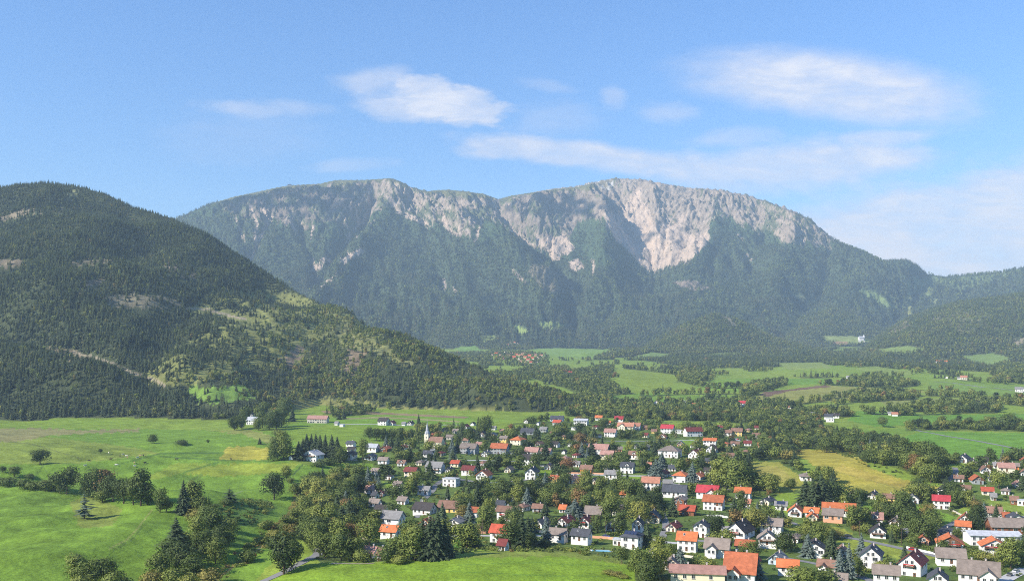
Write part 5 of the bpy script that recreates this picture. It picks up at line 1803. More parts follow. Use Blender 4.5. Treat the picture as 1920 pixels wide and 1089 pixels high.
    (1590, 709, 8, 'L', 'grey'), (1391, 761, 16, 'L', 'crimson'), (1300, 764, 14, 'L', 'rust'), (1283, 758, 12, 'L', 'pale'), (1230, 757, 10, 'G', 'pink'), (1243, 760, 8, 'L', 'orange'), (1069, 702, 10, 'L', 'crimson'), (1060, 703, 6, 'G', 'pale'), (1136, 704, 6, 'G', 'salmon'),
    (470, 796, 23, 'L', 'pale'), (500, 784, 12, 'L', 'dark'), (510, 773, 13, 'L', 'orange'), (471, 781, 9, 'G', 'slate'), (579, 864, 40, 'G', 'pale', 'white', dict(pitch=24, extra='balcwide', wh=5.0, dep=11)), (545, 862, 12, 'G', 'dark'),
    (1612, 641, 6, 'L', 'pale', 'white'), (1620, 641, 5, 'G', 'pale'), (630, 797, 9, 'L', 'grey'), (640, 800, 9, 'F', 'pale'), (727, 899, 16, 'F', 'dark'), (700, 935, 14, 'L', 'slate'),
    (1135, 880, 12, 'L', 'dark'), (1211, 844, 15, 'L', 'slate'), (1068, 838, 12, 'G', 'taupe'), (940, 812, 10, 'L', 'pink'), (925, 806, 10, 'L', 'grey'), (1008, 797, 9, 'G', 'grey'),
    (1215, 878, 14, 'L', 'salmon'), (1360, 1004, 12, 'L', 'grey'), (905, 795, 10, 'G', 'maroon'), (885, 798, 10, 'G', 'dark'), (960, 940, 12, 'G', 'grey'), (1030, 925, 10, 'L', 'maroon'),
]
for h_ in HS:
    kw = dict(h_[6]) if len(h_) > 6 else {}
    if len(h_) > 5:
        kw['wall'] = h_[5]
    if len(h_) > 4:
        kw['roof'] = h_[4]
    house(*h_[:4], **kw)
# smaller houses between the listed ones
rsg = np.random.RandomState(77)
done = [(h_[0], h_[1], h_[2]) for h_ in HS]
BLOCK = [list(p) for p, _ in fields]
want = [((800, 1480), (802, 900), 44, 13), ((690, 860), (870, 1000), 10, 22), ((880, 1240), (905, 1000), 16, 24), ((1220, 1920), (900, 1075), 34, 24), ((1790, 1925), (868, 960), 12, 16)]
for (xa, xb), (ya, yb_), cnt, gap in want:
    k_, tries = 0, 0
    while k_ < cnt and tries < 3000:
        tries += 1
        qx, qy = rsg.uniform(xa, xb), rsg.uniform(ya, yb_)
        wq = np.interp(qy, [800, 900, 1000, 1080], [13, 22, 32, 42]) * rsg.uniform(0.85, 1.15)
        if not inside(np.array([qx]), np.array([qy]), VIL)[0] or any(inside(np.array([qx]), np.array([qy]), p)[0] for p in BLOCK):
            continue
        if min(math.hypot((qx - a) / (0.5 * (b_ + wq)), (qy - c) / (0.42 * (b_ + wq))) for a, c, b_ in done) < 1.15:
            continue
        if min(float(dist_poly(np.array([qx]), np.array([qy - 4]), p)[0]) for _, p, _, _ in ROADS) < 7:
            continue
        if 1330 < qx < 1500 and 860 < qy < 930 or inside(np.array([qx]), np.array([qy]), [(860, 898), (1250, 915), (1250, 978), (1150, 965), (1000, 952), (880, 948)])[0]:
            continue
        done.append((qx, qy, wq))
        house(qx, qy, wq, ['L', 'L', 'G', 'G', 'H'][rsg.randint(5)], ['brown', 'taupe', 'grey', 'slate', 'dark', 'pink', 'rust', 'maroon', 'taupe', 'brown', 'taupe', 'brown'][rsg.randint(12)],
              ['white', 'white', 'stone', 'cream', 'white', 'yellow', 'white', 'salmonwall', 'greywall', 'white'][rsg.randint(10)], yaw=-rsg.uniform(10, 38), extra=['', 'sky', 'balc', 'dormer', 'woodgable', 'wing', 'woodgablebalc'][rsg.randint(7)] + ('nochim' if wq < 19 or rsg.rand() < 0.3 else ''))
        k_ += 1
# the far village of red roofs at the mountain foot
rsf = np.random.RandomState(5)
for px_, py_ in [(922, 667), (930, 664), (938, 668), (946, 663), (952, 668), (958, 665), (963, 671), (968, 666), (972, 674), (976, 668), (981, 664), (984, 671), (989, 676), (992, 668), (998, 673), (1003, 667), (1008, 672), (1014, 668),
                 (1019, 673), (975, 679), (985, 681), (995, 681), (1006, 680), (957, 645), (963, 643), (970, 646), (950, 647), (930, 672), (944, 674)]:
    house(px_, py_, 6.5 + 2.8 * rsf.rand(), 'L' if rsf.rand() < 0.7 else 'G', ['red', 'pink', 'salmon', 'red', 'rust', 'brown'][rsf.randint(6)], ['stone', 'cream', 'salmonwall'][rsf.randint(3)], wh=3.0, pitch=42)

# the large many-gabled house and its long wing at the lower edge
def big_house():
    r1 = house(1386, 1098, 74, 'L', 'rust', 'white', wh=5.2, pitch=40, dep=14, yaw=-20, extra='wing')
    r2 = house(1308, 1101, 108, 'L', 'pink', 'cream', wh=5.4, pitch=22, dep=9, yaw=-10)
    r3 = house(1402, 1090, 34, 'G', 'maroon', 'white', wh=6.4, pitch=40, dep=13, yaw=-28)
    return r1, r2, r3


big_house()


def church():
    x, y, z = at(801, 838)
    r = empty('church', (x, y, z), math.radians(-20))
    b = MB()
    b.box(-2.2, 2.2, -2.2, 2.2, -1, 13, 0)
    t = b.build('tower', r, 'wall_cream')
    c = MB()
    for (za, ra), (zb, rb_) in zip([(13, 2.6), (15, 2.5), (16.2, 1.4), (17.5, 1.5)], [(15, 2.5), (16.2, 1.4), (17.5, 1.5), (25, 0.05)]):
        c.tube((0, 0, za), (0, 0, zb), ra, rb_, 8, 0)
    c.tube((0, 0, 25), (0, 0, 26.6), 0.08, 0.08, 5, 0)
    c.box(-0.5, 0.5, -0.05, 0.05, 25.9, 26.1)
    c.build('spire', t, 'roof_pale')
    for zz in (4.5, 9.8):
        put_part('window', WIN_S, t, (0, -2.2, zz))
        put_part('window', WIN_S, t, (2.2, 0, zz), math.pi / 2)
    n = MB()
    n.add([(2.2, -4, -1), (17, -4, -1), (17, 4, -1), (2.2, 4, -1), (2.2, -4, 6), (17, -4, 6), (17, 4, 6), (2.2, 4, 6), (2.2, 0, 10.5), (17, 0, 10.5)],
          [(0, 1, 5, 4), (2, 3, 7, 6), (1, 2, 6, 9, 5), (3, 0, 4, 8, 7), (4, 5, 9, 8), (6, 7, 8, 9)])
    n.build('nave', r, 'wall_cream')
    q = MB()
    q.slab([(2.0, -4.6, 5.6), (17.5, -4.6, 5.6), (17.5, 0, 10.8), (2.0, 0, 10.8)], 0.2)
    q.slab([(17.5, 4.6, 5.6), (2.0, 4.6, 5.6), (2.0, 0, 10.8), (17.5, 0, 10.8)], 0.2)
    q.build('roof', r, 'roof_brown')
    for i in range(4):
        put_part('window', WIN_S, r, (4.5 + i * 3.2, -4.0, 3.4))
    tag(r, 'village church with a slim cream tower and pale pointed spire', 'church')
    FOOT.append((x + 5, y, 9, 10))
    # castle-like house far off by the wooded saddle
    x, y, z = at(1615, 637)
    r = empty('manor', (x, y, z), 0.1)
    b = MB()
    b.box(-14, 10, -8, 8, -3, 12, 0)
    b.box(10, 16, -5, 3, -3, 20, 0)
    b.build('wall', r, 'wall_white')
    q = MB()
    q.slab([(-15, -9, 11.5), (11, -9, 11.5), (6, 0, 19), (-10, 0, 19)], 0.3)
    q.slab([(11, 9, 11.5), (-15, 9, 11.5), (-10, 0, 19), (6, 0, 19)], 0.3)
    q.slab([(-15, 9, 11.5), (-15, -9, 11.5), (-10, 0, 19)], 0.3)
    q.slab([(11, -9, 11.5), (11, 9, 11.5), (6, 0, 19)], 0.3)
    q.tube((13, -1, 20), (13, -1, 29), 4.6, 0.1, 4, 0)
    q.build('roof', r, 'roof_pale')
    for i in range(5):
        put_part('window', WIN_L, r, (-11 + i * 4.4, -8, 8))
    tag(r, 'big pale manor house with a tower below the wooded saddle', 'manor house')
    # the lookout hut on the mountain crest
    x, y, z = at(543, 352)
    x, y = (543 - CX) / F * 6890, 6890
    r = empty('summit_hut', (x, y, gz(x, y) - 1), 0.2)
    b = MB()
    b.box(-13, 13, -8, 8, -6, 9, 0)
    b.build('wall', r, 'wall_greywall')
    q = MB()
    q.slab([(-14, -9, 9.1), (14, -9, 9.1), (14, 0, 17), (-14, 0, 17)], 0.4)
    q.slab([(14, 9, 9.1), (-14, 9, 9.1), (-14, 0, 17), (14, 0, 17)], 0.4)
    q.build('roof', r, 'roof_slate')
    tag(r, 'tiny grey hut on the skyline of the mountain crest', 'hut')


church()

# ------------------------------------------------------------------ cows, cars, pool
def cow(px, py, col, rz):
    x, y, z = at(px, py)
    b = MB()
    prof = [(-1.0, 0.22, 0.30, 1.02), (-0.8, 0.34, 0.36, 1.0), (-0.3, 0.40, 0.42, 0.95), (0.3, 0.37, 0.40, 0.98), (0.7, 0.28, 0.34, 1.05), (0.95, 0.16, 0.2, 1.2), (1.2, 0.13, 0.16, 1.33), (1.35, 0.15, 0.14, 1.25), (1.62, 0.09, 0.09, 1.02)]
    n = 8
    vs, fs = [], []
    for (xx, ry, rz_, zc) in prof:
        for i in range(n):
            t = 2 * math.pi * i / n
            vs.append((xx, ry * math.cos(t), zc + rz_ * math.sin(t)))
    for k in range(len(prof) - 1):
        for i in range(n):
            fs.append((k * n + i, k * n + (i + 1) % n, (k + 1) * n + (i + 1) % n, (k + 1) * n + i))
    fs += [tuple(range(n)), tuple(range(len(vs) - n, len(vs)))]
    b.add(vs, fs)
    for lx in (-0.75, 0.62):
        for ly in (-0.2, 0.2):
            b.tube((lx, ly, 0.85), (lx + 0.05, ly, 0.42), 0.12, 0.07, 6)
            b.tube((lx + 0.05, ly, 0.45), (lx, ly, 0.0), 0.065, 0.055, 6)
    b.tube((-1.0, 0, 1.1), (-1.1, 0, 0.5), 0.03, 0.04, 5)
    for s in (-1, 1):
        b.tube((1.25, s * 0.1, 1.36), (1.2, s * 0.3, 1.38), 0.05, 0.02, 5)
    me = b.mesh('cow', 'cow_' + col)
    o = mesh_obj('cow', me, None, (x, y, z))
    o.rotation_euler = (0, 0, rz)
    o.scale = (1.15,) * 3
    return o


COWS = [(208, 862, 'dark', 'dark brown cow standing leftmost in the small herd'), (225, 856, 'dark', 'dark cow near the middle of the herd, left of the pale pair'), (231, 853, 'white', 'pale cow grazing at the top of the herd'),
        (237, 856, 'white', 'pale cow in the bunched pair in mid herd'), (239, 859, 'tan', 'tan cow just below the pale bunched cows'), (258, 859, 'white', 'white cow at the left of the second bunch of cows'),
        (263, 856, 'tan', 'tan cow in the second bunch of cows'), (269, 855, 'dark', 'dark cow at the top of the second bunch'), (272, 869, 'dark', 'dark cow standing alone below the second bunch'),
        (218, 873, 'white', 'white cow low on the slope under the herd'), (252, 869, 'tan', 'tan cow between the herd and the track mark'), (253, 875, 'white', 'whitish cow lowest on the pasture beside the dark track mark'),
        (167, 865, 'dark', 'dark cow far left of the herd on the pasture'), (204, 850, 'white', 'white cow beside the lone small bush'), (160, 874, 'white', 'white cow behind the crowns of the tree row'),
        (331, 862, 'dark', 'black cow alone right of the herd'), (433, 862, 'dark', 'black cow on the edge of the yellow mown plot')]
for i, (px_, py_, c_, lb) in enumerate(COWS):
    tag(cow(px_, py_, c_, (i * 2.1) % 6.28), lb, 'cow', 'cows grazing on the left meadow')


def car(px, py, col, rz, label):
    x, y, z = at(px, py)
    r = empty('car', (x, y, z + 0.02), rz)
    b = MB()
    pr = [(-2.1, 0.35, 0.72), (-2.0, 0.30, 0.92), (-1.1, 0.28, 0.98), (1.1, 0.28, 0.98), (1.95, 0.30, 0.86), (2.12, 0.35, 0.62)]
    vs, fs = [], []
    for xx, z0, z1 in pr:
        vs += [(xx, -0.84, z0), (xx, 0.84, z0), (xx, 0.80, z1), (xx, -0.80, z1)]
    for k in range(len(pr) - 1):
        for i in range(4):
            fs.append((k * 4 + i, k * 4 + (i + 1) % 4, k * 4 + 4 + (i + 1) % 4, k * 4 + 4 + i))
    fs += [(3, 2, 1, 0), (20, 21, 22, 23)]
    b.add(vs, fs)
    b.add([(-1.2, -0.66, 1.42), (0.5, -0.66, 1.42), (0.5, 0.66, 1.42), (-1.2, 0.66, 1.42), (-1.3, -0.68, 1.36), (0.6, -0.68, 1.36), (0.6, 0.68, 1.36), (-1.3, 0.68, 1.36)],
          [(0, 1, 2, 3), (0, 4, 5, 1), (1, 5, 6, 2), (2, 6, 7, 3), (3, 7, 4, 0)])
    b.build('body', r, 'paint_' + col)
    g = MB()
    g.add([(-1.3, -0.68, 1.36), (0.6, -0.68, 1.36), (0.6, 0.68, 1.36), (-1.3, 0.68, 1.36), (-1.8, -0.78, 0.93), (1.2, -0.78, 0.93), (1.2, 0.78, 0.93), (-1.8, 0.78, 0.93)],
          [(0, 4, 5, 1), (1, 5, 6, 2), (2, 6, 7, 3), (3, 7, 4, 0)])
    g.build('windows', r, 'glass')
    for xx in (-1.3, 1.3):
        for yy in (-0.85, 0.68):
            w_ = MB()
            w_.tube((xx, yy, 0.32), (xx, yy + 0.18, 0.32), 0.32, 0.32, 12)
            w_.build('wheel', r, 'tyre')
    tag(r, label, 'car')


for c_ in [(1512, 999, 'silver', -0.1, 'silver car parked in the grass by the hedge near the side road'), (1712, 1031, 'red', -0.25, 'small red car on the sloping side road'),
           (1232, 1013, 'white', -0.1, 'white car on the lane by the bright orange roof'), (1862, 1004, 'silver', 0.1, 'silver car parked between the white hall and brown row'),
           (1136, 1007, 'blue', 0.0, 'blue car on the lane behind the pool garden'), (882, 1003, 'white', 0.0, 'white car on the pale lane right of the spruce clump'),
           (1893, 1079, 'black', 0.9, 'black car on the forecourt at the lower corner')]:
    car(*c_)

for i, (cx_, cy_, cc, cr, cl_) in enumerate([(1030, 1006, 'red', 0.0, 'red car on the lane behind the grey-roofed lawn houses'), (1330, 1016, 'silver', -0.1, 'silver car on the lane behind the red-brown roof in the near rows'), (1562, 1064, 'white', -0.5, 'white car on the lower lane left of the steep slate-roofed house'),
                                           (1590, 1006, 'black', -0.2, 'black car on the upper stretch of the side road'), (1260, 893, 'white', 0.3, 'white car in the street left of the orange hipped house'), (1155, 889, 'silver', 0.0, 'silver car on the pale village street below the slate roof'),
                                           (935, 905, 'blue', 0.1, 'blue car on the street left of the central grove'), (1815, 971, 'white', 0.4, 'white car on the lane above the orange and rust gables'), (1385, 824, 'red', 0.6, 'red car on the large paved yard at the village end'),
                                           (1372, 828, 'white', 0.6, 'white car on the large paved yard at the village end'), (1905, 1072, 'silver', 0.7, 'silver car higher on the lower corner forecourt')]):
    car(cx_, cy_, cc, cr, cl_)


def pole(px, py, label):
    x, y, z = at(px, py)
    b = MB()
    b.tube((0, 0, -0.5), (0, 0, 8.5), 0.16, 0.11, 7)
    b.box(-0.9, 0.9, -0.06, 0.06, 7.9, 8.05)
    for xx in (-0.8, 0, 0.8):
        b.tube((xx, 0, 8.05), (xx, 0, 8.25), 0.05, 0.04, 5)
    o = mesh_obj('utility_pole', b.mesh('utility_pole', 'bark'), None, (x, y, z))
    tag(o, label, 'utility pole', 'wooden utility poles in the village')
    return Vector((x, y, z + 8.1))


tops = [pole(*p) for p in [(905, 1003, 'wooden pole at the right end of the pale lane'), (975, 1003, 'wooden pole between the big red roof and the slate gable'), (1062, 1005, 'wooden pole behind the gap of the two grey lawn roofs'), (1135, 1006, 'wooden pole behind the pool lane'), (1215, 1010, 'wooden pole on the lane right of the hipped villa'), (1300, 1012, 'wooden pole behind the bright orange roof')]]
b = MB()
for a_, c_ in zip(tops[:-1], tops[1:]):
    pts_ = [a_.lerp(c_, i / 8) - Vector((0, 0, 1.1 * (1 - (i / 4 - 1) ** 2))) for i in range(9)]
    for p, q in zip(pts_[:-1], pts_[1:]):
        b.tube(p, q, 0.022, 0.022, 4)
tag(mesh_obj('overhead_wire', b.mesh('overhead_wire', 'tyre')), 'thin overhead wire strung between the wooden poles above the lawn houses', 'wire')
for p in [(1612, 1006, 'street-side pole on the upper side road'), (1690, 1022, 'street-side pole above the red car on the side road'), (1758, 1038, 'street-side pole at the lower end of the side road')]:
    pole(*p)


def pool():
    x, y, z = at(1128, 1033)
    r = empty('swimming_pool', (x, y, z + 0.15), math.radians(-6))
    b = MB()
    b.box(-5.4, 5.4, -2.4, 2.4, -0.9, 0.10, 0)
    b.build('surround', r, 'wall_white')
    b = MB()
    b.box(-4.6, 4.6, -1.6, 1.6, 0.102, 0.14, 0)
    b.build('water', r, 'pool_water')
    tag(r, 'garden swimming pool with white surround beside the front lawn', 'pool')
    FOOT.append((x, y, 6, 8))


pool()

# ------------------------------------------------------------------ single trees of the village and the pastures
rs = np.random.RandomState(21)
KINDS = {'round': [], 'tall': [], 'bush': [], 'spruce': [], 'pine': []}
for i in range(5):
    me, L = make_crown('crown', 2600, rs, 'round', 'leaves', 26, 0.024)
    KINDS['round'].append((me, make_trunk('trunk', rs, L)))
for i in range(4):
    me, L = make_crown('crown', 2600, rs, 'tall', 'leaves', 28, 0.023)
    KINDS['tall'].append((me, make_trunk('trunk', rs, L)))
for i in range(3):
    me, L = make_crown('crown', 1500, rs, 'bush', 'leaves', 14, 0.034)
    KINDS['bush'].append((me, make_trunk('trunk', rs, L, limbs=7)))
for i in range(4):
    me = conifer_mesh('crown', 22, 17, rs, 'leaves', width=0.155 + 0.03 * i, ragged=0.30, droop=0.4)
    b = MB()
    b.tube((0, 0, -0.04), (0, 0, 0.9), 0.016, 0.004, 7)
    KINDS['spruce'].append((me, b.mesh('trunk', 'bark')))
for i in range(2):
    me = conifer_mesh('crown', 12, 9, rs, 'leaves', width=0.22, ragged=0.6, droop=0.1)
    b = MB()
    b.tube((0, 0, -0.04), (0, 0, 0.9), 0.018, 0.005, 7)
    KINDS['pine'].append((me, b.mesh('trunk', 'bark')))

TREES = []


def tree(x, y, z, h, w, kind, tint):
    """one tree: trunk and crown under an empty at its foot"""
    vs = KINDS[kind]
    cm, tm = vs[rs.randint(len(vs))]
    nm = {'round': 'tree', 'tall': 'tree', 'bush': 'shrub', 'spruce': 'spruce_tree', 'pine': 'pine_tree'}[kind]
    r = empty(nm, (x, y, z - 0.15), rs.rand() * 6.28)
    r.scale = (w, w, h)
    c = mesh_obj('crown', cm, r)
    mesh_obj('trunk', tm, r)
    stops = CONIF_N if kind in ('spruce', 'pine') else BROAD
    c.color = ramp(stops, tint) + (1.0,)
    TREES.append(dict(o=r, x=x, y=y, h=h, w=w, kind=kind, tint=tint, px=CX + F * x / y, py=HOR - F * (z - ZC) / y, hpx=h * F / y))
    return r


CONIF_N = [(0.0, (0.036, 0.056, 0.024)), (0.5, (0.068, 0.095, 0.038)), (0.8, (0.080, 0.112, 0.055)), (0.9, (0.12, 0.155, 0.13)), (1.0, (0.15, 0.185, 0.16))]
EXPL = [  # px, py, height seen, width seen, kind, tint
    (75, 870, 28, 38, 'round', .15), (27, 893, 20, 26, 'round', .35), (56, 897, 12, 18, 'bush', .3), (285, 831, 18, 20, 'round', .3), (342, 834, 12, 24, 'bush', .2), (390, 830, 7, 6, 'round', .3),
    (188, 847, 8, 8, 'bush', .2), (5, 886, 14, 14, 'round', .2), (18, 912, 22, 30, 'bush', .3), (45, 916, 24, 30, 'bush', .25), (62, 918, 20, 26, 'bush', .45), (85, 920, 26, 34, 'bush', .3), (105, 920, 30, 30, 'round', .2),
    (2, 910, 20, 26, 'bush', .35), (125, 926, 54, 52, 'round', .18), (112, 924, 30, 26, 'round', .5), (160, 930, 46, 40, 'round', .25), (178, 934, 56, 46, 'round', .3), (196, 934, 54, 48, 'round', .97), (212, 940, 52, 44, 'round', .15),
    (232, 944, 48, 44, 'round', .12), (250, 946, 50, 44, 'round', .2), (264, 948, 66, 44, 'tall', .25), (276, 946, 40, 34, 'round', .35), (192, 940, 26, 30, 'bush', .5), (300, 960, 46, 34, 'round', .3), (312, 958, 26, 26, 'round', .2), (90, 918, 22, 24, 'bush', .95),
    (158, 972, 50, 28, 'pine', .85), (344, 964, 62, 30, 'spruce', .35), (364, 962, 58, 38, 'tall', .45), (376, 970, 42, 34, 'round', .5), (384, 968, 34, 28, 'tall', .7), (371, 978, 30, 34, 'bush', .9),
    (430, 940, 26, 26, 'pine', .3), (424, 946, 14, 22, 'bush', .3), (402, 952, 12, 20, 'bush', .3), (514, 936, 50, 46, 'round', .12), (537, 899, 26, 22, 'tall', .7), (551, 926, 22, 22, 'round', .55), (545, 905, 12, 14, 'bush', .6),
    (330, 1048, 76, 42, 'spruce', .3), (318, 1070, 60, 60, 'round', .2), (345, 1078, 66, 60, 'round', .15), (300, 1092, 56, 50, 'round', .4), (362, 1096, 56, 50, 'round', .25), (380, 1048, 56, 46, 'round', .2), (402, 1012, 56, 50, 'tall', .3),
    (392, 990, 44, 44, 'round', .35), (412, 1034, 52, 44, 'round', .22), (430, 1006, 36, 36, 'round', .55), (404, 1056, 50, 44, 'round', .5), (424, 1020, 30, 30, 'bush', .4), (372, 1020, 56, 46, 'round', .6), (340, 1040, 46, 44, 'round', .8),
    (325, 1100, 44, 40, 'bush', .6), (395, 1100, 44, 50, 'bush', .9), (355, 1110, 50, 40, 'bush', .8), (285, 1100, 44, 40, 'bush', .9), (142, 1094, 54, 46, 'tall', .55), (168, 1100, 54, 50, 'round', .4), (195, 1098, 58, 50, 'round', .3), (215, 1105, 44, 44, 'bush', .5), (150, 1110, 44, 40, 'bush', .65), (235, 1105, 28, 24, 'bush', .5),
    (464, 1054, 30, 34, 'bush', .45), (465, 1030, 18, 14, 'bush', .6), (500, 992, 22, 30, 'bush', .55), (520, 990, 16, 20, 'bush', .95), (497, 962, 10, 14, 'bush', .7), (532, 1076, 80, 66, 'round', .10), (556, 1052, 40, 36, 'round', .5),
    (515, 1010, 26, 30, 'bush', .85), (535, 1000, 32, 32, 'tall', .4), (552, 995, 40, 30, 'tall', .5), (565, 985, 36, 30, 'round', .6), (570, 970, 40, 30, 'tall', .7), (545, 1010, 30, 30, 'round', .92), (492, 1020, 20, 26, 'bush', .75),
    (585, 935, 40, 40, 'tall', .7), (600, 950, 50, 40, 'tall', .8), (590, 965, 40, 40, 'round', .65), (620, 940, 44, 36, 'round', .75), (612, 975, 46, 40, 'tall', .8), (575, 920, 26, 24, 'round', .5), (635, 935, 36, 36, 'round', .55), (650, 935, 36, 40, 'round', .3),
    (600, 1000, 50, 40, 'tall', .7), (620, 1010, 56, 40, 'tall', .55), (590, 1035, 40, 36, 'round', .5), (640, 1000, 50, 34, 'spruce', .35), (655, 985, 52, 32, 'spruce', .3), (610, 1045, 44, 44, 'tall', .45), (640, 1050, 52, 50, 'round', .3), (662, 1050, 44, 44, 'round', .5), (636, 1030, 56, 40, 'tall', .6),
    (655, 1020, 40, 34, 'round', .98), (678, 1052, 26, 34, 'bush', .6), (648, 965, 44, 30, 'spruce', .92),
    (820, 1046, 86, 40, 'spruce', .3), (806, 1048, 78, 38, 'spruce', .25), (792, 1046, 72, 36, 'spruce', .35), (834, 1044, 66, 34, 'spruce', .2), (778, 1050, 58, 46, 'tall', .55), (760, 1050, 52, 44, 'round', .45), (742, 1050, 46, 44, 'round', .35), (725, 1054, 38, 34, 'bush', .3), (812, 1040, 70, 36, 'spruce', .5), (750, 1056, 24, 30, 'bush', .7), (772, 1030, 44, 40, 'tall', .8),
    (978, 1028, 62, 42, 'spruce', .35), (990, 1022, 52, 36, 'spruce', .3), (966, 1026, 40, 36, 'tall', .4), (965, 985, 40, 38, 'round', .2), (912, 1000, 50, 36, 'tall', .55), (880, 985, 44, 26, 'spruce', .9), (1066, 1008, 24, 24, 'spruce', .3), (1120, 998, 34, 28, 'round', .3), (1078, 970, 34, 30, 'spruce', .92),
    (1166, 1056, 36, 30, 'round', .35), (1205, 1085, 60, 56, 'round', .45), (1230, 1080, 56, 50, 'round', .75), (1192, 1070, 34, 36, 'round', .3), (1215, 1100, 50, 50, 'round', .2), (1275, 1066, 42, 30, 'spruce', .92), (1250, 1060, 44, 40, 'round', .5), (1237, 1045, 40, 34, 'tall', .7), (1300, 1060, 22, 24, 'bush', .5), (1330, 1066, 24, 30, 'bush', .7),
    (1405, 1052, 40, 44, 'round', .4), (1415, 1030, 22, 20, 'round', .3), (1420, 1095, 50, 36, 'spruce', .92), (1515, 1045, 44, 30, 'spruce', .92), (1575, 1085, 54, 26, 'spruce', .95), (1592, 1085, 66, 28, 'spruce', .93), (1560, 1095, 30, 30, 'round', .5), (1545, 1100, 40, 60, 'bush', .5), (1500, 1098, 44, 60, 'bush', .55), (1520, 1105, 46, 50, 'round', .45),
    (1608, 1080, 34, 34, 'round', .3), (1655, 1068, 26, 28, 'bush', .7), (1540, 950, 60, 34, 'spruce', .35), (1525, 952, 52, 34, 'spruce', .4), (1510, 950, 50, 34, 'spruce', .3), (1555, 948, 46, 36, 'round', .3), (1575, 946, 42, 40, 'round', .4), (1600, 946, 34, 36, 'round', .35), (1618, 944, 26, 30, 'round', .2),
    (1612, 985, 56, 30, 'spruce', .35), (1600, 992, 44, 36, 'tall', .5), (1622, 990, 40, 34, 'round', .5), (1690, 980, 56, 50, 'round', .3), (1652, 968, 42, 26, 'tall', .5), (1660, 970, 36, 26, 'tall', .8), (1705, 975, 36, 30, 'round', .6), (1550, 1012, 34, 30, 'round', .6), (1537, 1010, 26, 24, 'round', .3), (1518, 998, 26, 40, 'bush', .5), (1565, 1008, 20, 30, 'bush', .9), (1625, 1000, 24, 26, 'bush', .6), (1608, 994, 16, 22, 'bush', .95),
    (1680, 1010, 30, 36, 'round', .5), (1715, 1015, 50, 36, 'round', .3), (1735, 1018, 50, 36, 'round', .25), (1748, 1010, 40, 36, 'round', .4), (1720, 930, 36, 36, 'round', .15), (1735, 934, 30, 30, 'round', .35), (1800, 950, 36, 30, 'round', .35), (1815, 950, 32, 30, 'tall', .7), (1788, 942, 40, 36, 'round', .2), (1775, 928, 34, 34, 'spruce', .3),
    (1845, 978, 36, 20, 'spruce', .93), (1868, 980, 34, 20, 'spruce', .4), (1832, 960, 24, 26, 'round', .93), (1895, 1066, 56, 44, 'tall', .6), (1880, 1062, 44, 40, 'round', .7), (1908, 1050, 40, 36, 'round', .35), (1835, 1048, 24, 30, 'bush', .6), (1850, 1050, 20, 30, 'bush', .85), (1822, 1040, 20, 24, 'round', .3), (1798, 1008, 20, 22, 'round', .4),
    (1640, 868, 26, 30, 'round', .3), (1625, 866, 24, 26, 'round', .25), (1655, 872, 30, 36, 'round', .6), (1550, 848, 28, 40, 'round', .35), (1630, 852, 40, 40, 'round', .2), (1600, 850, 34, 40, 'round', .3), (1575, 846, 40, 34, 'round', .35), (1656, 800, 20, 22, 'round', .4), (1890, 804, 30, 40, 'round', .3), (1775, 796, 10, 14, 'bush', .3), (1710, 799, 14, 16, 'round', .4),
    (1720, 862, 36, 36, 'round', .5), (1740, 870, 44, 36, 'round', .3), (1760, 890, 50, 44, 'round', .22), (1730, 895, 40, 40, 'tall', .7), (1715, 885, 34, 34, 'round', .97), (1745, 905, 40, 40, 'round', .55), (1690, 862, 40, 36, 'tall', .35), (1700, 880, 34, 30, 'round', .5),
    (1375, 868, 8, 10, 'bush', .4), (1400, 885, 28, 22, 'spruce', .3), (1432, 918, 34, 44, 'round', .2), (1450, 918, 26, 36, 'round', .35), (1482, 915, 20, 22, 'round', .4), (1380, 920, 60, 50, 'round', .55), (1360, 916, 56, 44, 'tall', .6), (1345, 914, 50, 40, 'tall', .75), (1395, 918, 46, 44, 'round', .45),
    (1065, 885, 28, 34, 'round', 1.0), (1022, 862, 30, 26, 'spruce', .3), (1005, 880, 30, 22, 'tall', .3), (1240, 878, 30, 16, 'spruce', .9), (1230, 895, 34, 26, 'spruce', .9), (520, 860, 42, 34, 'round', .35), (532, 862, 46, 34, 'round', .5), (512, 864, 24, 26, 'round', .3), (528, 838, 30, 24, 'tall', .6),
    (487, 832, 12, 8, 'spruce', .5), (1087, 835, 24, 24, 'round', .97), (1350, 1030, 14, 14, 'bush', .6), (866, 1000, 12, 18, 'bush', .5), (1140, 1075, 10, 22, 'bush', .85), (1155, 1078, 10, 24, 'bush', .9), (1168, 1082, 9, 22, 'bush', .8),
    (560, 862, 34, 20, 'spruce', .2), (568, 858, 36, 20, 'spruce', .25), (600, 856, 40, 20, 'spruce', .2), (610, 858, 42, 20, 'spruce', .15), (622, 860, 44, 20, 'spruce', .2), (632, 862, 42, 22, 'spruce', .25), (640, 866, 30, 26, 'round', .3), (592, 852, 38, 20, 'spruce', .22), (584, 848, 34, 18, 'spruce', .22), (575, 848, 34, 18, 'spruce', .2), (615, 872, 18, 30, 'bush', .3), (596, 874, 12, 26, 'bush', .35), (680, 862, 38, 20, 'tall', .5),
    (645, 785, 20, 6, 'spruce', .3), (636, 786, 10, 9, 'spruce', .3), (785, 798, 22, 7, 'spruce', .2), (692, 826, 26, 20, 'round', .3), (706, 826, 24, 20, 'round', .25), (720, 826, 24, 20, 'round', .2), (735, 824, 22, 20, 'round', .35), (752, 826, 24, 20, 'round', .25), (770, 824, 20, 14, 'tall', .4),
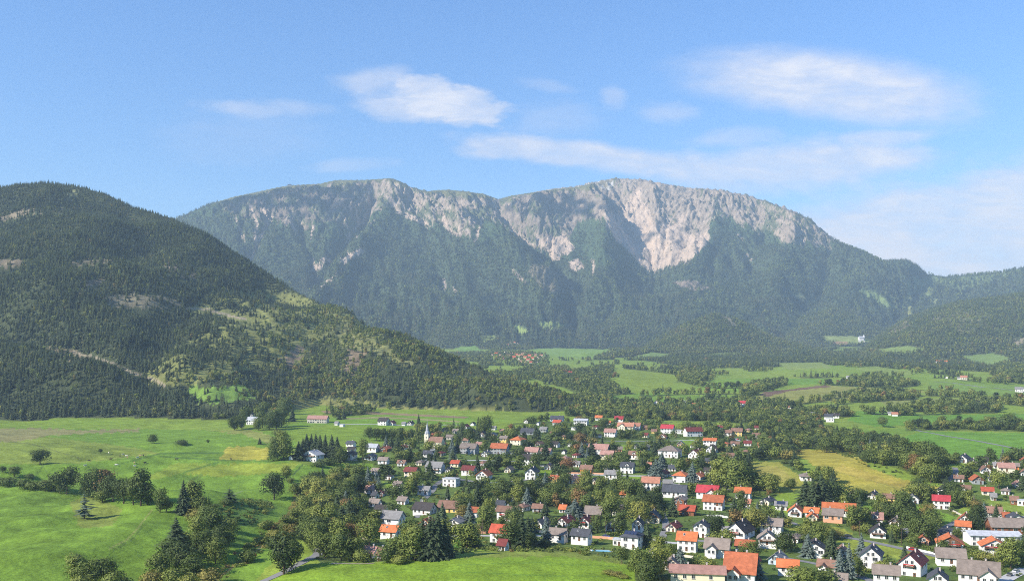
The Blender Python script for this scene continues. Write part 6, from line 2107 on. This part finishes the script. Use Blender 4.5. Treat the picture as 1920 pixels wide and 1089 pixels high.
    (452, 804, 28, 22, 'round', .3), (484, 806, 24, 22, 'round', .45), (492, 802, 30, 24, 'tall', .3), (505, 806, 34, 26, 'round', .25), (518, 804, 36, 26, 'tall', .35), (528, 800, 34, 26, 'round', .3), (515, 790, 28, 24, 'round', .4), (532, 786, 30, 24, 'round', .25),
    (486, 786, 22, 20, 'tall', .5), (540, 776, 30, 24, 'tall', .3), (528, 772, 28, 22, 'round', .5), (460, 786, 24, 22, 'round', .35), (548, 790, 26, 14, 'spruce', .3), (440, 806, 26, 24, 'round', .2), (495, 776, 24, 22, 'round', .4), (520, 818, 20, 16, 'bush', .5),
    (897, 812, 30, 12, 'spruce', .15), (905, 815, 34, 22, 'round', .4), (880, 830, 30, 24, 'round', .2), (915, 812, 34, 26, 'round', .45), (868, 810, 20, 12, 'round', .3), (865, 830, 34, 10, 'spruce', .6),
]


def at_hidden(px, py):
    return at(px, py)


for (px_, py_, hp, wp, kd, tn_) in EXPL:
    x, y, z = at(px_, py_)
    s_ = y / F
    wk = {'round': 1.38, 'tall': 1.75, 'bush': 1.3, 'spruce': 3.1, 'pine': 2.5}[kd]
    tree(x, y, z, hp * s_ * 1.08, wp * s_ * wk, kd, tn_)

# garden and park trees between the houses
XY = np.array([(f[0], f[1], f[2], f[3]) for f in FOOT])
EX = np.array([(t['x'], t['y']) for t in TREES])
X, Y = candidates(-520, 1100, 430, 1290, 7.2)
X, Y, Z, con = pick(X, Y, [0])
ok = np.ones(len(X), bool)
ppx, ppy = CX + F * X / Y, HOR - F * (Z - ZC) / Y
for fx, fy, fr_, fw in XY:
    dxy = np.hypot(X - fx, Y - fy)
    ok &= dxy > fr_ + 0.5
    ppf = CX + F * fx / fy
    front = (np.abs(ppx - ppf) < 0.62 * fw * F / fy) & (Y < fy) & (fy - Y < 48)
    ok &= ~(front & (R.rand(len(X)) < 0.94))
for ex, ey in EX:
    ok &= np.hypot(X - ex, Y - ey) > 4.0
for nm, pts, w_, mat in ROADS:
    ok &= ~((dist_poly(ppx, ppy, pts) < 3.2 + w_ * 0.25) & (ppy > 780))
X, Y, Z, con = X[ok], Y[ok], Z[ok], con[ok]
n = len(X)
tn = fbm(X / 60, Y / 60, 2)
h = np.where(con, R.uniform(7, 16, n), R.uniform(3.2, 14, n))
w = np.where(con, h * R.uniform(0.9, 1.2, n), h * R.uniform(0.9, 1.4, n))
tb = np.clip(0.40 + 0.10 * tn + 0.24 * R.randn(n), 0, 0.86)
tb = np.where(R.rand(n) < 0.05, R.uniform(0.9, 1.0, n), tb)
tc_ = np.where(R.rand(n) < 0.15, 0.92, np.clip(0.35 + 0.15 * R.randn(n), 0, 0.8))
app = h / Y
inview = (CX + F * X / Y > -20) & (CX + F * X / Y < 1940) & (HOR - F * (Z + h - ZC) / Y < 1085)
nb = sum(1 for t in TREES if t['kind'] in ('round', 'tall'))
nsh = sum(1 for t in TREES if t['kind'] == 'bush')
ncn = sum(1 for t in TREES if t['kind'] in ('spruce', 'pine'))
idx = np.argsort(-app * inview)
used = np.zeros(n, bool)
for i in idx:
    if not inview[i]:
        break
    if con[i]:
        if ncn < 150:
            tree(X[i], Y[i], Z[i], h[i], h[i] * R.uniform(1.2, 1.6), 'spruce', tc_[i])
            ncn += 1
            used[i] = True
    elif h[i] > 6.0 and nb < 292:
        tree(X[i], Y[i], Z[i], h[i], w[i] * 1.15, 'round' if R.rand() < 0.6 else 'tall', tb[i])
        nb += 1
        used[i] = True
    elif h[i] <= 6.0 and nsh < 130 and R.rand() < 0.6:
        tree(X[i], Y[i], Z[i], h[i], w[i] * 1.3, 'bush', tb[i])
        nsh += 1
        used[i] = True
rest = ~used
fX, fY, fZ, fh, fw_, fcon, ftc, ftb = FARV
keep_ = np.ones(len(fX), bool)
for fx, fy, fr_, fwid in XY[XY[:, 1] > 1100]:
    keep_ &= np.hypot(fX - fx, fY - fy) > fr_ + 1
    ppf = CX + F * fx / fy
    keep_ &= ~((np.abs(CX + F * fX / fY - ppf) < 0.5 * fwid * F / fy) & (fY < fy) & (fy - fY < 140))
cX, cY, cZ = (np.concatenate(t) for t in ((X[rest], fX[keep_]), (Y[rest], fY[keep_]), (Z[rest], fZ[keep_])))
ch, cw = np.concatenate((h[rest], fh[keep_])), np.concatenate((w[rest], fw_[keep_]))
cc_, ct1, ct2 = np.concatenate((con[rest], fcon[keep_])), np.concatenate((np.clip(tc_[rest], 0, .9), ftc[keep_])), np.concatenate((tb[rest], ftb[keep_]))
near_ = cY < 1290
for nm, sel, msh, tt, lb in (
        ('village_trees', ~cc_ & near_, NEARBRO, ct2, 'garden trees filling the spaces between the farther village houses'),
        ('village_spruces', cc_ & near_, MIDCON, ct1, 'small dark spruces between the farther village houses'),
        ('valley_trees', ~cc_ & ~near_, MIDBRO, ct2, 'broadleaf groves and hedgerows of the wide valley behind the village'),
        ('valley_spruces', cc_ & ~near_, MIDCON, ct1, 'spruces standing in the groves of the wide valley behind the village')):
    P_ = np.stack([cX[sel], cY[sel], cZ[sel] - 0.3], 1)
    scatter(nm, P_, np.stack([cw[sel] * 1.1, cw[sel] * 1.1, ch[sel]], 1), R.uniform(0, 6.28, sel.sum()), tt[sel], msh, lb, 'trees')

# rough grass and low scrub of pastures, banks and gardens
X, Y = candidates(-420, 700, 400, 1150, 3.4)
px_, py_ = CX + F * X / Y, HOR - F * (bil(Hg, X, Y) - ZC) / Y
patch = inside(px_, py_, [(560, 905), (625, 890), (625, 925), (580, 960), (560, 1000), (520, 1010), (480, 1050), (430, 1089), (400, 1089), (440, 1040), (490, 990), (545, 960)])
patch2 = inside(px_, py_, [(405, 955), (430, 938), (500, 935), (515, 950), (470, 985), (415, 980)])
patch3 = inside(px_, py_, [(720, 1052), (900, 1028), (1060, 1030), (1180, 1048), (1180, 1052), (1060, 1036), (900, 1033), (720, 1056)])
patch4 = inside(px_, py_, VIL) & (nearest(DB, X, Y) > 0.1)
patch5 = inside(px_, py_, [(1540, 842), (1600, 846), (1640, 868), (1700, 890), (1700, 900), (1640, 880), (1590, 858)])
pr_ = patch * 0.5 + patch2 * 0.7 + patch3 * 0.5 + patch4 * 0.16 + patch5 * 0.4
k = (R.rand(len(X)) < pr_) & (nearest(REG, X, Y) == 0)
for fx, fy, fr_, fw in XY:
    k &= np.hypot(X - fx, Y - fy) > fr_ * 0.9
for nm, pts, w_, mat in ROADS:
    k &= ~((dist_poly(px_, py_, pts) < 2.0 + w_ * 0.2) & (py_ > 780))
p_rust = patch[k] & (R.rand(k.sum()) < 0.35)
X, Y = X[k], Y[k]
h = R.uniform(0.8, 2.4, len(X))
w = h * R.uniform(1.0, 1.8, len(X))
tt = np.where(p_rust, R.uniform(0.88, 1, len(X)), np.clip(0.45 + 0.22 * R.randn(len(X)), 0, 0.97))
LOW = [make_crown('scrub', 90, rs, 'bush', 'leaves_scattered', 6, 0.10)[0] for _ in range(3)]
scatter('scrub', np.stack([X, Y, bil(Hg, X, Y) - 0.1], 1), np.stack([w, w, h], 1), R.uniform(0, 6.28, len(X)), tt, LOW, 'low scrub and garden shrubs on banks and between the houses', 'scrub')

# ------------------------------------------------------------------ hedges, garden walls and fences
HEDGEM = {}


def along(pts):
    P_ = [Vector(at(*p)) for p in pts]
    Q = []
    for a_, b__ in zip(P_[:-1], P_[1:]):
        n_ = max(1, int((b__ - a_).length / 1.5))
        Q += [a_.lerp(b__, i / n_) for i in range(n_)]
    return Q + [P_[-1]]


def hedge(pts, h, w, tint, label):
    Q = along(pts)
    o0 = Q[len(Q) // 2].copy()
    o0.z = gz(o0.x, o0.y)
    rc = np.random.RandomState(int(pts[0][0]))
    C = []
    for q in Q:
        z = gz(q.x, q.y)
        for _ in range(34):
            C.append((q.x + rc.uniform(-1.0, 1.0), q.y + rc.uniform(-w / 2, w / 2), z + rc.uniform(0.05, h * (0.85 + 0.15 * math.sin(q.x)))))
    C = np.array(C) - np.array(o0)
    N = rc.randn(len(C), 3) + np.array([0, 0, 0.8])
    me = cards_mesh('hedge', C, N, 0.42, 0.8, ['leaves'], rs=rc)
    o = mesh_obj('hedge', me, None, o0)
    o.color = ramp(BROAD, tint) + (1.0,)
    tag(o, label, 'hedge')


for pts, h_, tn_, lb in [
        ([(1360, 923), (1400, 925), (1425, 930)], 2.6, 0.15, 'dark clipped hedge below the hedge wood'), ([(1700, 1014), (1730, 1024), (1750, 1031)], 1.6, 0.35, 'low hedge above the side road left of the half-timbered house'),
        ([(1045, 1030), (1075, 1034), (1100, 1036)], 1.8, 0.6, 'light hedge on the lawn edge below the two grey-roofed houses'), ([(880, 1027), (905, 1028), (925, 1030)], 1.6, 0.45, 'low hedge on the lawn edge left of the red-roofed house'),
        ([(1010, 1024), (1022, 1020)], 3.0, 0.05, 'dark square-cut hedge left of the grey-roofed house on the lawn edge'), ([(1200, 1008), (1240, 1012)], 1.6, 0.5, 'hedge along the lane left of the bright orange roof'),
        ([(1500, 990), (1530, 996)], 1.8, 0.5, 'hedge above the start of the side road'), ([(1600, 1055), (1625, 1072)], 1.6, 0.7, 'yellowish hedge left of the steep slate-roofed house'),
        ([(1800, 1072), (1830, 1062)], 1.6, 0.4, 'hedge between the grey roofs in the lower right corner'), ([(1820, 960), (1860, 957), (1900, 962)], 1.5, 0.5, 'long low hedge across the meadow above the white hall'),
        ([(730, 905), (765, 903)], 1.6, 0.3, 'hedge below the small dark red roof near the church rows'), ([(1140, 1004), (1165, 1002)], 2.0, 0.6, 'bright hedge behind the pool lane'),
        ([(1290, 1070), (1330, 1074), (1350, 1072)], 1.8, 0.65, 'yellow-green hedge above the long cream wing'), ([(1420, 962), (1450, 964)], 1.6, 0.45, 'hedge below the dark gabled cream house'),
        ([(1850, 886), (1840, 905)], 1.8, 0.4, 'hedge beside the lane right of the hay field'), ([(1560, 1000), (1590, 1006)], 1.5, 0.55, 'hedge on the bank above the side road')]:
    hedge(pts, h_, 1.3, tn_, lb)


def garden_wall(pts, h, mat, label):
    Q = along(pts)
    o0 = Q[0].copy()
    o0.z = gz(o0.x, o0.y)
    b = MB()
    for i in range(len(Q) - 1):
        a_, c_ = Q[i], Q[i + 1]
        d = (c_ - a_).normalized()
        nx, ny = -d.y * 0.15, d.x * 0.15
        za, zc = gz(a_.x, a_.y) - o0.z, gz(c_.x, c_.y) - o0.z
        ax, ay, bx, by = a_.x - o0.x, a_.y - o0.y, c_.x - o0.x, c_.y - o0.y
        vs = [(ax - nx, ay - ny, za - 0.4), (bx - nx, by - ny, zc - 0.4), (bx + nx, by + ny, zc - 0.4), (ax + nx, ay + ny, za - 0.4),
              (ax - nx, ay - ny, za + h), (bx - nx, by - ny, zc + h), (bx + nx, by + ny, zc + h), (ax + nx, ay + ny, za + h)]
        b.add(vs, [(4, 5, 6, 7), (0, 1, 5, 4), (2, 3, 7, 6)])
    o = mesh_obj('garden_wall', b.mesh('garden_wall', mat), None, o0)
    tag(o, label, 'garden wall')


for pts, h_, m_, lb in [([(845, 1001), (880, 999), (920, 1000)], 1.2, 'wall_salmonwall', 'pinkish garden wall along the pale lane right of the big spruces'), ([(1000, 996), (1040, 1003)], 1.2, 'wall_stone', 'stone-coloured garden wall left of the grey-roofed lawn house'),
                        ([(1108, 1008), (1140, 1010), (1165, 1014)], 1.3, 'wall_salmonwall', 'pink garden wall behind the pool'), ([(1700, 1027), (1730, 1034), (1762, 1041)], 1.0, 'wall_white', 'white garden wall along the lower end of the side road'),
                        ([(1060, 887), (1110, 888), (1150, 890)], 1.1, 'wall_salmonwall', 'low pink wall along the village street in the middle rows'), ([(1325, 968), (1350, 968), (1368, 972)], 1.1, 'wall_white', 'white terrace wall below the rust-brown roofed house'),
                        ([(1780, 956), (1790, 960), (1806, 968)], 1.0, 'wall_stone', 'pale wall at the foot of the crimson-roofed house'), ([(1270, 1042), (1300, 1046)], 1.1, 'wall_stone', 'garden wall at the foot of the bright orange-roofed house')]:
    garden_wall(pts, h_, m_, lb)

# ------------------------------------------------------------------ unseen clouds added above the frame, outlined to shade the crags
def shade_cloud(poly, height, rad, seed):
    rc = np.random.RandomState(seed)
    P_ = []
    for px, py in poly:
        x, y, z = at(px, py)
        t = (height - z) / SUNV.z
        P_.append((x + SUNV.x * t, y + SUNV.y * t))
    xs, ys = [p[0] for p in P_], [p[1] for p in P_]
    cx0, cy0 = sum(xs) / len(xs), sum(ys) / len(ys)
    n = 0
    bm = bmesh.new()
    base = bmesh.new()
    bmesh.ops.create_icosphere(base, subdivisions=2, radius=1.0)
    bv = np.array([v.co[:] for v in base.verts])
    bf = [[v.index for v in f.verts] for f in base.faces]
    V, Fc = [], []
    while n < 170:
        x, y = rc.uniform(min(xs), max(xs)), rc.uniform(min(ys), max(ys))
        n += 1
        if not inside(np.array([x]), np.array([y]), P_)[0]:
            continue
        r = rad * rc.uniform(0.5, 1.2)
        o = len(V)
        V += list(bv * np.array([r, r, r * 0.6]) * (1 + 0.12 * rc.randn(len(bv), 1)) + np.array([x - cx0, y - cy0, rc.uniform(0, rad * 0.8)]))
        Fc += [[i + o for i in f] for f in bf]
    me = mesh_from('shade_cloud', V, Fc, ('shade_cloud',), smooth=True)
    o = mesh_obj('shade_cloud', me, None, (cx0, cy0, height))
    o['kind'] = 'structure'


mt_, t_, b_ = new_mat('shade_cloud')
b_.inputs['Base Color'].default_value = (0.85, 0.85, 0.87, 1)
b_.inputs['Roughness'].default_value = 1.0
b_.inputs['Alpha'].default_value = 0.55
shade_cloud([(395, 384), (470, 366), (545, 353), (650, 349), (690, 355), (702, 378), (690, 400), (655, 415), (640, 430), (600, 414), (560, 407), (520, 402), (470, 392), (430, 396)], 3300.0, 55.0, 1)
shade_cloud([(1000, 366), (1050, 358), (1100, 372), (1130, 395), (1200, 425), (1232, 447), (1215, 452), (1160, 432), (1110, 412), (1060, 402), (1000, 397), (950, 402), (945, 386)], 3300.0, 42.0, 2)

# ------------------------------------------------------------------ labels
ANCH = [(690, 1000, 'left of the big lawn spruces'), (840, 1010, 'by the pale lane'), (950, 1015, 'above the middle of the front lawn'), (1070, 1005, 'between lawn and central grove'),
        (1170, 1025, 'near the garden pool'), (1280, 1025, 'near the bright orange roof'), (1385, 1025, 'in the middle of the near rows'), (1450, 1070, 'right of the many-gabled house'), (1340, 1085, 'by the long cream wing'),
        (1560, 1045, 'below the side road'), (1640, 1085, 'at the edge beyond the side road'), (1740, 1085, 'by the red gable at the lower edge'), (1870, 1080, 'in the lower right corner'), (1870, 1020, 'around the long white hall'),
        (1780, 1010, 'left of the white hall'), (1780, 950, 'below the tip of the hay field'), (1890, 950, 'above the white hall'), (1850, 890, 'by the lane right of the hay field'), (1680, 990, 'above the side road'),
        (1550, 970, 'beside the long orange farmhouse'), (1440, 960, 'below the small green meadow'), (1320, 950, 'below the dark hedge wood'), (1270, 900, 'left of the hedge wood'), (1180, 920, 'above the central grove'),
        (1070, 925, 'in the central grove'), (930, 930, 'at the left of the central grove'), (740, 960, 'in the left village rows'), (620, 960, 'in the scrubby left wood'), (820, 890, 'below the church'),
        (780, 840, 'beside the church'), (660, 850, 'behind the farmhouse by the spruces'), (590, 850, 'around the spruce-sheltered farmhouse'), (930, 850, 'right of the church'), (1020, 870, 'in the middle village rows'),
        (1140, 860, 'around the long pink-roofed block'), (1250, 850, 'around the big hipped house'), (1330, 830, 'at the right end of the village'), (1160, 800, 'at the far edge of the village'), (1020, 800, 'under the end of the wooded hill'),
        (700, 800, 'along the foot of the wooded hill'), (490, 785, 'in the hamlet below the wooded hill'), (1540, 780, 'in the hamlet among valley trees'), (1300, 760, 'in the woods behind the village'), (1100, 703, 'in the mid valley woods'),
        (975, 670, 'in the far red-roofed hamlet'), (1780, 690, 'in the far right valley'), (1900, 735, 'at the right in the far valley'), (1610, 650, 'under the far saddle'), (1680, 790, 'in the right valley fields'),
        (1600, 840, 'along the top of the hay field'), (1730, 870, 'in the wood beside the hay field'), (1560, 940, 'in the copse under the hay field'), (1400, 900, 'in the hedge wood'),
        (60, 890, 'at the left of the pasture'), (200, 930, 'in the tree row across the pasture'), (330, 830, 'high on the pasture'), (360, 960, 'in the hollow by two spruces'), (340, 1060, 'in the clump below the pasture'), (180, 1090, 'in the lower pasture clump'),
        (410, 1020, 'at the shady pasture corner'), (520, 930, 'in the middle of the left meadow'), (500, 1010, 'on the rough bank by the lane'), (540, 1060, 'beside the lane at the lower edge'), (1200, 1080, 'at the right lawn end')]


def zone(px, py):
    return min(ANCH, key=lambda a: (a[0] - px) ** 2 + (1.8 * (a[1] - py)) ** 2)[2]


RW = {'orange': 'bright orange', 'red': 'red', 'crimson': 'crimson', 'maroon': 'dark red', 'brown': 'brown', 'pink': 'pinkish brown', 'taupe': 'grey-brown', 'grey': 'grey', 'slate': 'slate grey', 'dark': 'black-brown', 'salmon': 'salmon', 'pale': 'pale grey', 'rust': 'rust brown'}
WW = {'white': 'white', 'cream': 'cream', 'yellow': 'yellow', 'blue': 'pale blue', 'greywall': 'grey', 'wood': 'brown timber', 'salmonwall': 'salmon pink', 'orangewall': 'orange', 'stone': 'stone-coloured'}
ORD = ['leftmost', 'second from left', 'third from left', 'fourth from left', 'fifth from left', 'sixth from left', 'seventh from left', 'eighth from left', 'ninth from left', 'tenth from left', 'eleventh from left', 'twelfth from left', 'thirteenth from left', 'fourteenth from left']


def settle(items):
    """give every item its own label: those that read alike are told apart by their order from the left"""
    by = {}
    for it in items:
        by.setdefault(it['lab'], []).append(it)
    for lab, v in by.items():
        if len(v) > 1 and len(v) <= len(ORD) or len(v) > 1:
            v.sort(key=lambda d: d['px'])
            for i, d in enumerate(v):
                o_ = ORD[i] if i < len(ORD) else 'number %d from left' % (i + 1)
                d['lab'] = lab + ', ' + o_
                if len(d['lab'].split()) > 16:
                    d['lab'] = lab + ', ' + o_.replace(' from left', '').replace('number ', '')
    for it in items:
        it['o']['label'] = it['lab']


for d in HOUSES:
    nm = {'house': 'house', 'garage': 'garage', 'shed': 'garden shed', 'hall': 'hall'}[d['name']]
    sz = 'tiny ' if d['w'] < 12 and d['py'] > 780 else 'long ' if d['long'] else 'tall ' if d['tall'] and d['kind'] != 'F' else ''
    ft = {'L': '', 'G': 'gable-fronted ', 'H': 'hip-roofed ', 'F': 'flat-roofed '}[d['kind']]
    ex = ' with balcony' if 'balc' in d['extra'] and d['py'] > 900 else ''
    d['lab'] = ('%s%s %s%s%s, %s roof, %s' % (sz, WW[d['wall']], ft, nm, ex, RW[d['roof']], zone(d['px'], d['py'])))
    if len(d['lab'].split()) > 12:
        d['lab'] = d['lab'].replace(' with balcony', '')
    tag(d['o'], None, nm, 'houses of the far red-roofed hamlet' if 640 < d['py'] < 685 and d['px'] < 1040 else 'village houses' if d['py'] > 780 else 'houses far down the valley')
settle(HOUSES)
BW = [(0.2, 'dark green'), (0.38, 'deep green'), (0.55, 'mid green'), (0.72, 'light green'), (0.9, 'yellow-green'), (2, 'rusty brown')]
for t in TREES:
    cw_ = [w for l, w in BW if t['tint'] < l][0]
    if t['kind'] in ('spruce', 'pine'):
        cw_ = 'blue-grey' if t['tint'] > 0.8 else 'dark' if t['tint'] < 0.36 else 'green'
    nm = {'round': 'broad tree', 'tall': 'slender tree', 'bush': 'shrub', 'spruce': 'spruce', 'pine': 'ragged pine'}[t['kind']]
    sz = 'large ' if t['hpx'] > 52 else 'small ' if t['hpx'] < 24 else ''
    if t['kind'] == 'bush':
        sz = 'large ' if t['hpx'] > 30 else ''
    hs = [(math.hypot(t['px'] - d['px'], (t['py'] - d['py']) * 1.6), d) for d in HOUSES if d['py'] > 780]
    dist, d = min(hs, key=lambda q: q[0])
    z_ = zone(t['px'], t['py'])
    if dist < 40:
        rel = 'left of' if t['px'] < d['px'] - d['w'] * 0.5 else 'right of' if t['px'] > d['px'] + d['w'] * 0.5 else 'behind' if t['py'] < d['py'] - 5 else 'in front of'
        t['lab'] = '%s%s %s %s the %s roof %s' % (sz, cw_, nm, rel, RW[d['roof']], z_)
    else:
        t['lab'] = '%s%s %s %s' % (sz, cw_, nm, z_)
    if len(t['lab'].split()) > 12 and sz:
        t['lab'] = t['lab'][len(sz):]
    if len(t['lab'].split()) > 12:
        t['lab'] = t['lab'].replace(cw_ + ' ', '', 1)
    if len(t['lab'].split()) > 12:
        t['lab'] = t['lab'].replace(RW[d['roof']], RW[d['roof']].split()[-1])
    cat = {'round': 'tree', 'tall': 'tree', 'bush': 'shrub', 'spruce': 'spruce', 'pine': 'pine'}[t['kind']]
    grp = {'tree': 'broadleaf trees of the village and pastures', 'shrub': 'shrubs of the village and pastures', 'spruce': 'spruces of the village and pastures', 'pine': 'ragged pines on the pasture'}[cat]
    tag(t['o'], None, cat, grp)
settle(TREES)
n_long = [d['lab'] for d in HOUSES + TREES if len(d['lab'].split()) > 16]
print('labels over 16 words:', len(n_long), n_long[:12], 'trees', len(TREES), 'houses', len(HOUSES))

# ------------------------------------------------------------------ haze of the valley air
zt = float(Hg.max()) + 60
zb = float(Hg.min()) - 2
x0, x1, y0, y1 = float(XX.min()) - 50, float(XX.max()) + 50, -60.0, float(rows[-1]) + 50
b = MB()
b.box(x0, x1, y0, y1, zb, zt)
hm_ = bpy.data.materials.new('air')
hm_.use_nodes = True
t = NT(hm_.node_tree)
t.n.clear()
o_ = t.node('ShaderNodeOutputMaterial')
pv = t.node('ShaderNodeVolumePrincipled')
pv.inputs['Color'].default_value = (0.60, 0.82, 1.0, 1)
pv.inputs['Density'].default_value = 7.0e-5
pv.inputs['Anisotropy'].default_value = 0.0
t.l.new(pv.outputs[0], o_.inputs['Volume'])
me = mesh_from('haze', b.v, b.f)
me.materials.append(hm_)
o = mesh_obj('haze', me)
tag(o, 'thin blue haze filling the valley air', 'haze', None, 'stuff')
